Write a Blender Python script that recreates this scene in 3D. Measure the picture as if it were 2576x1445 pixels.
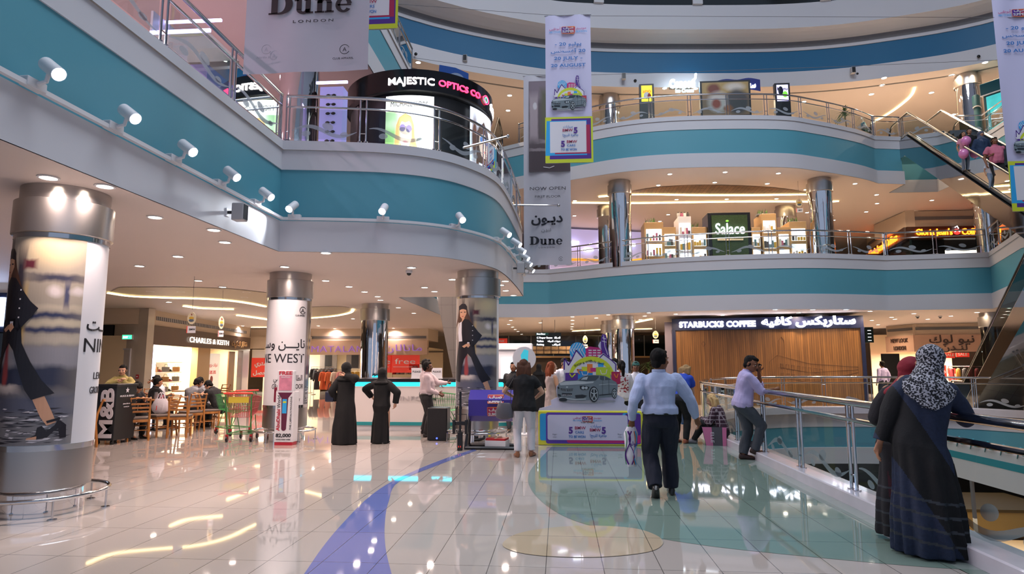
import bpy, bmesh, math, random
from mathutils import Vector, Matrix, noise
R_=math.radians; PI=math.pi
random.seed(7)
sc=bpy.context.scene
for o in list(bpy.data.objects): bpy.data.objects.remove(o)
COL=sc.collection
# ---------------------------------------------------------------- camera
F=1590.;CX=1288.;CY=722.5;H=1.58;PH=math.atan(195.5/F);YAW=R_(4.25)
cd=bpy.data.cameras.new('camera');cam=bpy.data.objects.new('camera',cd);COL.objects.link(cam)
cd.sensor_width=36;cd.lens=36*F/2576;cd.clip_start=.05;cd.clip_end=300
cam.location=(0,0,H);cam.rotation_euler=(PI/2+PH,0,YAW);sc.camera=cam
sc.view_settings.view_transform='Standard';sc.view_settings.look='None'
sc.view_settings.gamma=1;sc.view_settings.use_curve_mapping=False
sc.view_settings.exposure=0.35
# ---------------------------------------------------------------- world + skylight
w=bpy.data.worlds.new('world');sc.world=w;w.use_nodes=True
bg=w.node_tree.nodes['Background'];bg.inputs[0].default_value=(.62,.74,1,1);bg.inputs[1].default_value=.42
def area(name,loc,rot,size,energy,col,shape='DISK',size_y=None,spread=PI):
    l=bpy.data.lights.new(name,'AREA');l.shape=shape;l.size=size;l.energy=energy;l.color=col;l.spread=spread
    if size_y: l.size_y=size_y
    o=bpy.data.objects.new(name,l);o.location=loc;o.rotation_euler=rot;COL.objects.link(o);return o
area('skylight',(4,8,24),(0,0,0),14,2900,(.86,.92,1))
WARM=(1,.74,.50);PINK=(1,.76,.68)
# ---------------------------------------------------------------- pixel -> place
def ray(px,py):
    a=(px-CX)/F; b=-(py-CY)/F
    fy=math.cos(PH)-b*math.sin(PH); fz=math.sin(PH)+b*math.cos(PH)
    c,s=math.cos(YAW),math.sin(YAW)
    return (a*c-fy*s, a*s+fy*c, fz)
def gz(px,py,z=0.):
    r=ray(px,py);t=(z-H)/r[2];return Vector((r[0]*t,r[1]*t,z))
def gy(px,py,Y):
    r=ray(px,py);t=Y/r[1];return Vector((r[0]*t,Y,H+r[2]*t))
def gx(px,py,X):
    r=ray(px,py);t=X/r[0];return Vector((X,r[1]*t,H+r[2]*t))

def projp(v):
    c,s=math.cos(YAW),math.sin(YAW);z=v[2]-H;a=v[0]*c+v[1]*s;d=-v[0]*s+v[1]*c
    f=d*math.cos(PH)+z*math.sin(PH);u=-d*math.sin(PH)+z*math.cos(PH);return (CX+F*a/f,CY-F*u/f)
AR={'ا':(0xFE8D,2),'أ':(0xFE83,2),'ب':(0xFE8F,4),'ت':(0xFE95,4),'ج':(0xFE9D,4),'ح':(0xFEA1,4),'د':(0xFEA9,2),'ذ':(0xFEAB,2),'ر':(0xFEAD,2),'ز':(0xFEAF,2),'س':(0xFEB1,4),'ش':(0xFEB5,4),'ص':(0xFEB9,4),'ض':(0xFEBD,4),'ط':(0xFEC1,4),'ظ':(0xFEC5,4),'ع':(0xFEC9,4),'غ':(0xFECD,4),'ف':(0xFED1,4),'ق':(0xFED5,4),'ك':(0xFED9,4),'ل':(0xFEDD,4),'م':(0xFEE1,4),'ن':(0xFEE5,4),'ه':(0xFEE9,4),'و':(0xFEED,2),'ي':(0xFEF1,4),'ة':(0xFE93,2),'خ':(0xFEA5,4),'ى':(0xFEEF,2),'ـ':(0x0640,0)}
def arab(s):
    out=[];n=len(s)
    for i,c in enumerate(s):
        if c not in AR: out.append(c);continue
        b,k=AR[c]
        if c=='ـ': out.append(c);continue
        prev=i>0 and s[i-1] in AR and (AR[s[i-1]][1]!=2)
        nxt=k==4 and i+1<n and s[i+1] in AR
        o={(0,0):0,(1,0):1,(0,1):2,(1,1):3}[(int(prev),int(nxt))]
        out.append(chr(b+o))
    return ''.join(reversed(out))
# ---------------------------------------------------------------- materials
def lin(h):
    if isinstance(h,str):
        h=h.lstrip('#');c=[int(h[i:i+2],16)/255 for i in (0,2,4)]
    else: c=h
    return tuple((x/12.92 if x<=.04045 else ((x+.055)/1.055)**2.4) for x in c)+(1,)
MC={}
def mat(name,col='#888888',rough=.5,metal=0,spec=.5,emit=0,bump=0,bscale=20,vary=0,vscale=3,coat=0,alpha=1,bstretch=(1,1,1)):
    if name in MC: return MC[name]
    m=bpy.data.materials.new(name);m.use_nodes=True;nt=m.node_tree;N=nt.nodes;L=nt.links
    b=N['Principled BSDF'];b.inputs['Base Color'].default_value=lin(col);b.inputs['Roughness'].default_value=rough
    b.inputs['Metallic'].default_value=metal;b.inputs['Specular IOR Level'].default_value=spec
    b.inputs['Coat Weight'].default_value=coat;b.inputs['Coat Roughness'].default_value=.05
    if alpha<1:b.inputs['Alpha'].default_value=alpha
    if emit: b.inputs['Emission Color'].default_value=lin(col);b.inputs['Emission Strength'].default_value=emit
    tc=N.new('ShaderNodeTexCoord')
    if vary:
        n=N.new('ShaderNodeTexNoise');n.inputs['Scale'].default_value=vscale;n.inputs['Detail'].default_value=4
        L.new(tc.outputs['Object'],n.inputs['Vector'])
        mx=N.new('ShaderNodeMix');mx.data_type='RGBA';c=lin(col)
        mx.inputs[6].default_value=tuple(x*(1-vary) for x in c[:3])+(1,);mx.inputs[7].default_value=tuple(min(1,x*(1+vary)) for x in c[:3])+(1,)
        L.new(n.outputs['Fac'],mx.inputs[0]);L.new(mx.outputs[2],b.inputs['Base Color'])
        if emit: L.new(mx.outputs[2],b.inputs['Emission Color'])
    if bump:
        mp=N.new('ShaderNodeMapping');mp.inputs['Scale'].default_value=bstretch;L.new(tc.outputs['Object'],mp.inputs[0])
        n=N.new('ShaderNodeTexNoise');n.inputs['Scale'].default_value=bscale;n.inputs['Detail'].default_value=3
        L.new(mp.outputs[0],n.inputs['Vector'])
        bp=N.new('ShaderNodeBump');bp.inputs['Strength'].default_value=bump;bp.inputs['Distance'].default_value=.02
        L.new(n.outputs['Fac'],bp.inputs['Height']);L.new(bp.outputs[0],b.inputs['Normal'])
    MC[name]=m;return m
def glassmat(name,tint='#dfe9e8',refl=.10,fres=1.45):
    m=bpy.data.materials.new(name);m.use_nodes=True;nt=m.node_tree;N=nt.nodes;L=nt.links;N.clear()
    o=N.new('ShaderNodeOutputMaterial');t=N.new('ShaderNodeBsdfTransparent');t.inputs[0].default_value=lin(tint)
    g=N.new('ShaderNodeBsdfGlossy');g.inputs['Roughness'].default_value=.02;g.inputs[0].default_value=(.9,.95,.95,1)
    f=N.new('ShaderNodeFresnel');f.inputs[0].default_value=fres
    a=N.new('ShaderNodeMath');a.operation='ADD';a.inputs[1].default_value=refl*.4
    x=N.new('ShaderNodeMixShader');L.new(f.outputs[0],a.inputs[0]);L.new(a.outputs[0],x.inputs[0]);L.new(t.outputs[0],x.inputs[1]);L.new(g.outputs[0],x.inputs[2]);L.new(x.outputs[0],o.inputs[0])
    MC[name]=m;return m
def paint(name,base,blobs,rough=.35,emit=0,grad=None,noisecol=None):
    """printed picture: soft blobs in UV (u,v in 0..1): (kind,cx,cy,rx,ry,soft,color)"""
    m=bpy.data.materials.new(name);m.use_nodes=True;nt=m.node_tree;N=nt.nodes;L=nt.links
    b=N['Principled BSDF'];b.inputs['Roughness'].default_value=rough
    uv=N.new('ShaderNodeUVMap');sp=N.new('ShaderNodeSeparateXYZ');L.new(uv.outputs[0],sp.inputs[0])
    def mth(op,a,bb=None,cl=False):
        n=N.new('ShaderNodeMath');n.operation=op;n.use_clamp=cl
        for i,x in enumerate((a,bb)):
            if x is None: continue
            if isinstance(x,(int,float)): n.inputs[i].default_value=x
            else: L.new(x,n.inputs[i])
        return n.outputs[0]
    U,V=sp.outputs[0],sp.outputs[1]
    nz=N.new('ShaderNodeTexNoise');nz.inputs['Scale'].default_value=9;L.new(uv.outputs[0],nz.inputs[0])
    wob=mth('MULTIPLY',mth('SUBTRACT',nz.outputs['Fac'],.5),.03)
    U2=mth('ADD',U,wob);V2=mth('ADD',V,wob)
    cur=None
    rgb=N.new('ShaderNodeRGB');rgb.outputs[0].default_value=lin(base);cur=rgb.outputs[0]
    for (k,cx,cy,rx,ry,so,c) in blobs:
        dx=mth('DIVIDE',mth('SUBTRACT',U2,cx),rx);dy=mth('DIVIDE',mth('SUBTRACT',V2,cy),ry)
        if k=='e': d=mth('SQRT',mth('ADD',mth('MULTIPLY',dx,dx),mth('MULTIPLY',dy,dy)))
        else: d=mth('MAXIMUM',mth('ABSOLUTE',dx),mth('ABSOLUTE',dy))
        fac=mth('DIVIDE',mth('SUBTRACT',1+so,d),2*so,True)
        mx=N.new('ShaderNodeMix');mx.data_type='RGBA';L.new(fac,mx.inputs[0]);L.new(cur,mx.inputs[6])
        mx.inputs[7].default_value=lin(c);cur=mx.outputs[2]
    L.new(cur,b.inputs['Base Color'])
    if emit: L.new(cur,b.inputs['Emission Color']);b.inputs['Emission Strength'].default_value=emit
    MC[name]=m;return m
def wood(name,c1,c2,scale=(14,14,.6),rough=.4,planks=0):
    m=bpy.data.materials.new(name);m.use_nodes=True;nt=m.node_tree;N=nt.nodes;L=nt.links
    b=N['Principled BSDF'];b.inputs['Roughness'].default_value=rough
    tc=N.new('ShaderNodeTexCoord');mp=N.new('ShaderNodeMapping');mp.inputs['Scale'].default_value=scale;L.new(tc.outputs['Object'],mp.inputs[0])
    n=N.new('ShaderNodeTexNoise');n.inputs['Scale'].default_value=2.2;n.inputs['Detail'].default_value=8;n.inputs['Distortion'].default_value=.6;L.new(mp.outputs[0],n.inputs[0])
    r=N.new('ShaderNodeValToRGB');r.color_ramp.elements[0].position=.32;r.color_ramp.elements[1].position=.68
    r.color_ramp.elements[0].color=lin(c1);r.color_ramp.elements[1].color=lin(c2);L.new(n.outputs['Fac'],r.inputs[0]);out=r.outputs[0]
    if planks:
        sp=N.new('ShaderNodeSeparateXYZ');L.new(tc.outputs['Object'],sp.inputs[0])
        a=N.new('ShaderNodeMath');a.operation='MULTIPLY';a.inputs[1].default_value=planks;L.new(sp.outputs[0],a.inputs[0])
        f=N.new('ShaderNodeMath');f.operation='FRACT';L.new(a.outputs[0],f.inputs[0])
        g=N.new('ShaderNodeMath');g.operation='LESS_THAN';g.inputs[1].default_value=.10;L.new(f.outputs[0],g.inputs[0])
        fl=N.new('ShaderNodeMath');fl.operation='FLOOR';L.new(a.outputs[0],fl.inputs[0])
        wn=N.new('ShaderNodeTexWhiteNoise');wn.noise_dimensions='1D';L.new(fl.outputs[0],wn.inputs['W'])
        hs=N.new('ShaderNodeHueSaturation');L.new(out,hs.inputs['Color'])
        ad=N.new('ShaderNodeMath');ad.operation='MULTIPLY_ADD';ad.inputs[1].default_value=.35;ad.inputs[2].default_value=.82;L.new(wn.outputs[0],ad.inputs[0]);L.new(ad.outputs[0],hs.inputs['Value'])
        mx=N.new('ShaderNodeMix');mx.data_type='RGBA';L.new(g.outputs[0],mx.inputs[0]);L.new(hs.outputs[0],mx.inputs[6]);mx.inputs[7].default_value=lin('#2e1a0c');out=mx.outputs[2]
    L.new(out,b.inputs['Base Color']);MC[name]=m;return m
# ---------------------------------------------------------------- mesh builder
TXT={}
def text_mesh(s,size=1,bold=0,depth=0,sp=1,res=3):
    k=(s,bold,sp,depth/size if size else 0,res)
    if k not in TXT:
        c=bpy.data.curves.new('t','FONT');c.body=s;c.offset=bold;c.extrude=depth/size/2;c.space_character=sp;c.resolution_u=res;c.fill_mode='BOTH'
        o=bpy.data.objects.new('t',c);COL.objects.link(o);bpy.context.view_layer.update()
        me=bpy.data.meshes.new_from_object(o.evaluated_get(bpy.context.evaluated_depsgraph_get()))
        TXT[k]=([v.co.copy() for v in me.vertices],[list(p.vertices) for p in me.polygons])
        bpy.data.objects.remove(o);bpy.data.curves.remove(c);bpy.data.meshes.remove(me)
    return TXT[k]
class MB:
    def __init__(s): s.v=[];s.f=[];s.m=[];s.s=[];s.mats=[];s.M=Matrix();s.uv={}
    def mi(s,m):
        if m not in s.mats: s.mats.append(m)
        return s.mats.index(m)
    def add(s,vs,fs,m,smooth=False,uvs=None):
        n=len(s.v);M=s.M
        s.v+=[M@Vector(p) for p in vs];i=s.mi(m)
        for f in fs:
            if uvs: s.uv[len(s.f)]=[uvs[k] for k in f]
            s.f.append([n+k for k in f]);s.m.append(i);s.s.append(smooth)
        return s
    def box(s,x0,x1,y0,y1,z0,z1,m,bev=0):
        if x1<x0:x0,x1=x1,x0
        if y1<y0:y0,y1=y1,y0
        if z1<z0:z0,z1=z1,z0
        if bev:
            bm=bmesh.new();bmesh.ops.create_cube(bm,size=1)
            for v in bm.verts: v.co=Vector(((x0+x1)/2+v.co.x*(x1-x0),(y0+y1)/2+v.co.y*(y1-y0),(z0+z1)/2+v.co.z*(z1-z0)))
            bmesh.ops.bevel(bm,geom=bm.edges[:],offset=bev,segments=2,profile=.5,affect='EDGES')
            bm.verts.index_update()
            s.add([v.co.copy() for v in bm.verts],[[v.index for v in f.verts] for f in bm.faces],m);bm.free();return s
        v=[(x0,y0,z0),(x1,y0,z0),(x1,y1,z0),(x0,y1,z0),(x0,y0,z1),(x1,y0,z1),(x1,y1,z1),(x0,y1,z1)]
        return s.add(v,[(0,3,2,1),(4,5,6,7),(0,1,5,4),(1,2,6,5),(2,3,7,6),(3,0,4,7)],m)
    def quad(s,a,b,c,d,m,uv=True): return s.add([a,b,c,d],[(0,1,2,3)],m,False,[(0,0),(1,0),(1,1),(0,1)] if uv else None)
    def loft(s,rings,m,closed=True,caps=True,smooth=True,loop=False):
        n=len(rings[0]);vs=[p for r in rings for p in r];fs=[];K=len(rings)
        for i in range(K if loop else K-1):
            j=(i+1)%K
            for k in range(n if closed else n-1):
                q=(k+1)%n;fs.append((i*n+k,i*n+q,j*n+q,j*n+k))
        if caps and not loop and closed:
            fs.append(tuple(range(n-1,-1,-1)));fs.append(tuple((K-1)*n+k for k in range(n)))
        return s.add(vs,fs,m,smooth)
    def tube(s,pts,r,m,n=8,closed=False,caps=True,flat=None):
        pts=[Vector(p) for p in pts];rr=r if isinstance(r,(list,tuple)) else [r]*len(pts)
        K=len(pts);rings=[];prev=None
        for i,p in enumerate(pts):
            a=pts[i-1] if (i>0 or closed) else p;b=pts[(i+1)%K] if (i<K-1 or closed) else p
            t=(b-a).normalized() if (b-a).length>1e-9 else Vector((0,0,1))
            if prev is None:
                u=t.orthogonal().normalized()
                if abs(t.z)<.9: u=t.cross(Vector((0,0,1))).normalized()
            else:
                u=(prev-t*prev.dot(t));u=u.normalized() if u.length>1e-6 else t.orthogonal().normalized()
            prev=u;v=t.cross(u)
            sy=flat if flat else 1
            rings.append([p+u*rr[i]*math.cos(2*PI*k/n)+v*rr[i]*sy*math.sin(2*PI*k/n) for k in range(n)])
        return s.loft(rings,m,True,caps,True,closed)
    def cyl(s,p0,p1,r,m,n=16,r2=None): return s.tube([p0,p1],[r,r if r2 is None else r2],m,n)
    def lathe(s,prof,m,n=32,c=(0,0,0),ax=None):
        rings=[[(c[0]+r*math.cos(2*PI*k/n),c[1]+r*math.sin(2*PI*k/n),c[2]+z) for k in range(n)] for r,z in prof]
        return s.loft(rings,m,True,True,True)
    def ell(s,c,r,m,nu=16,nv=10,Mx=None):
        if not isinstance(r,(tuple,list)): r=(r,r,r)
        rings=[]
        for j in range(nv+1):
            t=-PI/2+PI*j/nv;ct=max(math.cos(t),.02)
            rings.append([Vector((r[0]*ct*math.cos(2*PI*k/nu),r[1]*ct*math.sin(2*PI*k/nu),r[2]*math.sin(t))) for k in range(nu)])
        c=Vector(c)
        rings=[[c+(Mx@p if Mx else p) for p in q] for q in rings]
        return s.loft(rings,m)
    def prism(s,poly,z0,z1,m,smooth=False):
        n=len(poly);vs=[(p[0],p[1],z0) for p in poly]+[(p[0],p[1],z1) for p in poly]
        fs=[tuple(range(n-1,-1,-1)),tuple(range(n,2*n))]+[(k,(k+1)%n,n+(k+1)%n,n+k) for k in range(n)]
        return s.add(vs,fs,m,smooth)
    def flat(s,poly,m,z=0): return s.add([(p[0],p[1],z) for p in poly],[tuple(range(len(poly)))],m)
    def text(s,t,size,m,M=Matrix(),align='c',depth=.004,bold=0,sp=1,w=None,res=3,wave=None):
        """text in local xy-plane of M; w stretches to a width"""
        vs,fs=text_mesh(t,size,bold,depth,sp,res)
        if not vs: return s
        x0=min(v.x for v in vs);x1=max(v.x for v in vs)
        y0=0;sx=size
        if w: sx=w/(x1-x0)
        ox={'c':(x0+x1)/2,'l':x0,'r':x1}[align]
        old=s.M;s.M=s.M@M
        s.add([Vector(((v.x-ox)*sx,v.y*size,v.z*size)) for v in vs],fs,m);s.M=old;return s
    def build(s,name,parent=None,label=None,cat=None,group=None,kind=None,bend=None,bev=0,loc=None,sub=0):
        me=bpy.data.meshes.new(name);V=s.v
        if bend: V=[Vector(bend(p)) for p in V]
        me.from_pydata([tuple(p) for p in V],[],s.f)
        for m in s.mats: me.materials.append(m)
        me.polygons.foreach_set('material_index',s.m);me.polygons.foreach_set('use_smooth',s.s)
        if s.uv:
            ul=me.uv_layers.new(name='UVMap')
            for fi,us in s.uv.items():
                p=me.polygons[fi]
                for li,u in zip(p.loop_indices,us): ul.data[li].uv=u
        me.update()
        o=bpy.data.objects.new(name,me);COL.objects.link(o)
        if parent: o.parent=parent
        if loc is not None: o.location=loc
        if label and not parent: tag(o,label,cat,group,kind)
        elif label: o['label']=label
        if kind and not label: o['kind']=kind
        if any(s.s):
            try: me.set_sharp_from_angle(angle=R_(40))
            except Exception: pass
        return o
def tag(o,label=None,cat=None,group=None,kind=None):
    if label:o['label']=label
    if cat:o['category']=cat
    if group:o['group']=group
    if kind:o['kind']=kind
    return o
def thing(name,label,cat,loc=(0,0,0),rz=0,group=None,kind=None):
    o=bpy.data.objects.new(name,None);o.empty_display_size=.1;COL.objects.link(o);o.location=loc;o.rotation_euler=(0,0,rz)
    return tag(o,label,cat,group,kind)
def dup(root,loc=None,rz=None,label=None,group=None,scale=None):
    kids=[c for c in bpy.data.objects if c.parent==root]
    r=root.copy();COL.objects.link(r)
    if loc is not None:r.location=loc
    if rz is not None:r.rotation_euler=(0,0,rz)
    if scale: r.scale=(scale,)*3
    if label:r['label']=label
    if group:r['group']=group
    for ch in kids:
        gk=[c for c in bpy.data.objects if c.parent==ch]
        c=ch.copy();COL.objects.link(c);c.parent=r
        for g in gk: d=g.copy();COL.objects.link(d);d.parent=c
    return r
def cat_rom(P,n=8,closed=False):
    P=[Vector(p) for p in P];out=[];K=len(P)
    for i in range(K if closed else K-1):
        p1,p2=P[i],P[(i+1)%K];p0=P[i-1] if (i>0 or closed) else p1;p3=P[(i+2)%K] if (i+2<K or closed) else p2
        for k in range(n):
            t=k/n;out.append(.5*((2*p1)+(p2-p0)*t+(2*p0-5*p1+4*p2-p3)*t*t+(3*p1-p0-3*p2+p3)*t**3))
    if not closed: out.append(P[-1])
    return out
def path2(*segs):
    """segs: lists of 2D points; lists longer than 2 are smoothed; joints stay sharp"""
    out=[]
    for s_ in segs:
        q=[Vector((p[0],p[1],0)) for p in s_]
        q=cat_rom(q,6) if len(q)>2 else q
        if out and (out[-1]-q[0]).length<1e-6: q=q[1:]
        out+=q
    return out
def offset(path,d):
    """shift a path to its right by d"""
    out=[];n=len(path)
    for i,p in enumerate(path):
        a=(p-path[i-1]).normalized() if i>0 else None
        b=(path[i+1]-p).normalized() if i<n-1 else None
        a=a or b;b=b or a
        na=Vector((a.y,-a.x,0));nb=Vector((b.y,-b.x,0));m=(na+nb)
        if m.length<.05: m=na
        m.normalize();c=max(m.dot(na),.4)
        out.append(p+m*(d/c))
    return out
def sweep(mb,path,prof):
    """prof: [(off,z,mat)] mat of the face from this point to the next"""
    for i in range(len(prof)-1):
        a=offset(path,prof[i][0]);b=offset(path,prof[i+1][0]);za,zb=prof[i][1],prof[i+1][1]
        n=len(a);vs=[(p.x,p.y,za) for p in a]+[(p.x,p.y,zb) for p in b]
        mb.add(vs,[(k,k+1,n+k+1,n+k) for k in range(n-1)],prof[i][2],True)
def cylbend(cx,cy,r,a0=0):
    """x -> angle round a pillar, y(out) -> radius, z stays. x=0 sits at azimuth a0"""
    def f(p):
        a=a0+p[0]/r;rr=r-p[1];return (cx+rr*math.cos(a),cy+rr*math.sin(a),p[2])
    return f
XZ=lambda x,y,z,rz=0:Matrix.Translation((x,y,z))@Matrix.Rotation(rz,4,'Z')@Matrix.Rotation(PI/2,4,'X')   # text upright, facing -Y
# ================================================================ palette
WHITE=mat('white_plaster','#c9c9cf',.55,vary=.03,vscale=.6)
TEAL=mat('teal_paint','#559aac',.5,vary=.05,vscale=.5)
BLUE=mat('blue_paint','#065f8a',.5,vary=.04,vscale=.4)
CEIL=mat('ceiling_plaster','#cfc3bd',.6,vary=.02,vscale=.5)
STEEL=mat('polished_steel','#c8c9cc',.10,1)
CHROME=mat('chrome','#dcdde0',.04,1,bump=.25,bscale=1.6,bstretch=(2.2,2.2,.8))
BRUSH=mat('brushed_steel','#b4b0ad',.30,1,bump=.06,bscale=3)
DARK=mat('dark_grey','#26272b',.4)
BLACK=mat('black_plastic','#0c0c0e',.35)
GREYV=mat('vent_grey','#6d6d70',.6)
GLASS=glassmat('clear_glass',refl=.07,fres=1.12)
SHOPG=glassmat('shop_glass','#f2f2ee',refl=.0,fres=1.08)
FROST=mat('frosted_vinyl','#a3aab2',.6,alpha=.72)
LAMP=mat('lamp_glow','#fff4e6',.5,emit=14)
LAMPC=mat('lamp_glow_cool','#f2f4ff',.5,emit=18)
COVE=mat('cove_glow','#ffe6a8',.5,emit=5)
WTRIM=mat('white_trim','#d8d8dc',.35)
DARKGLASS=mat('dark_glass','#0e1719',.06,0,.6)
MARB=mat('marble_white','#c6c4cc',.12,vary=.10,vscale=4,coat=.3)
# ---- polished floor tile
def tile_mat(name,c,vary=.04,rough=.035,jx=.45,jy=.9,sp=.8):
    m=bpy.data.materials.new(name);m.use_nodes=True;nt=m.node_tree;N=nt.nodes;L=nt.links
    b=N['Principled BSDF'];b.inputs['Roughness'].default_value=rough;b.inputs['Specular IOR Level'].default_value=sp
    tc=N.new('ShaderNodeTexCoord');mp=N.new('ShaderNodeMapping');mp.inputs['Location'].default_value=(.12,.2,0);L.new(tc.outputs['Object'],mp.inputs[0])
    br=N.new('ShaderNodeTexBrick');br.offset=0;br.inputs['Scale'].default_value=1;br.inputs['Mortar Size'].default_value=.0035;br.inputs['Mortar Smooth'].default_value=.1
    br.inputs['Brick Width'].default_value=jx;br.inputs['Row Height'].default_value=jy;br.inputs['Bias'].default_value=0
    cc=lin(c);br.inputs['Color1'].default_value=cc;br.inputs['Color2'].default_value=tuple(x*(1-vary) for x in cc[:3])+(1,);br.inputs['Mortar'].default_value=tuple(x*.28 for x in cc[:3])+(1,)
    L.new(mp.outputs[0],br.inputs[0]);L.new(br.outputs['Color'],b.inputs['Base Color'])
    n=N.new('ShaderNodeTexNoise');n.inputs['Scale'].default_value=.9;n.inputs['Detail'].default_value=2;L.new(tc.outputs['Object'],n.inputs[0])
    bp=N.new('ShaderNodeBump');bp.inputs['Strength'].default_value=.03;bp.inputs['Distance'].default_value=.02;L.new(n.outputs['Fac'],bp.inputs['Height']);L.new(bp.outputs[0],b.inputs['Normal'])
    MC[name]=m;return m
TILE=tile_mat('floor_tile','#aaa29c');TGREEN=tile_mat('green_tile','#73867d');TBLUE=tile_mat('blue_tile','#6672ac');TYEL=tile_mat('sand_tile','#b2a28a')
TGREY=tile_mat('kerb_strip_tile','#8b9792')
# ================================================================ slabs
Z1,Z2,Z3=3.55,8.92,14.2;PER=5.37
farG=[(8,22.9),(10,23.25),(12.2,23.2),(13.7,22.7)]
pathG=path2([(3.4,-8),(3.4,14.2)],[(3.4,14.2),(3.55,16.4),(4.3,19),(5.8,21.5),(8,22.9),(10,23.25),(12.2,23.2),(13.9,22.6)],[(13.9,22.6),(15.6,20.5)],[(15.6,20.5),(15.6,-8)])
pathL1=path2([(-4.88,-8),(-4.88,10.58)],[(-4.88,10.58),(-4.05,10.70),(-3.14,10.88),(-2.41,11.2),(-1.87,11.7),(-1.38,12.6),(-1.18,13.7),(-1.06,16),(-1.02,18.2)],
  [(-1.02,18.2),(-4.7,18.2)],[(-4.7,18.2),(-4.7,26.2)],[(-4.7,26.2),(-.47,26.45)],[(-.47,26.45),(.8,25.7),(2.07,24.85),(3.95,23.95),(5.71,23.5),(7.89,23.22),(9.62,23.3),(12.08,23.95)],
  [(12.08,23.95),(15.33,23.51)],[(15.33,23.51),(13.79,19.76)],[(13.79,19.76),(13,15)],[(13,15),(13,-8)])
pathL2=path2([(-4.62,-8),(-4.62,19.2)],[(-4.62,19.2),(-7,21)],[(-7,21),(-7,26.5)],[(-7,26.5),(-2.9,26.6)],[(-2.9,26.6),(-1,25.5),(.63,24.65),(2.66,23.72),(4.98,23.4),(8.28,23.6),(9.93,24.2),(11.9,25.25),(13.05,26.1)],
  [(13.05,26.1),(14.2,26.3)],[(14.2,26.3),(14.2,27.6)],[(14.2,27.6),(16.2,27.6)],[(16.2,27.6),(16.2,26.4)],[(16.2,26.4),(17.4,26.3)],[(17.4,26.3),(17,23)],[(17,23),(16,-8)])
pathL3=path2([(-15,5),(-13.5,13),(-10.5,20),(-6.05,24.45),(-1.3,26.95),(1.71,27.7),(5.42,28.1),(10.61,28.35),(14.48,27.8),(18.58,26.2),(22.5,22),(25,15),(26,5)])
from mathutils.geometry import tessellate_polygon
def polymesh(nm,poly,z,m,down=False):
    P=[]
    for q in poly:
        if not P or (abs(q[0]-P[-1][0])+abs(q[1]-P[-1][1]))>1e-5: P.append(q)
    T=tessellate_polygon([[Vector((a,b,0)) for a,b in P]])
    F=[]
    for t in T:
        a,b,c=[P[i] for i in t];ar=(b[0]-a[0])*(c[1]-a[1])-(b[1]-a[1])*(c[0]-a[0])
        F.append(tuple(t) if (ar>0)!=down else tuple(reversed(t)))
    me=bpy.data.meshes.new(nm);me.from_pydata([(a,b,z) for a,b in P],[],F);me.materials.append(m);me.update();return me
def slab(name,path,zb,zt,matb,matt,kind_b,bx=34):
    pts=[(p.x,p.y) for p in path]
    outer=[(bx,pts[-1][1]),(bx,46),(-bx,46),(-bx,pts[0][1])]
    poly=pts+outer
    for nm,z,m in ((kind_b,zb,matb),(name,zt,matt)):
        if m is None: continue
        me=polymesh(nm,poly,z,m,nm=='ceiling')
        o=bpy.data.objects.new(nm,me);COL.objects.link(o);o['kind']='structure'
CARP=mat('upper_floor_tile','#a79f98',.15)
slab('floor',pathG,-1.80,0,CEIL,TILE,'ceiling')
slab('floor',pathL1,Z1,Z1+1.85,CEIL,CARP,'ceiling')
slab('floor',pathL2,Z2,Z2+1.85,CEIL,CARP,'ceiling')
slab('floor',pathL3,Z3,Z3+1.85,CEIL,None,'ceiling')
MB().box(-20,34,-8,46,-5.5,-5.4,mat('lower_floor_tile','#9a8a76',.2)).build('floor',kind='structure')
# fascias
def fascia(path,z,teal=TEAL,kerb=False,name='wall_fascia'):
    m=MB();prof=[(-.02,z+(.0),WHITE),(0,z,WHITE),(0,z+.55,WHITE),(-.05,z+.56,teal),(-.05,z+1.49,WHITE),(-.03,z+1.49,WHITE),(-.03,z+2.03,WHITE),(-.17,z+2.05,WHITE),(-.17,z+1.84,WHITE)]
    sweep(m,path,prof);return m.build(name,kind='structure')
fascia(pathL1,Z1,name='wall_atrium');fascia(pathL2,Z2,name='wall_atrium')
# ground void edge: kerb of marble + lower fascia
m=MB();z=Z1-PER
sweep(m,pathG,[(-.01,z,WHITE),(.0,z,WHITE),(0,z+.55,WHITE),(-.04,z+.56,TEAL),(-.04,z+1.25,WHITE),(-.02,z+1.25,WHITE),(-.02,-.02,WHITE)])
m.build('wall_lower',kind='structure')
m=MB();sweep(m,pathG,[(-.15,.0,MARB),(-.15,.125,MARB),(-.14,.14,MARB),(.19,.14,MARB),(.20,.125,MARB),(.20,-.1,MARB),(-.02,-.1,MARB)])
m.build('trim_kerb',kind='structure')
m=MB();sweep(m,[Vector((3.09,y,0)) for y in (-8,14)],[(0,.0015,TGREY),(.17,.0015,TGREY)]);m.build('trim_floor_border',kind='structure')
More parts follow.
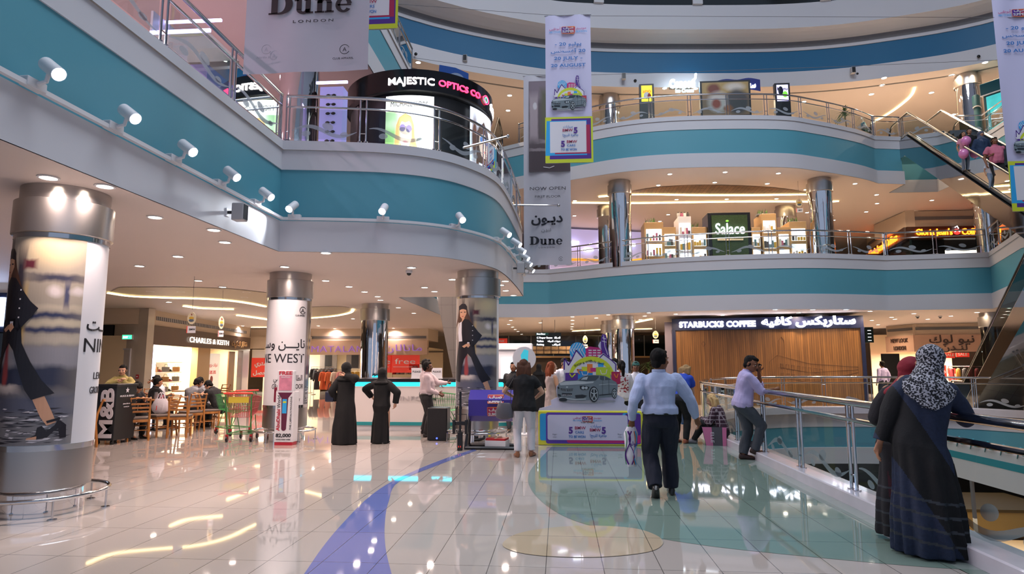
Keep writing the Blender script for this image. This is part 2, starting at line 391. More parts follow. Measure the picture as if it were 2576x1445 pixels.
# level 3 ring with mouldings, vent band, dome windows
def z28(py): return gy(1779,py,28.2).z
m=MB();zz=[gy(1779,y,28.2-o_).z for y,o_ in ((217,0),(184,0),(132,0),(124,.03),(110,.03),(104,.2),(94,.45),(84,.75),(74,1.),(13,1.1))]
GREYB=mat('grille_band','#77777c',.7,vary=.1,vscale=8)
sweep(m,pathL3,[(0,Z3,WHITE),(0,zz[1],BLUE),(-.02,zz[2],WHITE),(.03,zz[2],WHITE),(.03,zz[3],GREYB),(.03,zz[4],WHITE),(.20,zz[4]+.05,WHITE),(.20,zz[5],WHITE),(.45,zz[5]+.1,WHITE),(.45,zz[6],WHITE),(.75,zz[6]+.1,WHITE),(.75,zz[7],WHITE),(1.0,zz[7]+.1,WHITE),(1.0,zz[8],WHITE),(1.1,zz[9],DARKGLASS),(1.1,zz[9]+3,WHITE),(1.1,zz[9]+3.1,WHITE)])
m.build('wall_dome',kind='structure')
m=MB();q=offset(pathL3,1.16);step=7
for i in range(2,len(q)-1,step):
    p=q[i];t=(q[i+1]-q[i-1]).normalized();M=Matrix.Translation((p.x,p.y,0))@Matrix.Rotation(math.atan2(t.y,t.x),4,'Z');m.M=M
    m.box(-.22,.22,-.06,.1,zz[9],zz[9]+3,WHITE)
m.build('window_frame',kind='structure')
# roof over the dome (with open skylight ring)
m=MB();n=64;c=(5,9);ri,ro=11.,46
vs=[];
for k in range(n):
    a=2*PI*k/n
    vs+= [(c[0]+ri*math.cos(a),c[1]+ri*math.sin(a),25.5),(c[0]+ro*math.cos(a),c[1]+ro*math.sin(a),25.5)]
m.add(vs,[(2*k,2*k+1,(2*k+3)%(2*n),(2*k+2)%(2*n)) for k in range(n)],WHITE);m.build('ceiling_dome',kind='structure')
# flat grey strip painted as the track ledge shadow line along L3 soffit
m=MB();sweep(m,offset(pathL3,-.75),[(0,Z3-.012,GREYV),(-.10,Z3-.012,GREYV)]);m.build('trim_soffit_shadow',kind='structure')
# floor inlays
def G2(L): return [(gz(*p).x,gz(*p).y) for p in L]
def smooth2(P,n=6,closed=True): return [(v.x,v.y) for v in cat_rom([(a,b,0) for a,b in P],n,closed)]
bl=G2([(700,1530),(765,1445),(810,1380),(860,1320),(930,1250),(1000,1205),(1100,1162),(1190,1131)])
br=G2([(1200,1134),(1110,1168),(1005,1212),(978,1262),(968,1320),(970,1380),(985,1445),(1010,1530)])
L=[(v.x,v.y) for v in cat_rom([(a,b,0) for a,b in bl],5)]+[(v.x,v.y) for v in cat_rom([(a,b,0) for a,b in br],5)]
def inlay(name,L,m,z=.002):
    me=polymesh(name,L,z,m)
    o=bpy.data.objects.new(name,me);COL.objects.link(o);o['kind']='structure';return o
inlay('trim_blue_inlay',L,TBLUE)
gl=G2([(1400,1112),(1345,1170),(1328,1205),(1345,1245),(1400,1290),(1480,1322),(1600,1346),(1800,1377),(2100,1408),(2330,1428),(2500,1437)])
L=[(v.x,v.y) for v in cat_rom([(a,b,0) for a,b in gl],5)]+[(3.09,5.2),(3.09,14),(.6,14)]
inlay('trim_green_inlay',L,TGREEN)
L=smooth2(G2([(1264,1370),(1300,1345),(1380,1330),(1480,1324),(1590,1330),(1650,1348),(1668,1368),(1640,1388),(1560,1400),(1470,1404),(1360,1400),(1290,1388)]),5)
inlay('trim_sand_inlay',L,TYEL,.0045)
# ================================================================ back walls and shop shells
WALLW=mat('warm_wall','#cbb9a4',.6);MARW=mat('marble_wall','#d2c8b8',.12,vary=.14,vscale=1.6,coat=.4)
m=MB();m.box(-34,34,44,44.2,-5.4,20,WALLW);m.build('wall_back',kind='structure')
m=MB();m.box(-24,-23.8,-8,44,0,20,WALLW);m.build('wall_left',kind='structure')
m=MB();m.box(32,32.2,-8,44,-5.4,20,WALLW);m.build('wall_right',kind='structure')
# ================================================================ pillars
def pillar(x,y,z0,z1,r,label,kind='chrome',grp='round pillars'):
    t=thing('pillar',label,'pillar',(x,y,z0),group=grp);h=z1-z0
    m=MB();m.lathe([(r*.93,h-.16),(r*.93,h)],BRUSH,48);m.build('collar',t)
    m=MB();m.lathe([(r*1.0,h-.55),(r*1.03,h-.54),(r*1.03,h-.17),(r*.97,h-.16),(r*.9,h-.155)],BRUSH,48);m.build('capital',t)
    m=MB()
    if kind=='poster':
        m.lathe([(r*.955,.74),(r*.955,h-.55)],WTRIM,64);m.build('shaft',t)
        m=MB();m.lathe([(r*.97,h-.60),(r*.975,h-.545)],STEEL,64);m.lathe([(r*.97,.68),(r*.975,.74)],STEEL,64);m.build('chrome_band',t)
        m=MB();m.lathe([(r*.9,.27),(r*.96,.28),(r*.96,.68),(r*.9,.69)],BRUSH,64);m.build('base_cladding',t)
        m=MB();m.lathe([(r*.86,0),(r*.86,.28)],CHROME,64);m.build('plinth',t)
        m=MB();m.tube([((r+.16)*math.cos(a),(r+.16)*math.sin(a),.21) for a in [2*PI*k/48 for k in range(48)]],.022,STEEL,10,closed=True);m.build('bumper_rail',t)
        m=MB()
        for k in range(6):
            a=2*PI*k/6+.35;c,s=math.cos(a),math.sin(a);m.cyl(((r+.16)*c,(r+.16)*s,0),((r+.16)*c,(r+.16)*s,.2),.011,STEEL,8);m.cyl(((r+.16)*c,(r+.16)*s,0),((r+.16)*c,(r+.16)*s,.012),.045,STEEL,12)
        m.build('bumper_post',t)
    else:
        m.lathe([(r*.93,0),(r*.93,h-.55)],CHROME,64);m.build('shaft',t)
    return t
RP=.47
P1=(-5.66,6.73);P2=(-5.84,13.31);P4=(-1.72,13.31);P3=(-6.01,20.29)
pillar(*P1,0,Z1,RP,'round pillar at the far left wrapped in a fashion poster of a striding woman','poster')
pillar(*P2,0,Z1,RP,'round pillar wrapped in a white shoe shop advert behind the magazine stand','poster')
pillar(*P4,0,Z1,RP,'round pillar with a woman in a cap poster beside the purple raffle drum','poster')
pillar(*P3,0,Z1,RP,'mirror chrome pillar behind the information desk')
pillar(-5.84,13.31,Z1+1.85,Z2,RP,'mirror chrome pillar on the first floor behind the left balcony rail')
for px,py,z,lab in ((1567,795,Z1,'gold tinted chrome pillar on the ground floor left of the wood clad coffee kiosk'),(2070,788,Z1,'chrome pillar whose top shows above the coffee kiosk sign'),(2497,790,Z1,'chrome pillar right of the shop with the pink fascia'),
                 (1535,800,Z1,'slim pillar half hidden behind the gold tinted chrome pillar')):
    if px==1535: q=gz(1537,808,Z1)
    else: q=gz(px,py,Z1)
    if px==2497: q=gz(2497,787,Z1)
    if px==2070: q=Vector((10.2,25.85,0))
    pillar(q.x,q.y,0,Z1,RP,lab)
for px,py,lab in ((1558,458,'chrome pillar on the first floor left of the perfume kiosks'),(2060,452,'chrome pillar on the first floor right of the perfume kiosks'),(1527,520,'chrome pillar further back at the left of the first floor perfume kiosks'),(1975,520,'chrome pillar behind the perfume kiosks under the hanging oval sign'),(2475,478,'chrome pillar on the first floor in front of the orange lettered coffee shop')):
    q=gz(px,py,Z2);pillar(q.x,q.y,Z1+1.85,Z2,RP,lab)
for px,py,lab in ((1533,243,'chrome pillar on the second floor left of the ice cream stand'),(2432,190,'chrome pillar on the second floor behind the teal booth')):
    q=gz(px,py,Z3);pillar(q.x,q.y,Z2+1.85,Z3,RP*1.05,lab)
# ================================================================ railings
def railing(path,z0,zt,label,spacing=1.5,r=.03,pr=.016,gap=.11,inset=.07,bott=.0,start=.0,group='balcony railings',double=True,vine=True,zmid=.23):
    p=offset(path,-inset);t=thing('railing',label,'railing',(p[0].x,p[0].y,z0),group=group);O=Vector((p[0].x,p[0].y,0))
    q=[a-O for a in p]
    d=[0]
    for i in range(1,len(q)): d.append(d[-1]+(q[i]-q[i-1]).length)
    Ltot=d[-1]
    def at(s):
        s=max(0,min(Ltot,s))
        for i in range(1,len(q)):
            if s<=d[i]+1e-9:
                f=(s-d[i-1])/max(d[i]-d[i-1],1e-9);return q[i-1].lerp(q[i],f),(q[i]-q[i-1]).normalized()
        return q[-1],(q[-1]-q[-2]).normalized()
    h=zt-z0
    m=MB();m.tube([(a.x,a.y,h-r) for a in q],r,STEEL,10);m.build('handrail',t)
    m=MB();m.tube([(a.x,a.y,h-zmid) for a in q],r*.62,STEEL,8);m.build('mid_rail',t)
    n=max(1,round((Ltot-start)/spacing));S=[start+k*(Ltot-start)/n for k in range(n+1)]
    for s_ in S:
        m=MB()
        for dd in ((-gap/2,gap/2) if double else (0,)):
            a,tt=at(s_+dd);m.cyl((a.x,a.y,bott),(a.x,a.y,h-r),pr,STEEL,8);m.cyl((a.x,a.y,bott),(a.x,a.y,bott+.012),pr*2.2,STEEL,10)
        if double:
            a,_=at(s_-gap/2);b,_=at(s_+gap/2)
            for zz_ in (.16,h*.72): m.cyl((a.x,a.y,zz_),(b.x,b.y,zz_),pr*.6,STEEL,6)
        m.build('post',t)
    for k in range(n):
        a0=S[k]+gap;a1=S[k+1]-gap
        if a1-a0<.2: continue
        m=MB();K=6;ps=[at(a0+(a1-a0)*i/K)[0] for i in range(K+1)]
        zt2=h-zmid-.04
        m.loft([[(p.x,p.y,bott+.03),(p.x,p.y,zt2)] for p in ps],GLASS,closed=False,caps=False,smooth=True)
        if vine:
            W=a1-a0
            def P(u,v,o=-.006):
                a,tt=at(a0+u*W);return (a.x-tt.y*o,a.y+tt.x*o,bott+.03+v)
            top=[];bot=[]
            for i in range(17):
                u=i/16;v=.15+.09*math.sin(u*2*PI+k);wd=.035*math.sin(u*PI)+.006
                top.append(P(u,v+wd));bot.append(P(u,max(.002,v-wd)))
            nn=len(top);m.add(top+bot,[(i,i+1,nn+i+1,nn+i) for i in range(nn-1)],FROST)
            for (cu,cv,ru,rv,al) in ((.22,.10,.07,.055,.2),(.55,.24,.09,.07,-.4),(.80,.10,.06,.045,.3)):
                e=[];
                for i in range(18):
                    a=2*PI*i/18;du=ru*math.cos(a);dv=rv*math.sin(a);e.append(P(cu+(du*math.cos(al)-dv*math.sin(al)*.6),max(.003,cv+(dv*math.cos(al)+du*math.sin(al)*.9))))
                m.add(e,[tuple(range(18))],FROST)
        m.build('glass_panel',t)
    return t
def sub(path,a,b): return [p.copy() for p in path if a(p) and b(p)] if callable(a) else path[a:b]
def cut(path,f): return [p for p in path if f(p)]
zb1,zr1=Z1+2.05,6.46;zb2,zr2=Z2+2.05,11.83
railing([Vector((-4.88,-3,0)),Vector((-4.88,10.58,0))],zb1,zr1,'long straight stainless and glass railing along the left balcony',spacing=1.7)
railing(cut(pathL1[1:],lambda p:p.x<-1.0 and p.y<18.21 and p.x>-4.9)[:-1] if False else [p for p in pathL1[1:] if p.y<18.1 and p.x<-1.0 and p.y>10.5],zb1,zr1,'curved stainless and glass railing round the jutting first floor balcony',spacing=1.45)
railing([Vector((-4.6,26.2,0)),Vector((-.47,26.45,0))],zb1,zr1,'short railing beside the escalator hall on the first floor')
i0=min(range(len(pathL1)),key=lambda i:(pathL1[i]-Vector((-.47,26.45,0))).length);i1=min(range(len(pathL1)),key=lambda i:(pathL1[i]-Vector((12.08,23.95,0))).length)
railing(pathL1[i0:i1+1],zb1,zr1,'wavy first floor railing facing the atrium above the coffee kiosk')
railing(pathL1[i1:i1+2],zb1,zr1,'straight first floor railing before the orange lettered coffee shop')
railing(pathL1[i1+1:i1+4],zb1,zr1,'first floor railing at the right edge under the escalator')
j0=min(range(len(pathL2)),key=lambda i:(pathL2[i]-Vector((-2.9,26.6,0))).length);j1=min(range(len(pathL2)),key=lambda i:(pathL2[i]-Vector((13.05,26.1,0))).length)
railing([Vector((-4.62,8,0)),Vector((-4.62,19.2,0))],zb2,zr2,'second floor railing behind the big hanging banners at the left')
railing(pathL2[j0+4:j1+1],zb2,zr2,'curved second floor railing in front of the food stands')
railing(pathL2[j1:j1+2],zb2,zr2,'short second floor railing next to the escalator landing')
railing([Vector((16.5,26.35,0)),Vector((17.4,26.3,0)),Vector((17,23,0)),Vector((16.85,20,0))],zb2,zr2,'second floor railing right of the escalator by the teal booth',vine=True)
# ground railings (bigger tube)
gA=[p for p in pathG if p.y<=14.3 and p.x<4];gA=[Vector((3.4,2.6,0)),Vector((3.4,14.2,0))]
railing([Vector((3.4,2.55,0))]+[p for p in pathG if 14<p.y<19.2 and p.x<5],.14,1.18,'near stainless railing with glass along the open edge of the ground floor',spacing=1.62,r=.042,pr=.021,gap=.13,inset=-.0,group='ground floor railings',zmid=.24,start=.45)
railing([p for p in pathG if p.y>19.1 and p.x<14],.14,1.18,'far railing across the opening in front of the coffee kiosk',spacing=1.6,r=.035,gap=.12,inset=.0,group='ground floor railings')
railing([Vector((13.9,22.6,0)),Vector((15.6,20.5,0)),Vector((15.6,14,0))],.14,1.18,'railing at the far right of the ground floor opening',spacing=1.6,r=.035,gap=.12,inset=.0,group='ground floor railings')
# ================================================================ downlights
DL=MB();
def downlight_mesh():
    a=MB();a.lathe([(.105,-.002),(.105,-.012),(.082,-.014),(.078,-.004)],WTRIM,20)
    b=MB();b.lathe([(.001,-.008),(.079,-.008)],LAMP,20);return a,b
_dl=None
def pip(x,y,path):
    P=[(p.x,p.y) for p in path];P+=[(34,P[-1][1]),(34,46),(-34,46),(-34,P[0][1])];c=False
    for i in range(len(P)):
        (a,b),(d,e)=P[i-1],P[i]
        if (b>y)!=(e>y) and x<(d-a)*(y-b)/(e-b)+a: c=not c
    return c
def downlight(x,y,z,label,group,light=28,col=WARM,scale=1.):
    if not pip(x,y,{Z1:pathL1,Z2:pathL2,Z3:pathL3}[z]): return None
    global _dl
    if _dl is None:
        t=thing('downlight',label,'ceiling light',(x,y,z),group=group);a,b=downlight_mesh()
        a.build('trim_ring',t);b.build('lens',t);_dl=t;r=t
    else: r=dup(_dl,(x,y,z),label=label,group=group)
    r.scale=(scale,scale,1)
    if light:
        k=('dl',light,col)
        if k not in MC:
            l=bpy.data.lights.new('downlight_bulb','AREA');l.shape='DISK';l.size=.16;l.energy=light;l.color=col;l.spread=R_(150);MC[k]=l
        o=bpy.data.objects.new('downlight_bulb',MC[k]);o.location=(x,y,z-.03);COL.objects.link(o)
    return r
# ground floor soffit, left
gl_=[(122,446),(264,468),(390,546),(538,578),(566,609),(448,645),(351,669),(378,733),(499,706),(716,671),(819,706),(820,636),(878,721),(917,734),(950,746),(957,755),(1035,673),(1068,723),(1093,733),(1002,774),(1041,788),(888,802),(801,820),(842,827),(1203,662),(1138,703),(1260,717),(1272,731),(1292,743),(1271,707),(990,826),(940,812),(455,734),(620,735),(615,748),(425,760),(560,722),(700,800),(610,820),(715,730)]
for q in gl_:
    if q in((1203,662),(264,468)): pass
    v=gz(*q,Z1);
    if v.y<40: downlight(v.x,v.y,Z1,'small round recessed downlight in the ground floor ceiling left of the atrium','downlights under the first floor',light=26,col=PINK)
gr_=[(1285,806),(1280,816),(1289,823),(1296,829),(1303,834),(1312,841),(1440,797),(1440,806),(1440,815),(1439,822),(1438,828),(1530,792),(1622,795),(1632,787),(1611,804),(1740,782),(1848,780),(1818,793),(1950,779),(2045,779),(2128,779),(2009,787),(2189,783),(2299,789),(2251,803),(2334,803),(2243,798),(2193,806),(2392,795),(2209,817),(2458,786),(2538,775),(2537,792),(1360,812),(1500,800),(1700,790)]
for q in gr_:
    v=gz(*q,Z1)
    if v.y<41: downlight(v.x,v.y,Z1,'small round recessed downlight in the ceiling under the far first floor balcony','downlights under the far balcony',light=44,col=WARM)
l1_=[(1685,438),(1656,466),(1824,433),(1798,459),(1958,436),(1930,462),(1858,478),(1695,481),(1446,505),(1445,543),(1702,502),(1828,501),(1953,500),(1681,540),(2027,477),(2151,462),(2205,490),(2206,512),(2179,533),(2300,533),(2226,558),(2382,461),(2353,476),(2344,504),(2097,554),(2133,580),(1660,557),(2030,535),(1915,540),(2440,534)]
for q in l1_:
    v=gz(*q,Z2)
    if v.y<42: downlight(v.x,v.y,Z2,'round recessed downlight in the first floor ceiling above the perfume kiosks','downlights on the first floor',light=40,col=WARM)
# row by the second floor soffit edge
l2_=[(1052,157),(1132,171),(1211,185),(1288,195),(1519,217),(1597,219),(1672,222),(1750,223),(2142,204),(2224,196),(2307,185),(2392,172),(2478,157),(1282,240),(1278,278),(2219,214),(2192,237),(2343,233),(2394,189),(2513,213),(2399,288),(1846,260),(1640,262),(2022,256)]
for q in l2_:
    v=gz(*q,Z3)
    if v.y<42: downlight(v.x,v.y,Z3,'round recessed downlight in the high ceiling of the second floor','downlights on the second floor',light=110,col=WARM,scale=1.25)
# left balcony first floor (hidden ceiling behind the rail) lit pink
for x in (-8,-12):
    for y in (2,6,10,14): downlight(x,y,Z2,'recessed downlight in the pink lit ceiling over the left balcony','downlights over the left balcony',light=110,col=(1,.66,.84))
# ================================================================ cove strips and ceiling panels
def strip(pts,z,label,name='cove_light',w=.05,group=None):
    m=MB();ps=cat_rom([tuple(gz(*p,z-.04).xyz) for p in pts],8);m.tube(ps,w,COVE,6,flat=.35);m.build(name,None,label,'light strip',group)
strip([(272,738),(330,746),(420,750),(520,753),(600,760),(668,772)],Z1,'long bent cove light strip in the ceiling above the cafe tables')
strip([(462,771),(500,776),(545,778),(588,779)],Z1,'short cove light strip between the cafe and shoe shop')
strip([(596,794),(640,800),(680,806)],Z1,'cove light strip just left of the white advert pillar')
strip([(785,801),(840,796),(880,788),(888,780)],Z1,'curved cove light strip right of the white advert pillar')
strip([(632,824),(680,824)],Z1,'straight light strip over the red sale poster shop')
strip([(1506,496),(1600,490),(1750,492),(1900,492),(2030,490)],Z2,'upper gold cove light strip over the perfume kiosks')
strip([(1440,511),(1600,512),(1800,509),(1950,508),(2070,509),(2110,507)],Z2,'lower gold cove light strip over the perfume kiosks')
strip([(2301,221),(2293,240),(2270,262),(2230,290),(2170,322)],Z3,'curved gold cove light strip on the second floor ceiling')
strip([(1600,812),(1640,804)],Z1,'slanted light strip in the ceiling near the coffee kiosk')
strip([(1440,834),(1480,832),(1520,830),(1600,829),(1640,828)],Z1,'long light strip in the far ground floor ceiling')
SLAT=wood('timber_slats','#5e4434','#8a6648',scale=(2,2,2),planks=6)
m=MB();L=[(v.x,v.y,Z2-.015) for v in cat_rom([tuple(gz(*p,Z2)) for p in ((1560,487),(1640,472),(1750,465),(1880,467),(1980,475),(2040,487))],5)];m.add(L,[tuple(range(len(L)))],SLAT);m.build('ceiling_slats',kind='structure')
PLANK=mat('pale_slats','#b9ac95',.5)
m=MB();L=[(v.x,v.y,Z1-.012) for v in cat_rom([tuple(gz(*p,Z1)) for p in ((275,735),(330,742),(420,747),(520,750),(600,757),(665,769),(700,745),(600,728),(450,722),(300,722))],5)];m.add(L,[tuple(range(len(L)))],PLANK)
L=[(v.x,v.y,Z1-.012) for v in cat_rom([tuple(gz(*p,Z1)) for p in ((786,799),(840,794),(880,786),(884,779),(860,771),(786,772))],5)];m.add(L,[tuple(range(len(L)))],PLANK);m.build('ceiling_panels',kind='structure')
# ================================================================ track + spotlights on left fascia
m=MB();tp=offset([p for p in pathL1 if p.x<-1.0 and p.y<18.1],.03);sweep(m,tp,[(0,Z1+.555,WTRIM),(.05,Z1+.555,WTRIM),(.05,Z1+.60,DARK),(0,Z1+.61,WTRIM)])
m.build('lighting_track',None,'thin lighting track along the ledge of the left balcony','lighting track')
_sp=None
def spot(p,az,label,light=14):
    global _sp
    if _sp is None:
        t=thing('track_spotlight',label,'spotlight',p,az,'track spotlights on the balcony ledge')
        m=MB();m.box(-.11,.11,-.03,.06,-.02,.07,WTRIM,.008);m.build('track_adapter',t)
        m=MB();m.tube([(0,.05,.03),(0,.14,.05),(0,.16,.13)],.02,WTRIM,8);m.build('arm',t)
        d=Vector((.22,.75,-.55)).normalized();c=Vector((0,.19,.17));m=MB();m.tube([c-d*.13,c-d*.12,c+d*.12],[.05,.066,.066],WTRIM,20);m.build('can',t)
        m=MB();m.cyl(c+d*.121,c+d*.124,.056,LAMPC,20);m.build('lens',t);_sp=t;r=t
    else: r=dup(_sp,p,az,label)
    if light:
        l=bpy.data.lights.new('spot_bulb','SPOT');l.energy=light*8;l.spot_size=R_(70);l.spot_blend=.6;l.shadow_soft_size=.05;l.color=(.9,.94,1)
        o=bpy.data.objects.new('spot_bulb',l);COL.objects.link(o);M=Matrix.Rotation(az,4,'Z');d=M@Vector((.22,.75,-.55)).normalized();c=Vector(p)+M@Vector((0,.19,.17))+d*.15
        o.location=c;o.rotation_euler=d.to_track_quat('-Z','Y').to_euler()
    return r
names=['nearest and largest of the track spotlights at the upper left','second of the track spotlights from the left','track spotlight midway along the straight left balcony','fourth track spotlight along the straight left balcony','track spotlight closest to the inner corner of the left balcony']
for (px,py),lab in zip(((92,218),(292,330),(443,410),(558,470),(648,518)),names):
    v=gx(px,py,-4.80);spot((-4.85,v.y,Z1+.58),-PI/2,lab)
tp0=offset([p for p in pathL1 if p.x<-1.0 and 10.5<p.y<18.1],.03)
for (px,py),lab in zip(((741,550),(964,556),(1142,575),(1257,594),(1287,622),(1298,641),(1306,660),(1312,676),(1322,690)),
  ['dazzling track spotlight just right of the balcony corner','dazzling track spotlight at the middle of the curved balcony front','track spotlight on the rounded part of the balcony','last track spotlight before the balcony turns away','first of five close set spotlights on the balcony side','second of five close set spotlights on the balcony side','third of five close set spotlights on the balcony side','fourth of five close set spotlights on the balcony side','furthest of five close set spotlights on the balcony side']):
    # nearest track point in picture
    best=min(range(1,len(tp0)*10-10),key=lambda i:(lambda q:(q[0]-px)**2+(q[1]-py)**2)(projp(tp0[i//10].lerp(tp0[min(i//10+1,len(tp0)-1)],(i%10)/10)+Vector((0,0,Z1+.58)))))
    a=tp0[best//10].lerp(tp0[min(best//10+1,len(tp0)-1)],(best%10)/10);t=(tp0[min(best//10+1,len(tp0)-1)]-tp0[best//10])
    spot((a.x,a.y,Z1+.58),math.atan2(t.y,t.x)+PI,lab,10)
# ================================================================ shops, kiosks, signs
def frm(a,b,z=0):
    d=Vector((b[0]-a[0],b[1]-a[1],0));rz=math.atan2(d.y,d.x);return Matrix.Translation((a[0],a[1],z))@Matrix.Rotation(rz,4,'Z'),d.length,rz
TX=Matrix.Rotation(PI/2,4,'X')
def TT(x,z,y=0): return Matrix.Translation((x,y,z))@TX
def place(name,label,cat,a,b,group=None,z=0):
    M,W,rz=frm(a,b);return thing(name,label,cat,(a[0],a[1],z),rz,group),W
def lamp(loc,e,size,col,rot=(0,0,0),name='shop_light',sy=None):
    return area(name,loc,rot,size,e,col,'RECTANGLE' if sy else 'DISK',sy)
SIGNW=mat('sign_white_glow','#f4f4ff',.5,emit=4);SIGNWW=mat('sign_warm_glow','#ffeedd',.5,emit=1.6)
CREAM=mat('shop_cream','#ddc9a6',.5);BROWN=mat('dark_bronze','#4a3a31',.35,vary=.15,vscale=1.2)
RED=mat('sale_red','#d03a2c',.5,emit=.25);REDD=mat('deep_red','#a01c22',.5)
GOLDW=mat('tan_panel','#b08d5f',.45);SHELF=mat('shelf_white_glow','#e6dcc8',.4,emit=.25)  # shelf white emits a little so shelves and back panels look lit
PURP=mat('purple_letter','#8d62b8',.4,emit=.4);GREEN=mat('exit_green','#2fd07a',.4,emit=3)
# --- marble pier with door
a=gy(283,900,21.6);b=gy(366,900,21.0)
t,W=place('marble_pier','beige marble wall block with a plain door and green exit sign','wall block',a,b)
m=MB();m.box(0,W,0,.25,0,Z1-.01,MARW);m.build('block',t)
m=MB();m.box(.15,.95,-.03,.0,0,2.1,mat('door_grey','#d0cac4',.35),.01);m.box(.1,.15,-.05,0,0,2.15,WTRIM);m.box(.95,1.0,-.05,0,0,2.15,WTRIM);m.box(.1,1.0,-.05,0,2.1,2.15,WTRIM);db=m.build('door',t)
m=MB();m.cyl((.87,-.03,1.0),(.87,-.08,1.0),.012,STEEL);m.cyl((.87,-.08,1.0),(.77,-.08,1.0),.012,STEEL);m.build('door_handle',db)
m=MB();m.box(.28,.46,-.045,-.03,1.62,1.82,mat('door_notice','#4d7a5c',.5));m.build('door_notice',t)
def exit_sign(p,rz,lab):
    t=thing('exit_sign',lab,'exit sign',p,rz);m=MB();m.box(-.2,.2,-.03,.03,-.09,.09,WTRIM,.01);m.build('housing',t)
    m=MB();m.box(-.17,.17,-.035,-.03,-.07,.07,GREEN);m.text('EXIT',.09,SIGNW,TT(-.05,-.035,-.037),depth=.002,bold=.02);m.prism([(.08,-.04),(.10,0),(.07,.03),(.12,.05),(.15,0),(.13,-.04)],0,.003,SIGNW);m.build('lit_face',t)
v=gy(327,849,21.2);exit_sign((v.x,v.y-.12,v.z),0,'small green glowing exit sign on the beige marble block')
v=gy(347,948,21.1);m=MB();m.box(-.05,.05,-.03,.0,-.07,.07,REDD,.008);m.cyl((0,-.03,0),(0,-.035,0),.025,WTRIM);m.build('fire_alarm_point',None,'small red fire alarm call point on the beige marble block','alarm',loc=v+Vector((0,-.02,0)))
# --- dark shop at the left of the pier
a=(-23.5,20.5);b=gy(283,900,21.6)
t,W=place('dark_shopfront','dark shopfront with a faint lettered fascia left of the marble block','shop',a,b)
m=MB();m.box(0,W-.05,.3,.5,0,2.95,DARKGLASS);m.build('window',t)
m=MB();m.box(0,W-.05,.0,.3,2.2,3.0,DARK);m.box(0,W-.05,.1,2,3.0,Z1,WALLW);m.text('CORNER_',.42,mat('dim_letter','#77706a',.5),TT(W-.55,2.35,-.01),'r',.02,.02);m.build('fascia',t)
for k in range(5):
    m=MB();m.box(W-4.6+k*.75,W-4.1+k*.75,.2,.28,1.2+.4*(k%2),1.6+.45*(k%2),(GOLDW,CREAM,WTRIM)[k%3],.01);m.build('display_picture',t)
# --- blue glowing sign at the very left
b=gy(33,760,14.2);a=(b.x-6,13.2)
t,W=place('blue_sign_shop','shop at the far left edge with huge blue white glowing letters on black','shop',a,b)
m=MB();m.box(0,W,0,.25,2.35,3.3,mat('navy_fascia','#070a1c',.3));m.box(0,W,.05,3,3.3,Z1,WALLW);m.build('fascia',t)
m=MB();m.text('BI',.92,mat('blue_white_glow','#b9d2ff',.5,emit=9),TT(W-.15,2.52,-.06),'r',.08,.035);m.build('letters',t)
m=MB();m.box(0,W,.3,.4,0,2.35,DARKGLASS);m.box(0,W,.1,.3,1.5,1.75,BROWN);m.build('window',t)
for k in range(3):
    m=MB();m.box(W-2.6+k*.85,W-2.0+k*.85,.15,.22,.7,1.4,GOLDW,.01);m.box(W-2.52+k*.85,W-2.08+k*.85,.14,.15,.78,1.32,(CREAM,DARK,WTRIM)[k]);m.build('framed_picture',t)
# --- shoe shop (bronze fascia)
a=(-14.55,21.5);b=(-16.6,33.0)
a=gz(372,1033,0);b=gz(628,1001,0)
a=Vector((gz(372,817,3.0).x,gz(372,817,3.0).y,0));b=gz(628,851,3.0);
t,W=place('shoe_shop','shoe shop with a dark bronze fascia and brightly lit glass windows','shop',a,b)
m=MB();m.box(0,W,-.05,.35,2.3,3.0,BROWN);m.box(-.3,W,0,3.4,3.0,Z1,WALLW);m.build('fascia',t)
for k in range(1):
    m=MB();m.box(.6,W-.6,-.02,-.005,3.2,3.34,GREYV)
    for q in range(60): m.box(.62+q*(W-1.3)/60,.64+q*(W-1.3)/60,-.03,-.02,3.2,3.34,WTRIM)
    m.build('air_grille',t)
m=MB();m.text('CHARLES & KEITH',.32,SIGNWW,TT(W*.50,2.5,-.10),'c',.02,.004,1.05,w=W*.40);m.build('letters',t)
m=MB();m.text(arab('تشارلز اند كيث'),.34,GOLDW,TT(W*.84,2.52,-.10),'c',.03,.01,w=W*.2);m.build('arabic_letters',t)
m=MB();m.box(0,W,3.2,3.3,0,2.6,CREAM);m.box(0,W,0,3.3,2.55,2.6,CREAM);m.box(-.02,0,0,3.3,0,2.6,CREAM);m.box(W,W+.1,0,3.3,0,2.6,CREAM);m.build('interior',t)
MV=mat('mauve_panel','#8a7f88',.4)
for a_,b_,c_ in ((.0,.5,MV),(W-1.0,W,MV),(W*.40,W*.52,GOLDW)): m=MB();m.box(a_,b_,-.02,.25,0,2.3,c_);m.build('shopfront_pier',t)
LBOX=mat('window_lightbox','#dcd8ff',.4,emit=5)
m=MB();m.box(.55,1.5,.3,.4,.25,2.2,LBOX);m.build('lightbox',t)
for k,zz_ in enumerate((.45,.85,1.25,1.65)):
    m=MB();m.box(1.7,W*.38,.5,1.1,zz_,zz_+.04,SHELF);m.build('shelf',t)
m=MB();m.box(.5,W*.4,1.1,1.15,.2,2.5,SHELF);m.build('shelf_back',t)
m=MB();m.box(W*.57,W*.72,.35,.38,.3,2.1,mat('sale_banner_white','#e8d9cf',.5,emit=.5));m.text('50% 30%',.22,RED,TT(W*.645,1.15,.34),'c',.004,.02);m.text(arab('تنزيلات جزئية'),.2,RED,TT(W*.645,1.5,.34),'c',.004,.01);m.cyl((W*.635,.345,.9),(W*.635,.335,.9),.16,REDD,24);m.build('sale_banner',t)
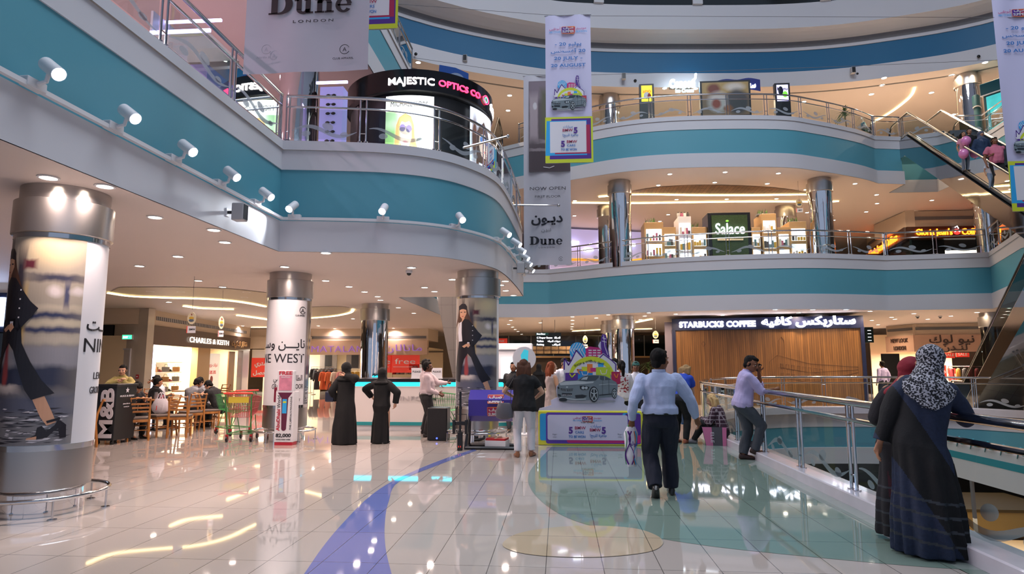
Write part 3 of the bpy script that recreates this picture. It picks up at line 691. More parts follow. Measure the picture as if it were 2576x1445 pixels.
m=MB();m.box(W-2.0,W-1.1,.35,.4,.0,2.25,mat('fashion_print','#7b4a2c',.4,vary=.5,vscale=2.5));m.build('window_print',t)
for a_,b_ in ((.5,W*.4),(W*.52,W-1)): m=MB();m.quad((a_,.01,.1),(b_,.01,.1),(b_,.01,2.3),(a_,.01,2.3),SHOPG);m.build('glass_front',t)
m=MB();m.box(W*.5,W-.8,1.7,1.75,0,2.5,SHELF);m.build('rear_partition',t)
M_,_,rz=frm(a,b)
v=M_@Vector((W*.24,.6,2.5));area('shop_light',v,(0,0,rz),W*.4,420,(1,.86,.66),'RECTANGLE',.5)
v=M_@Vector((W*.75,.9,2.5));area('shop_light',v,(0,0,rz),W*.4,320,(1,.86,.66),'RECTANGLE',1.5)
SHOEC=[mat('shoe_black','#1d1a1a',.3),mat('shoe_tan','#9a6a3c',.4),mat('shoe_red','#a0323a',.4),mat('shoe_grey','#77706c',.4)]
_bag=None
for k in range(18):
    p=M_@Vector((1.95+(k%6)*.5,.75,(.49,.89,1.29)[k//6]))
    m=MB()
    if k%2:
        m.prism([(-.14,-.06),(.14,-.06),(.12,.06),(-.12,.06)],0,.2,SHOEC[k%4]);m.tube([(-.08,0,.2),(-.05,0,.3),(.05,0,.3),(.08,0,.2)],.008,SHOEC[k%4],6)
        m.build('handbag',None,'small handbag on a lit shelf in the shoe shop window','handbag','goods on the shoe shop shelves',loc=p)
    else:
        m.ell((0,0,.035),(.05,.13,.035),SHOEC[k%4],12,6);m.tube([(0,-.10,.0),(0,-.09,.09),(0,-.02,.08)],[.015,.03,.03],SHOEC[k%4],8)
        m.build('shoe',None,'single shoe displayed on a lit shelf in the shoe shop window','shoe','goods on the shoe shop shelves',loc=p)
# --- red sale poster shop between shoe shop and white pillar
a=gy(628,900,33.5);b=gy(780,900,33.9)
t,W=place('sale_shop','bright shop with a red Arabic sale poster left of the purple lettered shop','shop',(a.x,33.4),(b.x,34.0))
m=MB();m.box(0,W,0,.3,2.45,3.1,WALLW);m.box(0,W,.1,3,3.1,Z1-.02,WALLW);m.box(0,W,3,3.1,0,2.6,CREAM);m.build('shell',t)
m=MB();m.box(.05,1.15,.4,.45,.9,2.4,WTRIM);m.box(.05,1.15,.38,.4,.9,1.95,RED);m.text(arab('اشتري'),.3,WTRIM,TT(.6,1.55,.36),'c',.01,.03);m.text(arab('واحصل'),.3,WTRIM,TT(.6,1.05,.36),'c',.01,.03);m.build('red_sale_poster',t)
area('shop_light',(a.x+1.5,34.6,2.5),(0,0,0),2.5,400,(1,.85,.68),'RECTANGLE',1.2)
# --- purple lettered clothes shop
a=gy(775,900,34);b=gy(1075,900,34)
t,W=place('clothes_shop','clothes shop with thin purple letters on a beige fascia','shop',(a.x,34),(b.x,34))
zt,zb=gy(900,857,34).z,gy(900,893,34).z
m=MB();m.box(0,W,-.05,.3,zb,zt,mat('beige_fascia','#c7ab93',.5));m.box(0,W,.1,3,zt,Z1,WALLW);m.box(0,W,4.6,4.7,0,zb+.2,CREAM);m.box(0,W,0,4.7,zb+.3,zb+.4,CREAM);m.build('shell',t)
m=MB();m.box(.1,W-.1,.08,.1,3.0,3.14,GREYV);m.build('air_grille',t)
xl=gy(785,880,34).x-a.x;xr=gy(912,880,34).x-a.x
m=MB();m.text('MATALAN',.5,PURP,TT(xl,zb+.14,-.08),'l',.04,-.012,1.05,w=(xr-xl)*1.03);m.build('letters',t)
x2=gy(1020,880,34).x-a.x;x3=gy(1062,880,34).x-a.x
m=MB();m.text(arab('ماتالان'),.5,PURP,TT(x3,zb+.2,-.08),'r',.04,-.008,w=(x3-x2)*2.2);m.build('arabic_letters',t)
for k,(x,w_,c) in enumerate(((gy(982,935,34).x,1.6,'free'),(gy(962,935,34).x,.5,'e'))):
    x-=a.x;m=MB();m.box(x,x+w_,.0,.03,1.15,zb-.02,RED);m.text(c,.42,WTRIM,TT(x+w_/2,1.62,-.01),'c',.01,.0,w=w_*.7);m.box(x+.15,x+w_-.15,-.012,0,1.45,1.47,WTRIM);m.build('red_sale_poster',t)
x=gy(1045,925,34).x-a.x;m=MB();m.box(x-.35,x+.35,0,.03,1.3,1.6,WTRIM);m.text('70%',.2,DARK,TT(x,1.38,-.01),'c',.01,.02);m.build('price_card',t)
for k,px in enumerate((806,875)):
    x=gy(px,910,34).x-a.x;m=MB();m.box(x-.5,x+.5,1.2,1.25,1.35,zb+.1,mat('grey_print','#8a8482',.5));m.box(x-.2,x+.2,1.19,1.2,1.4,zb,DARK);m.build('window_print',t)
area('shop_light',(a.x+W*.5,36,2.45),(0,0,0),W*.8,900,(1,.84,.64),'RECTANGLE',2.5)
GC=[mat('cloth_%s'%n,c,.8,bump=.2,bscale=12) for n,c in (('charcoal','#2b2b30'),('check','#8b8580'),('crimson','#a8232c'),('rose','#c9878a'),('mustard','#b08a2e'),('cream','#d8cdb9'),('navy','#27304e'),('orange','#c8643a'))]
_g={}
def garment(p,c,label,group,rz=0,long=False):
    k=(c,long)
    if k not in _g:
        m=MB();n=10;L=.95 if long else .62;rings=[]
        for z,w_,d in ((0,.10,.03),(-.03,.20,.05),(-.12,.23,.07),(-L*.5,.17,.06),(-L,.22,.08)):
            rings.append([(w_*math.cos(2*PI*q/12),d*math.sin(2*PI*q/12)*(1+.3*math.cos(3*2*PI*q/12)),z) for q in range(12)])
        m.loft(rings,GC[c])
        for s_ in (-1,1): m.tube([(s_*.16,0,-.07),(s_*.25,0,-.3),(s_*.26,.01,-.5)],[.06,.05,.045],GC[c],8)
        m.tube([(0,0,0),(0,0,.06),(.03,0,.09)],.006,STEEL,5)
        o=m.build('hanging_garment',None,label,'garment',group,loc=p);o.rotation_euler.z=rz;_g[k]=o
    else:
        o=_g[k].copy();COL.objects.link(o);o.location=p;o.rotation_euler.z=rz;o['label']=label;o['group']=group
def rack(x,y,z,w_,cols,label,group,glab,h=1.45,long=False):
    t=thing('clothes_rack',label,'clothes rack',(x,y,z));m=MB();m.cyl((0,0,h),(w_,0,h),.015,STEEL,8);m.build('rail',t)
    m=MB();
    for q in (0,w_): m.cyl((q,0,0),(q,0,h),.015,STEEL,8);m.box(q-.02,q+.02,-.25,.25,0,.03,STEEL)
    m.build('stand',t)
    n=len(cols)
    for i,c in enumerate(cols): garment((x+w_*(i+.5)/n,y,z+h-.09),c,glab,group,R_(70),long)
g0=a.x
rack(gy(782,960,35).x,35,0,1.3,[0,0,1,0,0,6],'clothes rack of dark tops seen left of the tall woman in black','garments on the dark rack','dark garment hanging on the left rack of the purple lettered shop')
rack(gy(790,960,33.2).x,33.2,0,2.5,[0,7,7,5,3,4,4,4],'clothes rack of orange and yellow dresses at the shop entrance','garments on the entrance rack','dress hanging on the entrance rack of the purple lettered shop',1.3,True)
rack(gy(985,940,35).x,35.2,.55,1.9,[2,1,1,5,1,0,2,2],'clothes rack of patterned tops above the desk right of the chrome pillar','garments on the upper rack','top hanging behind the information desk counter',1.2)
for k in range(3):
    x=gy(985+27*k,960,34.6).x;m=MB();m.box(0,.55,0,.4,.35,1.05,WTRIM);m.box(.04,.51,-.01,.0,.4,.66,CREAM);m.box(.04,.51,-.01,.0,.72,1.0,GC[(1,2,2)[k]]);m.build('display_unit',None,('grey display cube under the patterned tops','red display cube under the patterned tops','second red display cube at the right under the patterned tops')[k],'display unit',loc=(x,34.5,-.35))
# --- far centre: dark glazed front, counter, sign
t,W=place('glazed_front','dark glazed shop band behind the hanging direction sign','shopfront',(-4.5,39),(12,39))
m=MB();m.box(0,W,0,.1,2.1,Z1-.2,DARKGLASS);m.build('upper_glazing',t)
m=MB();
for k in range(12): m.box(k*W/12,k*W/12+.05,-.05,.0,2.1,Z1-.2,GREYV)
m.box(0,W,-.05,.1,2.0,2.1,GOLDW);m.build('mullions',t)
m=MB();m.box(0,W,.2,.4,0,2.0,mat('warm_dark_wall','#3d2f26',.5));m.build('wall_panel',t)
SL=wood('pale_timber','#7d6549','#a58a67',scale=(3,3,3),rough=.5)
v0=gy(1330,872,36);v1=gy(1482,890,36)
m=MB();m.box(v0.x,v1.x,0,.5,v1.z,v0.z,SL);
for k in range(9): m.box(v0.x+(v1.x-v0.x)*k/8-.02,v0.x+(v1.x-v0.x)*k/8+.02,-.03,0,v1.z,v0.z,BROWN)
m.box(v0.x,v1.x,-.03,0,(v0.z+v1.z)/2-.02,(v0.z+v1.z)/2+.02,BROWN)
for q in (v0.x+.1,v1.x-.1): m.box(q-.05,q+.05,.1,.4,0,v1.z,BROWN)
m.build('grid_canopy',None,'pale timber grid canopy under the hanging direction sign','canopy',loc=(0,36,0))
q=gy(1350,1000,37)
m=MB();m.box(-3,3,0,.6,0,1.0,WTRIM,.02);m.box(-3,3,-.05,.65,1.0,1.05,GREYV);m.build('far_counter',None,'white service counter in front of the far glazed shops','counter',loc=(.5,34.8,0))
m=MB();a0=gy(1348,838,28);a1=gy(1412,872,28)
t=thing('direction_sign','black hanging direction sign with white lettering in two languages','sign',((a0.x+a1.x)/2,28,(a0.z+a1.z)/2));w_=(a1.x-a0.x)/2;h_=(a0.z-a1.z)/2
m.box(-w_,w_,-.06,.06,-h_,h_,mat('sign_black','#081413',.3));m.build('panel',t)
m=MB();m.box(-w_,w_*.0,-.062,-.06,h_*.62,h_,mat('sign_teal','#0d5b58',.4))
for i,s_ in enumerate(('C Prayer Room','Toilets','Parking')): m.text(s_,h_*.36,SIGNW,TT(-w_*.92,h_*(.15-.5*i),-.064),'l',.002,.01)
m.text('First Floor',h_*.3,SIGNW,TT(-w_*.92,h_*.72,-.064),'l',.002,.01)
for i,s_ in enumerate(('الصلاة','دورات المياه','المواقف')): m.text(arab(s_),h_*.36,SIGNW,TT(w_*.92,h_*(.15-.5*i),-.064),'r',.002,.01)
for i in range(2): m.prism([(-.05,0),(.03,.05),(.03,-.05)],0,.003,SIGNW) if 0 else m.box(-.04,.06,-.064,-.06,h_*(.22-.5*i),h_*(.3-.5*i),SIGNW)
m.build('lettering',t)
m=MB();
for s_ in (-.5,.5): m.cyl((s_*w_,0,h_),(s_*w_,0,Z1-(a0.z+a1.z)/2),.012,GREYV,6)
m.build('hanger',t)
# --- coffee kiosk
ka=gz(1690,803,3.42);kb=gz(2171,794,3.42);ka.z=kb.z=0
kt,KW=place('coffee_kiosk','large wood clad coffee kiosk with glowing white letters above','kiosk',ka,kb)
OAK=wood('oak_planks','#5f3f1e','#7a552c',scale=(9,9,.4),rough=.35,planks=13)
NAVY=mat('navy_frame','#171c38',.35)
zs=2.98
m=MB();m.box(0,KW,0,.25,zs,3.42,NAVY);m.box(0,.13,-.04,.3,0,zs,NAVY);m.box(KW-.13,KW,-.04,.3,0,zs,NAVY);m.box(-.02,KW+.02,-.04,.0,zs-.03,zs,NAVY);m.build('sign_frame',kt)
m=MB();m.box(.13,KW-.13,.02,.2,0,zs-.03,OAK);m.build('timber_cladding',kt)
m=MB();m.box(0,KW,.25,3.2,3.3,3.42,WTRIM);m.box(-.3,.0,.1,3.2,0,3.3,mat('mauve_grey','#6d6470',.4));m.box(KW-.1,KW,.25,3.2,0,3.3,NAVY);m.build('kiosk_body',kt)
m=MB();m.text('STARBUCKS COFFEE',.31,SIGNW,TT(.28,3.07,-.06),'l',.08,.045,1.06,w=KW*.415);m.build('letters',kt)
m=MB();m.text(arab('ستاربكس كافيه'),.42,SIGNW,TT(KW-.28,3.11,-.06),'r',.08,.04,w=KW*.475);m.build('arabic_letters',kt)
# engraved building drawing on the timber
ENG=mat('engraved_line','#5a3a1c',.6)
def lines(m,L,r,mt,y=-.004):
    for pl in L: m.tube([(x,y,z) for x,z in pl],r,mt,4,flat=.3)
m=MB();u=KW
L=[[(.45*u,1.1),(.55*u,1.15),(.72*u,.9),(.96*u,1.3)],[(.52*u,1.7),(.56*u,1.95),(.72*u,1.62),(.96*u,1.5)],[(.52*u,1.7),(.52*u,1.12)],[(.56*u,1.95),(.56*u,1.15)],[(.57*u,1.95),(.57*u,2.5),(.585*u,2.65),(.6*u,2.5),(.6*u,1.9)],[(.56*u,1.5),(.72*u,1.28),(.96*u,1.4)],
   [(.40*u,1.2),(.42*u,1.6),(.44*u,1.3),(.46*u,1.55),(.48*u,1.2)],[(.16*u,2.4),(.17*u,2.5),(.18*u,2.4),(.17*u,2.3),(.16*u,2.4)]]
for k in range(8):
    x=.575*u+k*.028*u;zz_=1.62-.028*k
    L.append([(x,zz_),(x+.014*u,zz_-.01),(x+.014*u,zz_-.2),(x,zz_-.19),(x,zz_)]);L.append([(x,zz_-.35),(x+.014*u,zz_-.35),(x+.014*u,zz_-.5),(x,zz_-.5),(x,zz_-.35)])
lines(m,L,.012,ENG,.018);m.build('engraved_drawing',kt)
q=gz(2180,860,2.9)
m=MB();m.box(-.15,.15,-.03,.03,-.3,.3,mat('sign_black'))
for i in range(4): m.text('----',.1,SIGNW,TT(0,.15-.13*i,-.035),'c',.002,.02)
m.build('hanging_sign',None,'small black hanging sign at the right end of the coffee kiosk','sign',loc=(gy(2186,840,25.5).x,25.5,gy(2186,843,25.5).z))
# --- pink fascia clothes shop right (two faces)
a=gy(2232,900,34);b=gy(2303,900,32);c=gy(2475,900,31.4)
PINKF=mat('pink_fascia','#c9a48e',.5)
def shopface(a,b,label,txts,cat='shop',back=4,zb=2.2,zt=3.0):
    t,W=place('clothes_shop',label,cat,a,b)
    m=MB();m.box(0,W,-.03,.3,zb,zt,PINKF);m.box(0,W,.06,.3,zt,Z1-.01,WALLW);m.box(.1,W-.1,.03,.05,3.25,3.38,GREYV);m.build('fascia',t)
    m=MB()
    for (s_,sz,x,z,w_) in txts: m.text(s_,sz,mat('letter_brown','#4a3a36',.5),TT(x*W,z,-.06),'c',.03,.01,w=w_*W)
    m.build('letters',t);return t,W
shopface(a,b,'left face of the corner shop with NEW LOOK LONDON lettering',[('NEW LOOK',.28,.52,2.68,.6),('LONDON',.28,.52,2.3,.42)])
t,W=shopface(b,c,'right face of the corner shop with large Arabic letters and red sale signs',[(arab('نيو لوك'),.52,.55,2.62,.66),(arab('لنـدن'),.42,.58,2.26,.38)])
m=MB();m.box(-1,W,4,4.1,0,3.2,CREAM);m.box(0,W,0,4,2.25,2.3,CREAM);m.build('interior',t)
for k,(x,w_,z,h_) in enumerate(((.3,.18,1.95,.2),(.52,.16,1.9,.25),(.72,.2,1.95,.2),(.44,.14,.95,.6),(.62,.12,.8,.6),(.2,.1,.9,.5))):
    m=MB();m.box(W*x,W*(x+w_),.6+.2*k,.63+.2*k,z,z+h_,RED);m.text('%20' if k==3 else 'SALE',.18,WTRIM,TT(W*(x+w_/2),z+h_*.35,.59+.2*k),'c',.01,.02);m.build('red_sale_sign',t)
cc=gy(2390,930,33);rack(gy(2245,930,32.8).x,32.6,0,1.6,[0,7,5,2,0,2,4],'clothes rack inside the corner shop at its left','garments on the corner shop left rack','garment hanging on the left rack of the corner shop',1.6)
rack(gy(2380,930,32.6).x,32.4,0,2.6,[2,4,0,2,2,3,2,0,2],'clothes rack inside the corner shop right of the headscarves','garments on the corner shop right rack','garment hanging on the right rack of the corner shop',1.5)
area('shop_light',((b.x+c.x)/2,33.5,2.2),(0,0,0),4,700,(1,.80,.62),'RECTANGLE',2)
for p in ((2095,1),(2236,1),): pass
# black stand next to corner shop
m=MB();m.box(-.4,.4,0,.1,0,2.1,BLACK);m.build('black_display_panel',None,'black display panel at the left of the corner shop entrance','panel',loc=(gy(2243,930,31.5).x,31.5,0))
# --- first floor: perfume kiosks
def kioskbox(px0,px1,pyt,Y,label,name='display_kiosk',mt=None,depth=1.0,z0=5.4,cat='kiosk'):
    v0=gy(px0,pyt,Y);v1=gy(px1,pyt,Y);t=thing(name,label,cat,(v0.x,Y,z0));W=v1.x-v0.x;h=v0.z-z0
    m=MB();m.box(0,W,0,depth,0,h,mt or GOLDW,.01);m.build('body',t);return t,W,h
t,W,h=kioskbox(1780,1887,536,25.2,'tall black kiosk panel with green planted wall and white script lettering',mt=BLACK)
HEDGE=mat('plant_wall','#1f3a17',.8,vary=.5,vscale=25,bump=1,bscale=40)
m=MB();m.box(.08*W,.92*W,-.05,0,h*.10,h*.95,HEDGE);m.build('plant_wall',t)
m=MB();m.text('Salace',.62,SIGNW,TT(W/2,h*.60,-.09),'c',.05,.0,w=W*.68);m.ell((W*.44,-.09,h*.60+.52),(.06,.02,.04),mat('leaf_green','#6fbf3a',.5,emit=1));m.box(W*.2,W*.8,-.08,-.05,h*.48,h*.51,CREAM);m.build('letters',t)
LITSH=mat('lit_shelf','#e8f2ff',.4,emit=3.2);PACK=[mat('pack_%d'%i,c,.4) for i,c in enumerate(('#c7c2bd','#4a4542','#b0607a','#5f7f86','#caa23c','#e6e3df'))]
kspec=[(1620,1668,560,25.6,'low tan kiosk counter with glass shelves left of the perfume stands'),(1668,1700,572,25.6,'tan perfume stand with a lit shelf under a small plant'),(1706,1738,545,25.5,'white perfume tower with bottles on top'),(1741,1778,572,25.4,'tan perfume stand left of the black planted panel'),
 (1890,1912,572,25.2,'narrow tan perfume stand right of the black planted panel'),(1915,1952,538,25.2,'tall tan perfume tower with a grass tray on top'),(1955,1985,572,25.3,'tan stand of lit green boxes at the right'),(1985,2028,558,25.3,'right hand tan stand with pots stacked on top')]
for i,(a_,b_,pt,Y,lab) in enumerate(kspec):
    t,W,h=kioskbox(a_,b_,pt,Y,lab,mt=WTRIM if 'white' in lab else GOLDW)
    m=MB()
    for k in range(3):
        z0_=h-.15-.62*(k+1)
        if z0_<.1: break
        m.box(W*.1,W*.9,-.02,0,z0_,z0_+.48,LITSH)
    m.build('lit_shelves',t)
    rr=random.Random(i)
    for k in range(3):
        z0_=h-.15-.62*(k+1)
        if z0_<.1: break
        for q in range(5):
            x=W*(.15+.16*q);hh=.12+.2*rr.random();m=MB();m.box(x-.04,x+.04,-.10,-.03,z0_,z0_+hh,PACK[rr.randrange(6)],.005);m.build('boxed_perfume',t)
# small things on top
for px,py,pt,kY in ((1640,558,560,25.6),(1748,565,572,25.4),(1925,535,538,25.2),(2005,556,558,25.3)):
    v=gy(px,pt,kY);v.y+=.4;m=MB();rr=random.Random(px)
    m.box(-.22,.22,-.12,.12,0,.08,GREYV,.01)
    for q in range(26):
        x=rr.uniform(-.2,.2);m.tube([(x,rr.uniform(-.1,.1),.06),(x+rr.uniform(-.05,.05),rr.uniform(-.12,.12),.2+rr.random()*.08)],[.012,.003],HEDGE if q%2 else mat('leaf_green2','#4f8a2c',.7),4)
    m.build('grass_planter',None,{1640:'small grass planter on the leftmost tan kiosk',1748:'small grass planter left of the black panel',1925:'grass planter on the tall tan tower',2005:'grass planter on the right hand tan stand'}[px],'plant',loc=v)
for k in range(4):
    v=gy(1709+8*k,545,25.5);v.y+=.2;m=MB();m.box(-.05,.05,-.05,.05,0,.18,PACK[(0,2,5,1)[k]],.006);m.cyl((0,0,.18),(0,0,.23),.02,BLACK,8);m.build('perfume_bottle',None,'small perfume bottle standing on top of the white tower','bottle','bottles on the white tower',loc=v)
# --- coffee shop, first floor right
b=gy(2278,560,31);c=gy(2462,560,31)
t,W=place('coffee_shop','coffee shop with glowing orange lettering on a brown band','shop',(b.x,31),(c.x+2.5,31),z=5.4)
zt,zm,zb_=gy(2360,548,31).z-5.4,gy(2360,571,31).z-5.4,gy(2360,601,31).z-5.4
m=MB();m.box(0,W,-.1,.3,zb_,zm,mat('brown_band','#3c1d0c',.4));m.box(0,W,0,3,zm,Z2-5.43,WALLW);m.box(0,W,4,4.1,0,zb_,BROWN);m.build('fascia',t)
m=MB();m.box(.3,W,-.04,-.01,zm+.35,zm+.5,GREYV);m.build('air_grille',t)
ORG=mat('orange_glow','#ff7a1e',.5,emit=3.5)
x0=gy(2300,590,31).x-b.x;x1=gy(2391,590,31).x-b.x;x2=gy(2415,590,31).x-b.x
m=MB();m.text("Gloria Jean's",.42,ORG,TT(x0,zb_+.16,-.16),'l',.05,.015,w=x1-x0);m.text('Coffees',.42,ORG,TT(x2,zb_+.16,-.16),'l',.05,.015,w=(x1-x0)*.62);m.build('letters',t)
m=MB();m.ell(((x1+x2)/2,-.14,zb_+.3),(.16,.04,.14),mat('logo_red','#d0302a',.5,emit=2),16,8);m.tube([((x1+x2)/2-.12,-.19,zb_+.3),((x1+x2)/2,-.19,zb_+.36),((x1+x2)/2+.12,-.19,zb_+.3)],.02,SIGNW,6);m.tube([((x1+x2)/2-.1,-.19,zb_+.5),((x1+x2)/2,-.19,zb_+.56),((x1+x2)/2+.06,-.19,zb_+.44)],.02,SIGNW,6);m.build('cup_logo',t)
m=MB();m.box(W*.05,W*.35,.6,.65,.3,2.2,BLACK);m.box(W*.4,W*.9,1.2,1.6,0,1.1,mat('cafe_counter','#6a5a4a',.4));m.box(W*.45,W*.85,2.5,2.55,1.5,2.0,SIGNWW);m.build('cafe_interior',t)
a=gy(2180,600,38);
t,W=place('coffee_shop','angled side face of the coffee shop with smaller orange lettering','shop',(a.x,38),(b.x,31),z=5.4)
m=MB();m.box(0,W,-.1,.3,zb_,zm,mat('brown_band'));m.box(0,W,0,.4,zm,Z2-5.4,WALLW);m.box(.3,W-.3,-.04,-.01,zm+.35,zm+.5,GREYV);m.build('fascia',t)
m=MB();m.text("Gloria Jean's Coffees",.5,ORG,TT(W*.5,zb_+.14,-.16),'c',.05,.03,w=W*.75);m.build('letters',t)
m=MB();m.box(0,W,.1,.2,0,zb_,DARKGLASS);m.build('window',t)
area('shop_light',(b.x+2,33,5.4+3),(0,0,0),3,160,WARM,'RECTANGLE',2)
# --- first floor left part behind: toy / arcade shop glow
t,W=place('arcade_shop','brightly lit shop with yellow bands behind the hanging shoe banner','shop',(-.5,33),(4.6,34.5),z=5.4)
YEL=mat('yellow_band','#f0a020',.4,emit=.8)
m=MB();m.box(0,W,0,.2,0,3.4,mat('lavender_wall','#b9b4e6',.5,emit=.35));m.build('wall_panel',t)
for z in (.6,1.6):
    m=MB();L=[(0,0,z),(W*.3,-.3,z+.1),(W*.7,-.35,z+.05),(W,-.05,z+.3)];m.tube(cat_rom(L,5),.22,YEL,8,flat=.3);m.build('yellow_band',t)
for k in range(6):
    m=MB();m.box(.3+k*.8,.8+k*.8,-.25,-.15,2.2+.35*(k%2),2.35+.35*(k%2),SIGNW);m.build('light_fitting',t)
# ceiling hung ovals (advert drops)
def drop(px,py,Y,w_,h_,label,card,rz=0):
    v=gy(px,py,Y);t=thing('hanging_drop_sign',label,'hanging sign',(v.x,v.y,v.z),rz,'teardrop advert mobiles')
    L=[]
    for i in range(24):
        a=2*PI*i/24;x=math.sin(a)*w_/2;z=-math.cos(a)*h_/2*.8-h_*.1
        if z>0: x*=max(0,1-(z/(h_*.72))**1.5)
        L.append((x,z))
    m=MB();m.M=Matrix.Rotation(PI/2,4,'X');m.prism(L,-.01,.01,mat('drop_cream','#d9cfae',.5));m.M=Matrix()
    m.ell((0,-.02,-h_*.25),(w_*.3,.008,h_*.09),mat('car_blue_grey','#5a6878',.4));m.ell((0,-.02,-h_*.1),(w_*.28,.006,h_*.1),mat('promo_yellow','#c9a53a',.5));m.text('%',h_*.15,REDD,TT(0,h_*.08,-.02),'c',.004,.02)
    m.build('drop_card',t)
    m=MB();m.box(-w_*.5,w_*.5,-.01,.01,-h_*.5-card*1.15,-h_*.5-card*.25,WTRIM);m.box(-w_*.5,-w_*.42,-.013,-.01,-h_*.5-card*1.15,-h_*.5-card*.25,RED);m.text('BMW',card*.35,DARK,TT(.03,-h_*.5-card*.8,-.014),'c',.002,.02);m.build('lower_card',t)
    m=MB();m.cyl((0,0,h_*.45),(0,0,max(.1,(Z1 if v.z<4 else Z2)-v.z)),.004,GREYV,5);m.cyl((0,0,-h_*.5),(0,0,-h_*.5-card*.3),.004,GREYV,5);m.build('wire',t)
drop(483,797,13.5,.20,.34,'teardrop advert hanging over the shoe shop name','' or .17)
drop(557,808,16,.14,.42,'narrow teardrop advert hanging at the right of the shoe shop name',.18,.9)
drop(1649,840,26,.24,.40,'teardrop advert hanging left of the coffee kiosk',.16)
drop(1472,852,27,.24,.42,'teardrop advert hanging over the car cutout',.18,.6)
drop(2010,508,25.5,.26,.45,'teardrop advert hanging on the first floor right of the black kiosk',.18)
# --- ceiling cameras / speakers
def dome_cam(p,label):
    t=thing('security_camera',label,'security camera',p,group=None);m=MB();m.lathe([(.07,0),(.07,-.05),(.06,-.06)],WTRIM,20);m.build('housing',t)
    m=MB();m.ell((0,0,-.06),(.05,.05,.05),DARKGLASS,16,8);m.build('dome',t)
dome_cam(gz(1029,681,Z1),'dome security camera on the ceiling in front of the striding woman pillar')
dome_cam(gz(2308,795,Z1),'dome security camera on the ceiling above the corner shop')
dome_cam(gz(2365,795,Z1),'second dome camera on the ceiling right of the corner shop camera')
def bullet(p,rz,label,sz=1):
    t=thing('wall_speaker',label,'speaker',p,rz);m=MB();m.box(-.08,.08,-.28,-.10,-.13,.13,mat('speaker_grey','#a9a9ac',.4),.015);m.build('cabinet',t)
    m=MB();m.box(-.065,.065,-.285,-.28,-.11,.11,DARK);m.build('grille',t);m=MB();m.box(-.02,.02,-.1,0,-.02,.02,DARK);m.box(-.04,.04,-.01,0,-.06,.06,WTRIM);m.build('bracket',t)
    t.scale=(sz,)*3
v=gx(572,535,-4.88);bullet((-4.88,v.y,v.z),PI/2,'grey wall speaker on the fascia near the left balcony corner')
v=gz(1293,683,Z1);bullet((-1.08,14.8,3.85),PI/2,'grey wall speaker under the row of close set spotlights')
for px,py,lab in ((1172,153,'small dark speaker on the top fascia at the left'),(1568,198,'small dark speaker on the top fascia left of the yellow lightbox'),(2140,183,'small dark speaker on the top fascia at the right')):
    d=Vector(ray(px,py));best=min(pathL3,key=lambda p:abs(p.x*d.y-p.y*d.x)/max(1,p.length));v=gy(px,py,best.y-.02)
    bullet(v,0,lab,1.1)
SPR=[]
for px,py in ((1046,136),(1598,203),(2157,186),(2462,142)):
    d=Vector(ray(px,py));best=min(pathL3,key=lambda p:abs(p.x*d.y-p.y*d.x)/max(1,p.length));v=gy(px,py,best.y-.02)
    m=MB();m.ell((0,0,0),(.07,.05,.07),BLACK,10,6);m.build('sensor',None,'tiny black round sensor on the topmost white band','sensor','sensors on the fascias',loc=v)
# --- second floor food stands
def lbox(px0,py0,px1,py1,Y,mt,label,deep=.2,name='lightbox',foot=None):
    v0=gy(px0,py0,Y);v1=gy(px1,py1,Y);t=thing(name,label,'lightbox',((v0.x+v1.x)/2,Y,foot if foot is not None else v1.z));W=(v1.x-v0.x)/2;z1=v0.z-t.location.z;z0=v1.z-t.location.z
    m=MB();m.box(-W-.08,W+.08,0,deep,(0 if foot is not None else z0),z1+.08,mat('dark_grey'));m.build('casing',t)
    m=MB();m.box(-W,W,-.01,0,z0,z1,mt);m.build('lit_panel',t);return t,W,z0,z1
t,W,z0,z1=lbox(1613,216,1641,255,27,mat('lit_yellow','#f2dd1c',.4,emit=1.2),'yellow lit menu board on the second floor',foot=10.77)
m=MB();m.text('SANDWICH',.2,RED,TT(0,z1-.35,-.02),'c',.004,.03,w=W*1.6);m.ell((0,-.02,(z0+z1)/2-.1),(W*.6,.01,.16),WTRIM);m.ell((.1,-.025,(z0+z1)/2-.12),(W*.35,.01,.12),REDD);m.build('menu_print',t)
t,W,z0,z1=lbox(1953,214,1984,254,27,mat('lit_lilac','#c5c0ff',.4,emit=1.6),'lilac lit menu board at the right of the second floor stands',foot=10.77)
m=MB();m.ell((-.08,-.02,(z0+z1)/2+.1),(W*.45,.01,.2),NAVY);m.ell((.1,-.02,z0+.3),(W*.45,.01,.14),mat('leaf_green'));m.text('Menu',.2,NAVY,TT(0,z1-.25,-.02),'c',.004,.02);m.build('menu_print',t)
t,W,z0,z1=lbox(1765,209,1886,288,26.6,paint('food_print','#8a7258',[('b',.5,.85,.6,.2,.3,'#b79a62'),('e',.25,.8,.14,.16,.3,'#7a3f30'),('e',.7,.85,.2,.12,.4,'#d9cfc2'),('e',.35,.4,.22,.3,.3,'#c9c4bd'),('e',.3,.35,.1,.15,.3,'#a05040'),('e',.75,.4,.24,.38,.2,'#4a4a4c'),('e',.55,.2,.1,.1,.3,'#8a5a3a')],.4),'big food photo board standing on the second floor',foot=10.77)
me=[c for c in bpy.data.objects if c.parent==t and c.name.startswith('lit_panel')][0];bpy.data.objects.remove(me)
m=MB();m.quad((-W,-.01,z0),(W,-.01,z0),(W,-.01,z1),(-W,-.01,z1),MC['food_print']);m.build('photo_panel',t)
v=gy(1716,213,27.7);t=thing('ice_cream_sign','glowing white ice cream lettering on the second floor','sign',v)
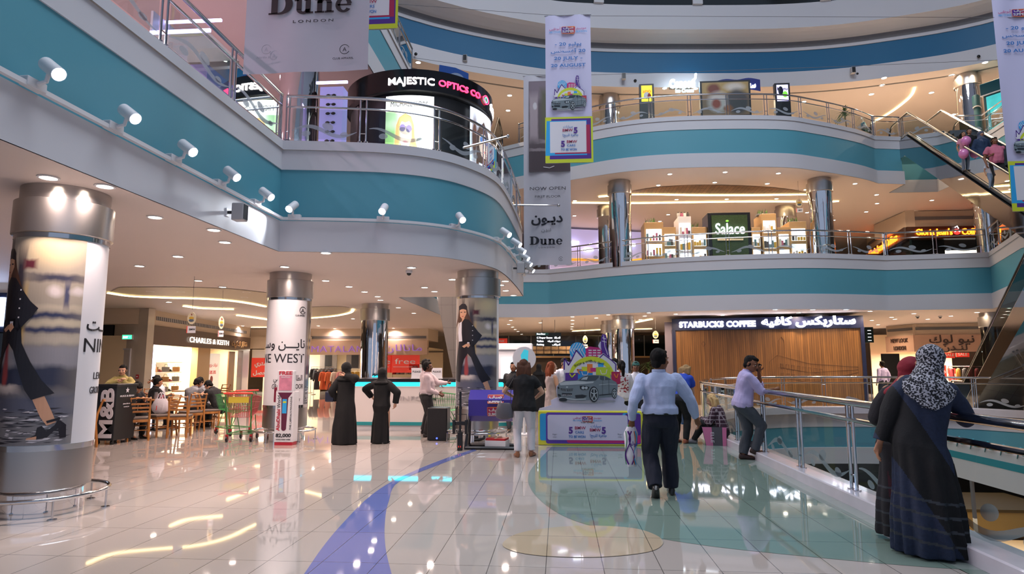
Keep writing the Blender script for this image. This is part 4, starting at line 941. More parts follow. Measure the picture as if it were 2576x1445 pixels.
m=MB();m.text('Coneeti',.52,mat('ice_glow','#e6f6ff',.5,emit=7),TT(0,-.12,0),'c',.08,.06,w=1.15);m.text('Ice Cream',.24,mat('ice_glow_blue','#8fe0ff',.5,emit=4),TT(.1,-.36,0),'c',.06,.03,w=.8);m.tube([(.45,0,.1),(.6,0,.3),(.62,0,.5)],.05,MC['ice_glow'],8);m.build('letters',t)
m=MB();m.box(-.5,.5,.02,.5,.0,.08,GREYV);m.build('hanger',t)
v0=gy(1803,208,28);t=thing('blue_banner_sign','dark blue Arabic sign behind the food photo board','sign',gy(1855,214,27.75))
m=MB();L=[];P=cat_rom([(-1,0,.2),(-.5,0,.3),(0,0,.25),(.5,0,.32),(1,0,.22)],4);m.loft([[(p.x,0,p.z),(p.x,0,p.z-.55)] for p in P],mat('royal_blue','#131f66',.4,emit=.3),closed=False,caps=False);m.text(arab('ستيك هاوس'),.38,SIGNW,TT(.1,-.15,-.02),'c',.02,.04,w=1.4);m.build('panel',t)
m=MB();m.box(-.8,.8,.02,.5,.02,.1,GREYV);m.build('hanger',t)
AQUA=mat('aqua_counter','#5fb7bd',.3)
v=gy(1690,290,26.2);m=MB();m.M=Matrix.Rotation(PI/2,4,'X');m.prism([(-1.1,0),(1.1,0),(1.15,.55),(.9,1.0),(-.2,1.05),(-1.1,.45)],-1,0,AQUA);m.M=Matrix();m.box(.0,.9,-.02,0,.5,.9,WTRIM);m.box(-.5,-.1,-.02,0,.3,.7,WTRIM);m.build('ice_cream_counter',None,'aqua blue ice cream counter behind the curved second floor rail','counter',loc=(v.x,26.2,10.77))
v=gy(1960,290,26.6);m=MB();m.box(-1.1,.9,0,.8,0,.75,DARK,.05);m.box(-1.1,.9,-.02,0,.45,.6,mat('green_strip','#1c6a50',.4));m.ell((-.5,.3,.9),(.35,.3,.22),GREYV);m.build('dark_counter',None,'dark counter with a green strip below the lilac menu board','counter',loc=(v.x,26.6,10.77))
v=gy(1840,290,26);
# palm and teal booth
def palm(p,label,h=1.6,s=1,seed=1,rz=0):
    t=thing('potted_palm',label,'potted plant',p);rr=random.Random(seed)
    m=MB();m.lathe([(.16*s,0),(.2*s,.35*s),(.18*s,.36*s),(.17*s,.3*s)],WTRIM,20);m.build('pot',t)
    m=MB();m.tube([(0,0,.25*s),(.02,0,h*.5),(0,.02,h*.8)],[.03,.025,.02],mat('stem_brown','#6a5238',.8),8);m.build('trunk',t)
    m=MB();LF=mat('palm_leaf','#3d5a30',.6,vary=.3,vscale=9)
    for k in range(34):
        a=rr.random()*2*PI;el=rr.uniform(.1,1.3);L=rr.uniform(.35,.6)*s;b0=Vector((0,0,h*rr.uniform(.7,.85)));d=Vector((math.cos(a)*math.cos(el),math.sin(a)*math.cos(el),math.sin(el)));pp=[b0+d*L*q/4+Vector((0,0,-.25*s*(q/4)**2*L/.5)) for q in range(5)];sd=Vector((-math.sin(a),math.cos(a),0))*.022*s
        m.loft([[x+sd*(1-abs(i/4-.3)*1.2),x-sd*(1-abs(i/4-.3)*1.2)] for i,x in enumerate(pp)],LF,closed=False,caps=False)
    m.build('leaves',t)
v=gy(2145,320,26.6);palm((v.x,27.2,10.77),'spiky potted palm behind the second floor railing',2.0,1.3,3)
v=gz(2290,905,.9);palm((gy(2291,900,30).x,30,.0),'spiky potted plant beside the corner shop',1.6,1.1,5)
v=gy(1630,900,31);palm((v.x,31,0),'leafy potted plant left of the coffee kiosk',1.9,1.4,8)
t=thing('teal_booth','small teal information booth on the second floor at the right','booth',(18.6,26.6,10.77),.55)
DT=mat('dark_teal','#0b4550',.4)
m=MB();m.box(-.6,.6,-.5,.5,0,2.0,DT);m.box(-.68,.68,-.58,.58,2.0,2.5,DT,.02);m.box(-.685,.685,-.585,.585,1.97,2.0,WTRIM);m.build('body',t)
m=MB();m.box(-.5,.5,-.52,-.5,.4,1.9,mat('aqua_print','#3fc0c4',.4,vary=.3,emit=.4));m.box(-.62,-.6,-.4,.4,.4,1.9,mat('aqua_print'));m.build('print_panel',t)
m=MB();m.text(arab('دائرة التنمية'),.2,WTRIM,TT(.05,2.18,-.59),'c',.004,.01,w=.8);m.build('letters',t)
m=MB();m.tube([(.3,0,2.5),(.3,0,3.0),(.35,-.15,3.1)],.015,WTRIM,6);m.ell((.36,-.22,3.12),(.08,.12,.07),WTRIM);m.build('camera_mast',t)
# ================================================================ printed adverts on the pillars
def clipcol(P,a,b):
    def half(P,f,g):
        out=[]
        for i in range(len(P)):
            p,q=P[i-1],P[i];fp,fq=f(p),f(q)
            if (fp>=0)!=(fq>=0):
                t=fp/(fp-fq);out.append((p[0]+(q[0]-p[0])*t,p[1]+(q[1]-p[1])*t))
            if fq>=0: out.append(q)
        return out
    P=half(P,lambda p:p[0]-a,0)
    return half(P,lambda p:b-p[0],0) if len(P)>2 else []
def cyl_poly(mb,poly,mt,x,y,R,step=.04):
    """poly in (arc metres, z); tessellate in triangles, cut in columns, wrap on the pillar"""
    T=tessellate_polygon([[Vector((a,b,0)) for a,b in poly]])
    for t in T:
        tri=[poly[i] for i in t];s0=min(p[0] for p in tri);s1=max(p[0] for p in tri);k=math.floor(s0/step)
        while k*step<s1:
            c=clipcol(tri,max(k*step,s0-1e-6),min((k+1)*step,s1+1e-6));k+=1
            if len(c)>2:
                ar=sum(c[i-1][0]*c[i][1]-c[i][0]*c[i-1][1] for i in range(len(c)))
                if abs(ar)<1e-7: continue
                if ar<0: c=c[::-1]
                mb.add([(x+R*math.cos(s/R),y+R*math.sin(s/R),z) for s,z in c],[tuple(range(len(c)))],mt,False)
INK=mat('ink_navy','#17151f',.4);SKIN_P=mat('print_skin','#c99a7c',.4);HAIR_P=mat('print_hair','#4b2e22',.5);PWHITE=mat('print_white','#d5d3da',.35);LIP=mat('print_red','#a8433c',.4)
# --- the street photo with the woman (azimuths in degrees, heights in metres)
STREET=paint('street_photo','#a39a8c',[('b',.5,.04,.6,.14,.25,'#77777c'),('b',.5,.34,.6,.10,.5,'#2c3148'),('b',.62,.42,.5,.05,.3,'#8d8c93'),('b',.75,.50,.4,.02,.6,'#b5ab9c'),('b',.7,.545,.4,.012,.7,'#343a5c'),('b',.75,.58,.4,.012,.7,'#c1b69f'),
  ('b',.72,.615,.35,.012,.7,'#2f3555'),('b',.78,.655,.3,.012,.7,'#b9ae9b'),('b',.45,.62,.06,.12,.5,'#c9a558'),('b',.78,.8,.25,.016,.7,'#39394c'),('b',.86,.72,.02,.06,.5,'#4a4c66'),('e',.76,.735,.06,.024,.5,'#d9cfcd'),('e',.95,.735,.06,.02,.5,'#cfc6c4'),
  ('e',.7,.93,.2,.07,.6,'#c9b995'),('b',.43,.8,.045,.12,.5,'#39343f'),('b',.52,.865,.06,.02,.4,'#5b2431'),('b',.17,.86,.05,.16,.5,'#8b8077'),('b',.25,.9,.03,.1,.6,'#4b4340'),('b',.05,.6,.07,.3,.5,'#8a7f7e'),('e',.33,.33,.045,.07,.4,'#a34343'),('b',.33,.44,.03,.1,.6,'#8e3f45'),('b',.33,.26,.16,.02,.4,'#cfc5be'),('b',.5,.19,.6,.05,.5,'#565a6c')],.4)
WATER=mat('print_water_dark','#2b2a33',.4)
def AZ(px,py):
    s=max(-.97,min(.97,(px-1203)/51.));a=R_(-82.6)+math.asin(s);return a,1.58-(py-918)*.00815
def street_poster(x,y,name_label,az0=-158,az1=-21,woman=True):
    R=RP*.955+.004;a0,a1=R_(az0),R_(az1)
    t=thing('pillar_poster',name_label,'poster',(0,0,0),0,'street photo posters')
    m=MB();n=40;z0,z1=.745,2.95
    for k in range(n):
        u0,u1=k/n,(k+1)/n;p=[(x+R*math.cos(a0+(a1-a0)*u),y+R*math.sin(a0+(a1-a0)*u)) for u in (u0,u1)]
        m.add([(p[0][0],p[0][1],z0),(p[1][0],p[1][1],z0),(p[1][0],p[1][1],z1),(p[0][0],p[0][1],z1)],[(0,1,2,3)],STREET,True,[(u0,0),(u1,0),(u1,1),(u0,1)])
    rr=random.Random(4)
    for k in range(170):
        z=.76+.36*rr.random();s=(a0+(a1-a0)*rr.random())*R;w_=.06+.16*rr.random();h=.004+.008*rr.random()
        if s+w_>a1*R: continue
        cyl_poly(m,[(s,z),(s+w_*.3,z+h),(s+w_,z+h*.4),(s+w_*.6,z-h*.6)],WATER if k%3 else PWHITE,x,y,R+.001)
    m.build('street_print',t)
    if not woman: return t
    m=MB();Rr=R+.003
    def poly(L,mt,dr=0):
        P=[];
        for q in L: a,z=AZ(*q);P.append((a*Rr,z))
        cyl_poly(m,P,mt,x,y,Rr+dr)
    poly([(1157,800),(1160,775),(1168,768),(1178,775),(1182,792),(1190,812),(1198,835),(1190,838),(1182,826),(1172,812),(1160,822),(1155,845),(1151,846),(1153,815)],HAIR_P)
    poly([(1161,778),(1176,778),(1177,790),(1172,801),(1167,803),(1162,796)],SKIN_P,.001)
    poly([(1167,800),(1172,800),(1174,810),(1166,812)],SKIN_P,.001)
    poly([(1159,781),(1159,770),(1166,764),(1174,765),(1178,772),(1178,781),(1168,777)],INK,.002)
    poly([(1165,795.5),(1171,795.5),(1168,798)],LIP,.002);poly([(1163,785),(1167,784.5),(1167,786.5),(1163,787)],INK,.002);poly([(1171,784.5),(1175,785),(1175,787),(1171,786.5)],INK,.002)
    poly([(1158,815),(1168,808),(1172,812),(1169,835),(1170,862),(1160,862),(1158,838)],PWHITE,.001)
    poly([(1166,812),(1172,803),(1182,805),(1193,820),(1204,836),(1213,845),(1206,857),(1196,870),(1190,878),(1184,870),(1178,862),(1168,862),(1166,838)],INK,.002)
    poly([(1151,855),(1158,838),(1162,815),(1158,810),(1154,825)],mat('coat_stone','#a59c93',.5),.001)
    poly([(1160,860),(1190,858),(1196,872),(1198,890),(1210,915),(1222,938),(1234,955),(1226,958),(1214,963),(1206,950),(1198,928),(1188,900),(1180,890),(1172,905),(1166,930),(1163,962),(1152,958),(1153,925),(1157,890)],INK,.002)
    poly([(1167,872),(1175,867),(1183,864),(1186,870),(1181,876),(1178,872),(1172,876)],SKIN_P,.003);poly([(1179,862),(1184,862),(1184,867),(1179,867)],PWHITE,.003)
    for by in (822,834,846,858): poly([(1190,by-2),(1192,by-2),(1192,by),(1190,by)],PWHITE,.003)
    poly([(1215,962),(1226,958),(1233,978),(1237,992),(1230,996),(1224,985)],SKIN_P,.001)
    poly([(1229,990),(1239,986),(1240,989),(1230,993)],INK,.003)
    poly([(1240,990),(1244,996),(1244.5,1012),(1240.5,1013),(1239,1000),(1236,1003),(1231,1011),(1222,1013),(1213,1012),(1221,1007),(1222,998),(1226,996),(1230,1003),(1236,996),(1238,990)],INK,.002)
    poly([(1213,1011),(1222,1009),(1222,1013),(1212,1013)],SKIN_P,.003)
    m.build('woman_print',t);return t
street_poster(*P1,'street photo poster of a striding woman wrapped round the nearest left pillar')
street_poster(*P4,'poster of a woman in a cap round the pillar by the purple drum')
street_poster(*P2,'sliver of street photo poster at the right side of the white pillar',-15,20,False)
def on_pillar(name,x,y,items,label):
    """items: (text,size,z,az_deg,align,bold,width,mat)"""
    t=thing(name,label,'lettering',(0,0,0));R=RP*.955+.003
    for (s_,sz,z,az,al,bo,w_,mt) in items:
        m=MB();m.text(s_,sz,mt,TT(0,z),al,.003,bo,w=w_,sp=1.0);m.build('print_line',t,bend=cylbend(x,y,R,R_(az)))
    return t
BLK=mat('print_black','#1b1a20',.4)
on_pillar('pillar_lettering',P2[0],P2[1],[('NINE WEST',.27,1.62,-19,'r',.0,1.30,BLK),(arab('نايـــن وســـت'),.26,1.93,-19,'r',.01,1.40,BLK),(arab('الطابق الأرضي'),.16,1.25,-62,'c',.0,.62,BLK),('GROUND FLOOR',.14,1.08,-62,'c',.0,.68,BLK),('NINEWEST',.075,.82,-70,'l',.0,.34,BLK),('f  o',.10,.82,-88,'c',.02,.12,BLK),('CLUB APPAREL',.05,2.60,-23,'r',.0,.22,BLK),('A',.12,2.68,-30,'c',.0,.10,BLK)],'black shoe brand lettering printed on the white pillar')
m=MB();R=RP*.955+.004
m.tube([(.075*math.cos(a),0,.075*math.sin(a)+2.73) for a in [R_(25)+2*PI*k/30*.86 for k in range(31)]],.007,BLK,4);m.build('ring_logo',[o for o in bpy.data.objects if o.name=='pillar_lettering'][0],bend=cylbend(P2[0],P2[1],R,R_(-30)))
on_pillar('pillar_lettering',P1[0],P1[1],[('NINE WEST',.22,1.72,-14,'l',.0,1.3,BLK),(arab('نايـــن وســـت'),.2,1.96,-12,'l',.01,1.2,BLK),('GROUND FLOOR',.11,1.26,2,'l',.0,.6,BLK),('LEVEL',.11,1.42,8,'l',.0,.3,BLK)],'black brand lettering at the right edge of the nearest left pillar')
# ================================================================ hanging banners
CLOTH=mat('banner_cloth','#c3c1ca',.7,vary=.02);GHOST=mat('banner_ghost','#aeacb6',.7)
def banner(name,label,x0,x1,y,z0,z1,cloth,wob=.02,yaw=0):
    t=thing(name,label,'banner',((x0+x1)/2,y,z0),yaw);W=(x1-x0)/2;h=z1-z0
    m=MB();rings=[]
    for j in range(13):
        z=h*j/12;rings.append([(W*(2*i/12-1),wob*math.sin(i*.9)*math.sin(j*.35+.5),z) for i in range(13)])
    m.loft(rings,cloth,closed=False,caps=False);m.build('cloth',t);
    m=MB();m.tube([(-W-.02,0,h),(W+.02,0,h)],.014,STEEL,6);m.build('top_rod',t)
    return t,W,h
def slab_word(m,M,h,mt,x0=0):
    """'Dune' in heavy slab serif letters, cap height h, starts at x0, returns width"""
    old=m.M;m.M=old@M@Matrix.Scale(h,4)
    def bx(a,b,c,d): m.box(a,b,c,d,0,.01,mt)
    def arc(cx,cy,ro,so,ri,si,a0,a1,n=20):
        P=[(cx+ro*math.cos(a0+(a1-a0)*k/n),cy+so*math.sin(a0+(a1-a0)*k/n)) for k in range(n+1)];Q=[(cx+ri*math.cos(a0+(a1-a0)*k/n),cy+si*math.sin(a0+(a1-a0)*k/n)) for k in range(n+1)]
        for k in range(n): m.prism([P[k],P[k+1],Q[k+1],Q[k]] if a1>a0 else [P[k+1],P[k],Q[k],Q[k+1]],0,.01,mt)
    x=x0
    bx(x,x+.5,0,.09);bx(x,x+.5,.91,1);bx(x+.12,x+.42,.05,.95);arc(x+.5,.5,.62,.5,.28,.40,-PI/2,PI/2);x+=1.2
    bx(x,x+.2,.62,.71);bx(x+.1,x+.34,.2,.70);arc(x+.42,.22,.32,.24,.10,.12,PI,2*PI);bx(x+.46,x+.6,.62,.71);bx(x+.52,x+.76,.04,.70);bx(x+.6,x+.88,0,.09);x+=.96
    bx(x,x+.2,.62,.71);bx(x+.1,x+.34,.05,.70);bx(x,x+.44,0,.09);arc(x+.44,.47,.34,.25,.10,.13,0,PI);bx(x+.54,x+.78,.05,.5);bx(x+.46,x+.88,0,.09);x+=.95
    arc(x+.38,.35,.38,.37,.16,.26,R_(10),R_(325),26);bx(x+.1,x+.72,.31,.39);x+=.78
    m.M=old;return (x-x0)*h
def circ_logo(m,x,z,r,mt,y=-.03):
    m.tube([(x+r*math.cos(a),y,z+r*math.sin(a)) for a in [R_(25)+2*PI*k/28*.86 for k in range(29)]],r*.07,mt,4)
    m.text('A',r*1.25,mt,TT(x,z-r*.45,y),'c',.002,.0)
yb=8.
a=gy(611,187,yb);b=gy(926,187,yb);tp_=gy(770,-150,yb)
t,W,h=banner('hanging_banner','largest white hanging banner with heavy serif brand name at the upper left',a.x,b.x,yb,a.z,tp_.z,CLOTH,.03)
def L_(px,py,Y=yb): v=gy(px,py,Y);return v.x-t.location.x,v.z-t.location.z
m=MB();x,z=L_(678,41);x1,_=L_(889,41);hh=(x1-x)/3.92;slab_word(m,TT(x,z,-.03),hh,mat('banner_brown','#2e2226',.6));m.build('brand_name',t)
m=MB();x,z=L_(790,59);x0_,_=L_(728,59);m.text('LONDON',.055,BLK,TT(x,z,-.035),'c',.003,.0,1.5,w=.57);m.build('city_name',t)
m=MB();x,z=L_(869,127);circ_logo(m,x,z,.066,BLK,-.035);x,z=L_(865,152);m.text('CLUB APPAREL',.04,BLK,TT(x,z,-.035),'c',.003,.002,w=.29);m.build('club_logo',t)
m=MB();x,z=L_(673,127);circ_logo(m,x,z,.066,GHOST,-.032);x,z=L_(670,150);m.text('CLUB APPAREL',.04,GHOST,TT(x,z,-.032)@Matrix.Scale(-1,4,(1,0,0)),'c',.003,.0,w=.27);x,z=L_(720,41);m.build('show_through_print',t)
# --- narrow shoe banner
yb=17.
a=gy(1318,668,yb);b=gy(1438,674,yb);tp_=gy(1385,190,yb)
t,W,h=banner('hanging_banner','tall narrow white banner with a framed photo and NOW OPEN lettering',a.x,b.x,yb,a.z,tp_.z,CLOTH,.03)
def L2_(px,py): v=gy(px,py,yb);return v.x-t.location.x,v.z-t.location.z
STR2=paint('shoe_photo','#5b5055',[('b',.5,.9,.6,.12,.3,'#7b6d78'),('b',.6,.65,.3,.25,.2,'#5b5a48'),('b',.12,.6,.1,.25,.2,'#a3959b'),('e',.15,.72,.05,.04,.2,'#c9c5c9'),('e',.75,.62,.18,.2,.3,'#a29d9f'),('e',.85,.48,.1,.08,.3,'#2a2630'),('b',.5,.12,.6,.14,.3,'#4c4046'),('b',.55,.33,.3,.02,.4,'#8e8388'),('e',.9,.25,.16,.14,.1,'#231f29'),('b',.3,.24,.3,.015,.4,'#8e8388')],.5)
x0_,z0_=L2_(1331,434);x1_,z1_=L2_(1432,203)
m=MB();m.quad((x0_,-.035,z0_),(x1_,-.035,z0_),(x1_,-.035,z1_),(x0_,-.035,z1_),STR2)
q=L2_(1378,424);m.tube([(q[0]-.12,-.037,q[1]+.03),(q[0]+.05,-.037,q[1]),(q[0]+.18,-.037,q[1]+.05)],.012,PWHITE,4);m.build('framed_photo',t)
m=MB();x,z=L2_(1378,479);m.text('NOW OPEN',.13,BLK,TT(x,z,-.035),'c',.003,-.005,1.05,w=.98);x,z=L2_(1378,498);m.text('FIRST FLOOR',.09,BLK,TT(x,z,-.035),'c',.003,-.005,w=.70)
x,z=L2_(1376,560);m.text(arab('ديـون'),.36,INK,TT(x,z,-.035),'c',.003,.03,w=.86);x,z=L2_(1374,583);m.text(arab('لندن'),.13,GREYV,TT(x,z,-.035),'c',.003,.0,w=.26);m.build('lettering',t)
m=MB();x,z=L2_(1333,617);x1,_=L2_(1416,617);slab_word(m,TT(x,z,-.035),(x1-x)/3.9,INK);x,z=L2_(1375,625);m.text('LONDON',.05,BLK,TT(x,z,-.035),'c',.003,.0,1.5,w=.42);m.build('brand_name',t)
m=MB();x,z=L2_(1411,652);circ_logo(m,x,z,.055,BLK,-.035);x,z=L2_(1334,650);circ_logo(m,x,z,.05,GHOST,-.033);m.build('club_logo',t)
m=MB();v0=gy(1296,516,16.6);v1=gy(1405,517,16.6);m.cyl(v0,v1,.025,STEEL,8);m.ell(v1,(.045,.045,.045),STEEL,10,6);m.build('banner_arm',None,'thin steel arm reaching out from the balcony rail before the narrow banner','bracket')
m=MB();v0=gy(1165,372,11.3);v1=gy(1277,343,11.9);m.cyl(v0,v1,.022,STEEL,8);m.ell(v1,(.04,.04,.04),STEEL,10,6);m.build('banner_arm',None,'slanted steel arm fixed to the curved balcony rail by the optics kiosk','bracket')
# --- shared drawings: city skyline and car
CARB=mat('car_body','#6b7880',.35,vary=.12,vscale=6);CARD=mat('car_dark','#1a1f25',.3);CARL=mat('car_light','#a9b4ba',.35);CARG=mat('car_glass','#3a464f',.25);YGR=mat('promo_lime','#c3cf2c',.5);CYN=mat('promo_cyan','#2a9fdc',.5);MAG=mat('promo_magenta','#b81f72',.5);PUR=mat('promo_purple','#4d2487',.5);CRIM=mat('promo_crimson','#a3184a',.5)
DOR=mat('promo_orange','#e07a2c',.5);LIM2=mat('promo_green','#a9c42f',.5)
def dr(m,M,w_,L):
    """flat print: M upright frame, unit width scaled to w_; L=[(poly|('e',cx,cy,rx,ry)),mat]; each layer sits 0.3 mm above the last"""
    old=m.M;m.M=old@M@Matrix.Scale(w_,4)
    for i,(P,mt) in enumerate(L):
        z=(.0012+.0004*i)
        if P[0]=='e': P=[(P[1]+P[3]*math.cos(2*PI*k/24),P[2]+P[4]*math.sin(2*PI*k/24)) for k in range(24)]
        elif P[0]=='l':
            pts=P[1];r=P[2]
            for a,b in zip(pts,pts[1:]):
                d=Vector((b[0]-a[0],b[1]-a[1]));n=Vector((-d.y,d.x)).normalized()*r;d=d.normalized()*r*.5
                m.add([(a[0]-d.x-n.x,a[1]-d.y-n.y,z),(b[0]+d.x-n.x,b[1]+d.y-n.y,z),(b[0]+d.x+n.x,b[1]+d.y+n.y,z),(a[0]-d.x+n.x,a[1]-d.y+n.y,z)],[(0,1,2,3)],mt)
            continue
        m.add([(a,b,z) for a,b in P],[tuple(range(len(P)))],mt)
    m.M=old
def car(m,M,w_):
    body=[(.01,.10),(0,.2),(.005,.26),(.03,.32),(.12,.365),(.33,.375),(.40,.42),(.47,.452),(.56,.462),(.68,.462),(.80,.45),(.88,.41),(.93,.375),(.985,.345),(1,.30),(1,.2),(.975,.13),(.93,.11),(.70,.09),(.52,.045),(.40,.04),(.2,.05),(.05,.07)]
    L=[(('e',.5,.03,.47,.03),mat('print_shadow','#8e8f98',.5)),(body,CARB),([(.36,.375),(.42,.42),(.49,.448),(.60,.455),(.70,.452),(.695,.42),(.64,.37),(.50,.362)],CARG),([(.72,.452),(.80,.44),(.87,.405),(.90,.385),(.76,.375),(.715,.39)],CARG),([(.785,.445),(.80,.442),(.80,.378),(.785,.377)],CARB),([(.40,.385),(.44,.42),(.52,.435),(.50,.385)],CARL),
     ([(.04,.325),(.14,.355),(.33,.365),(.5,.35),(.62,.355),(.60,.33),(.42,.31),(.25,.30),(.06,.29)],CARL),([(.06,.245),(.165,.235),(.155,.195),(.07,.205)],CARD),([(.175,.235),(.27,.24),(.265,.2),(.17,.193)],CARD),(('e',.168,.262,.018,.012),CARL),
     ([(.38,.285),(.46,.285),(.545,.265),(.52,.225),(.42,.215),(.385,.235)],CARD),(('e',.435,.25,.026,.024),CARL),(('e',.488,.25,.024,.022),CARL),([(.005,.27),(.035,.265),(.045,.23),(.01,.235)],CARD),([(.08,.165),(.25,.16),(.25,.12),(.085,.125)],CARD),
     ([(.01,.15),(.06,.14),(.07,.10),(.02,.11)],CARD),([(.30,.13),(.42,.14),(.50,.12),(.44,.085),(.31,.08)],CARD),([(.04,.10),(.3,.065),(.48,.075),(.48,.06),(.3,.05),(.05,.08)],CARL),
     (('e',.61,.145,.078,.13),CARD),(('e',.615,.145,.062,.108),CARL),(('e',.615,.145,.052,.095),CARD),(('e',.95,.16,.042,.085),CARD),(('e',.952,.16,.033,.068),CARL),(('e',.952,.16,.026,.056),CARD),(('l',[(.70,.30),(.85,.315),(.98,.31)],.004),CARL),(('l',[(.70,.13),(.9,.15)],.008),CARD),(('l',[(.76,.375),(.755,.12)],.002),CARD),(('l',[(.86,.38),(.865,.14)],.002),CARD),(('e',.10,.055,.07,.03),CARD)]
    for k in range(5):
        a=2*PI*k/5+.3;L.append((('l',[(.615,.145),(.615+.05*math.cos(a),.145+.09*math.sin(a))],.007),CARL));L.append((('l',[(.952,.16),(.952+.024*math.cos(a),.16+.053*math.sin(a))],.005),CARL))
    for k in range(5): L.append((('l',[(.08+.018*k,.24),(.082+.018*k,.2)],.0018),CARL));L.append((('l',[(.19+.018*k,.235),(.19+.018*k,.2)],.0018),CARL))
    dr(m,M,w_,L)
def skyline(m,M,w_):
    """unit width; lime arch with bags, towers, waves"""
    L=[(('e',.27,.62,.15,.16),CYN)]
    for k in range(5): L.append((('l',[(.14+.05*k,.62),(.22+.05*k,.76)],.006),PWHITE));L.append((('l',[(.22+.05*k,.5),(.14+.05*k,.66)],.006),PWHITE))
    L+=[([(.42,.5),(.42,.66),(.50,.70),(.66,.68),(.72,.62),(.72,.5)],MAG)]
    for i in range(3):
        for j in range(3): L.append(([(.47+.08*i,.53+.045*j),(.53+.08*i,.53+.045*j),(.53+.08*i,.55+.045*j),(.47+.08*i,.55+.045*j)],PWHITE))
    L+=[([(.73,.5),(.70,.7),(.70,.85),(.73,.93),(.79,.92),(.81,.84),(.80,.70),(.86,.5)],PUR),(('l',[(.73,.86),(.79,.84)],.006),PWHITE),(('l',[(.75,.9),(.77,.7),(.82,.55)],.005),PWHITE),(('l',[(.72,.8),(.80,.78)],.005),PWHITE),
      ([(.0,.25),(.02,.5),(.10,.38),(.16,.44),(.24,.66),(.36,.5),(.5,.52),(.62,.5),(.74,.58),(.90,.45),(.98,.4),(.98,.2),(.1,.15)],PWHITE),
      (('l',[(.02,.28),(.03,.48),(.10,.36),(.15,.44),(.245,.63),(.36,.5)],.012),PUR),(('l',[(.66,.48),(.74,.56),(.9,.44),(.96,.38),(.96,.25)],.01),PUR)]
    arch=[(.52+.42*math.cos(R_(a)),.12+.40*math.sin(R_(a))) for a in range(10,171,10)]+[(.52+.36*math.cos(R_(a)),.12+.31*math.sin(R_(a))) for a in range(170,9,-10)]
    L+=[(arch,YGR)]
    for (a,b,c,d,mt) in ((.04,.02,.30,.22,PUR),(.27,.05,.54,.29,mat('bag_blue','#1d7fc4',.5)),(.34,.25,.44,.33,YGR),(.44,.22,.54,.38,DOR),(.5,.24,.6,.31,MAG),(.6,.1,.86,.32,LIM2),(.88,.02,1.04,.24,CRIM),(.64,.33,.74,.40,CYN)):
        L.append(([(a,b),(c,b),(c,d),(a,d)],mt))
    L+=[(('l',[(.34,.24),(.36,.18),(.44,.18),(.46,.24)],.006),PWHITE),(('l',[(.68,.27),(.7,.2),(.78,.2),(.8,.28)],.006),PWHITE),(('l',[(.12,.2),(.16,.14),(.22,.2)],.01),YGR),(('l',[(.93,.2),(.97,.12),(1.0,.2)],.008),DOR),(('l',[(.3,.2),(.26,.28),(.36,.26)],.01),DOR)]
    dr(m,M,w_,L)
def season_logo(m,x,z,w_,y):
    m.M=m.M
    dr(m,TT(x-w_*.17,z-w_*.10,y),w_*.36,[([(0,.08),(.05,0),(.9,-.04),(1,.04),(1.02,.5),(.96,.56),(.05,.55),(-.02,.5)],DOR),([(.02,.06),(.1,.02),(.97,.03),(1,.48),(.08,.52),(0,.47)],CRIM),([(.02,.06),(.6,.02),(.5,.5),(.08,.52),(0,.47)],PUR)])
    m.text('SUMMER',w_*.095,PWHITE,TT(x+.01*w_,z-w_*.075,y-.004),'c',.001,.02,w=w_*.31);m.text(arab('صيف'),w_*.12,PWHITE,TT(x+.01*w_,z+w_*.025,y-.004),'c',.001,.02,w=w_*.27)
    m.text('ABU DHABI',w_*.07,CYN,TT(x-w_*.35,z-w_*.075,y),'c',.001,.0,w=w_*.31);m.text('SEASON',w_*.07,CYN,TT(x+w_*.36,z-w_*.075,y),'c',.001,.0,w=w_*.3)
    m.text(arab('أبوظبي'),w_*.09,MAG,TT(x-w_*.35,z+w_*.015,y),'c',.001,.0,w=w_*.3);m.text(arab('موسم'),w_*.09,MAG,TT(x+w_*.36,z+w_*.015,y),'c',.001,.0,w=w_*.26)
PNAVY=mat('promo_blue_ink','#2f6fb5',.5);LAV=mat('banner_lavender','#c2bfdc',.6)
def five(m,x,z,s,y,left=True,ar=False):
    if ar:
        m.text('5',s*2.1,PUR,TT(x+s*1.9,z,y),'c',.002,.04);m.text('BMW',s,CRIM,TT(x-.1*s,z+s*.45,y),'c',.002,.01,w=s*2.6);m.text(arab('سيارات'),s*.9,PNAVY,TT(x,z+s*1.45,y),'c',.002,0,w=s*2.4);m.text(arab('جاهزة للربح!'),s*.85,PNAVY,TT(x+s*.6,z-s*.75,y),'c',.002,.01,w=s*4)
    else:
        m.text('5',s*2.1,PUR,TT(x-s*1.6,z,y),'c',.002,.04);m.text('BMW',s,CRIM,TT(x+s*.7,z+s*.95,y),'c',.002,.01,w=s*2.6);m.text('CARS',s*.8,PNAVY,TT(x+s*.5,z,y),'c',.002,.01,w=s*2.1);m.text('TO BE WON',s*.8,PNAVY,TT(x-s*.1,z-s*1.05,y),'c',.002,.02,w=s*4)
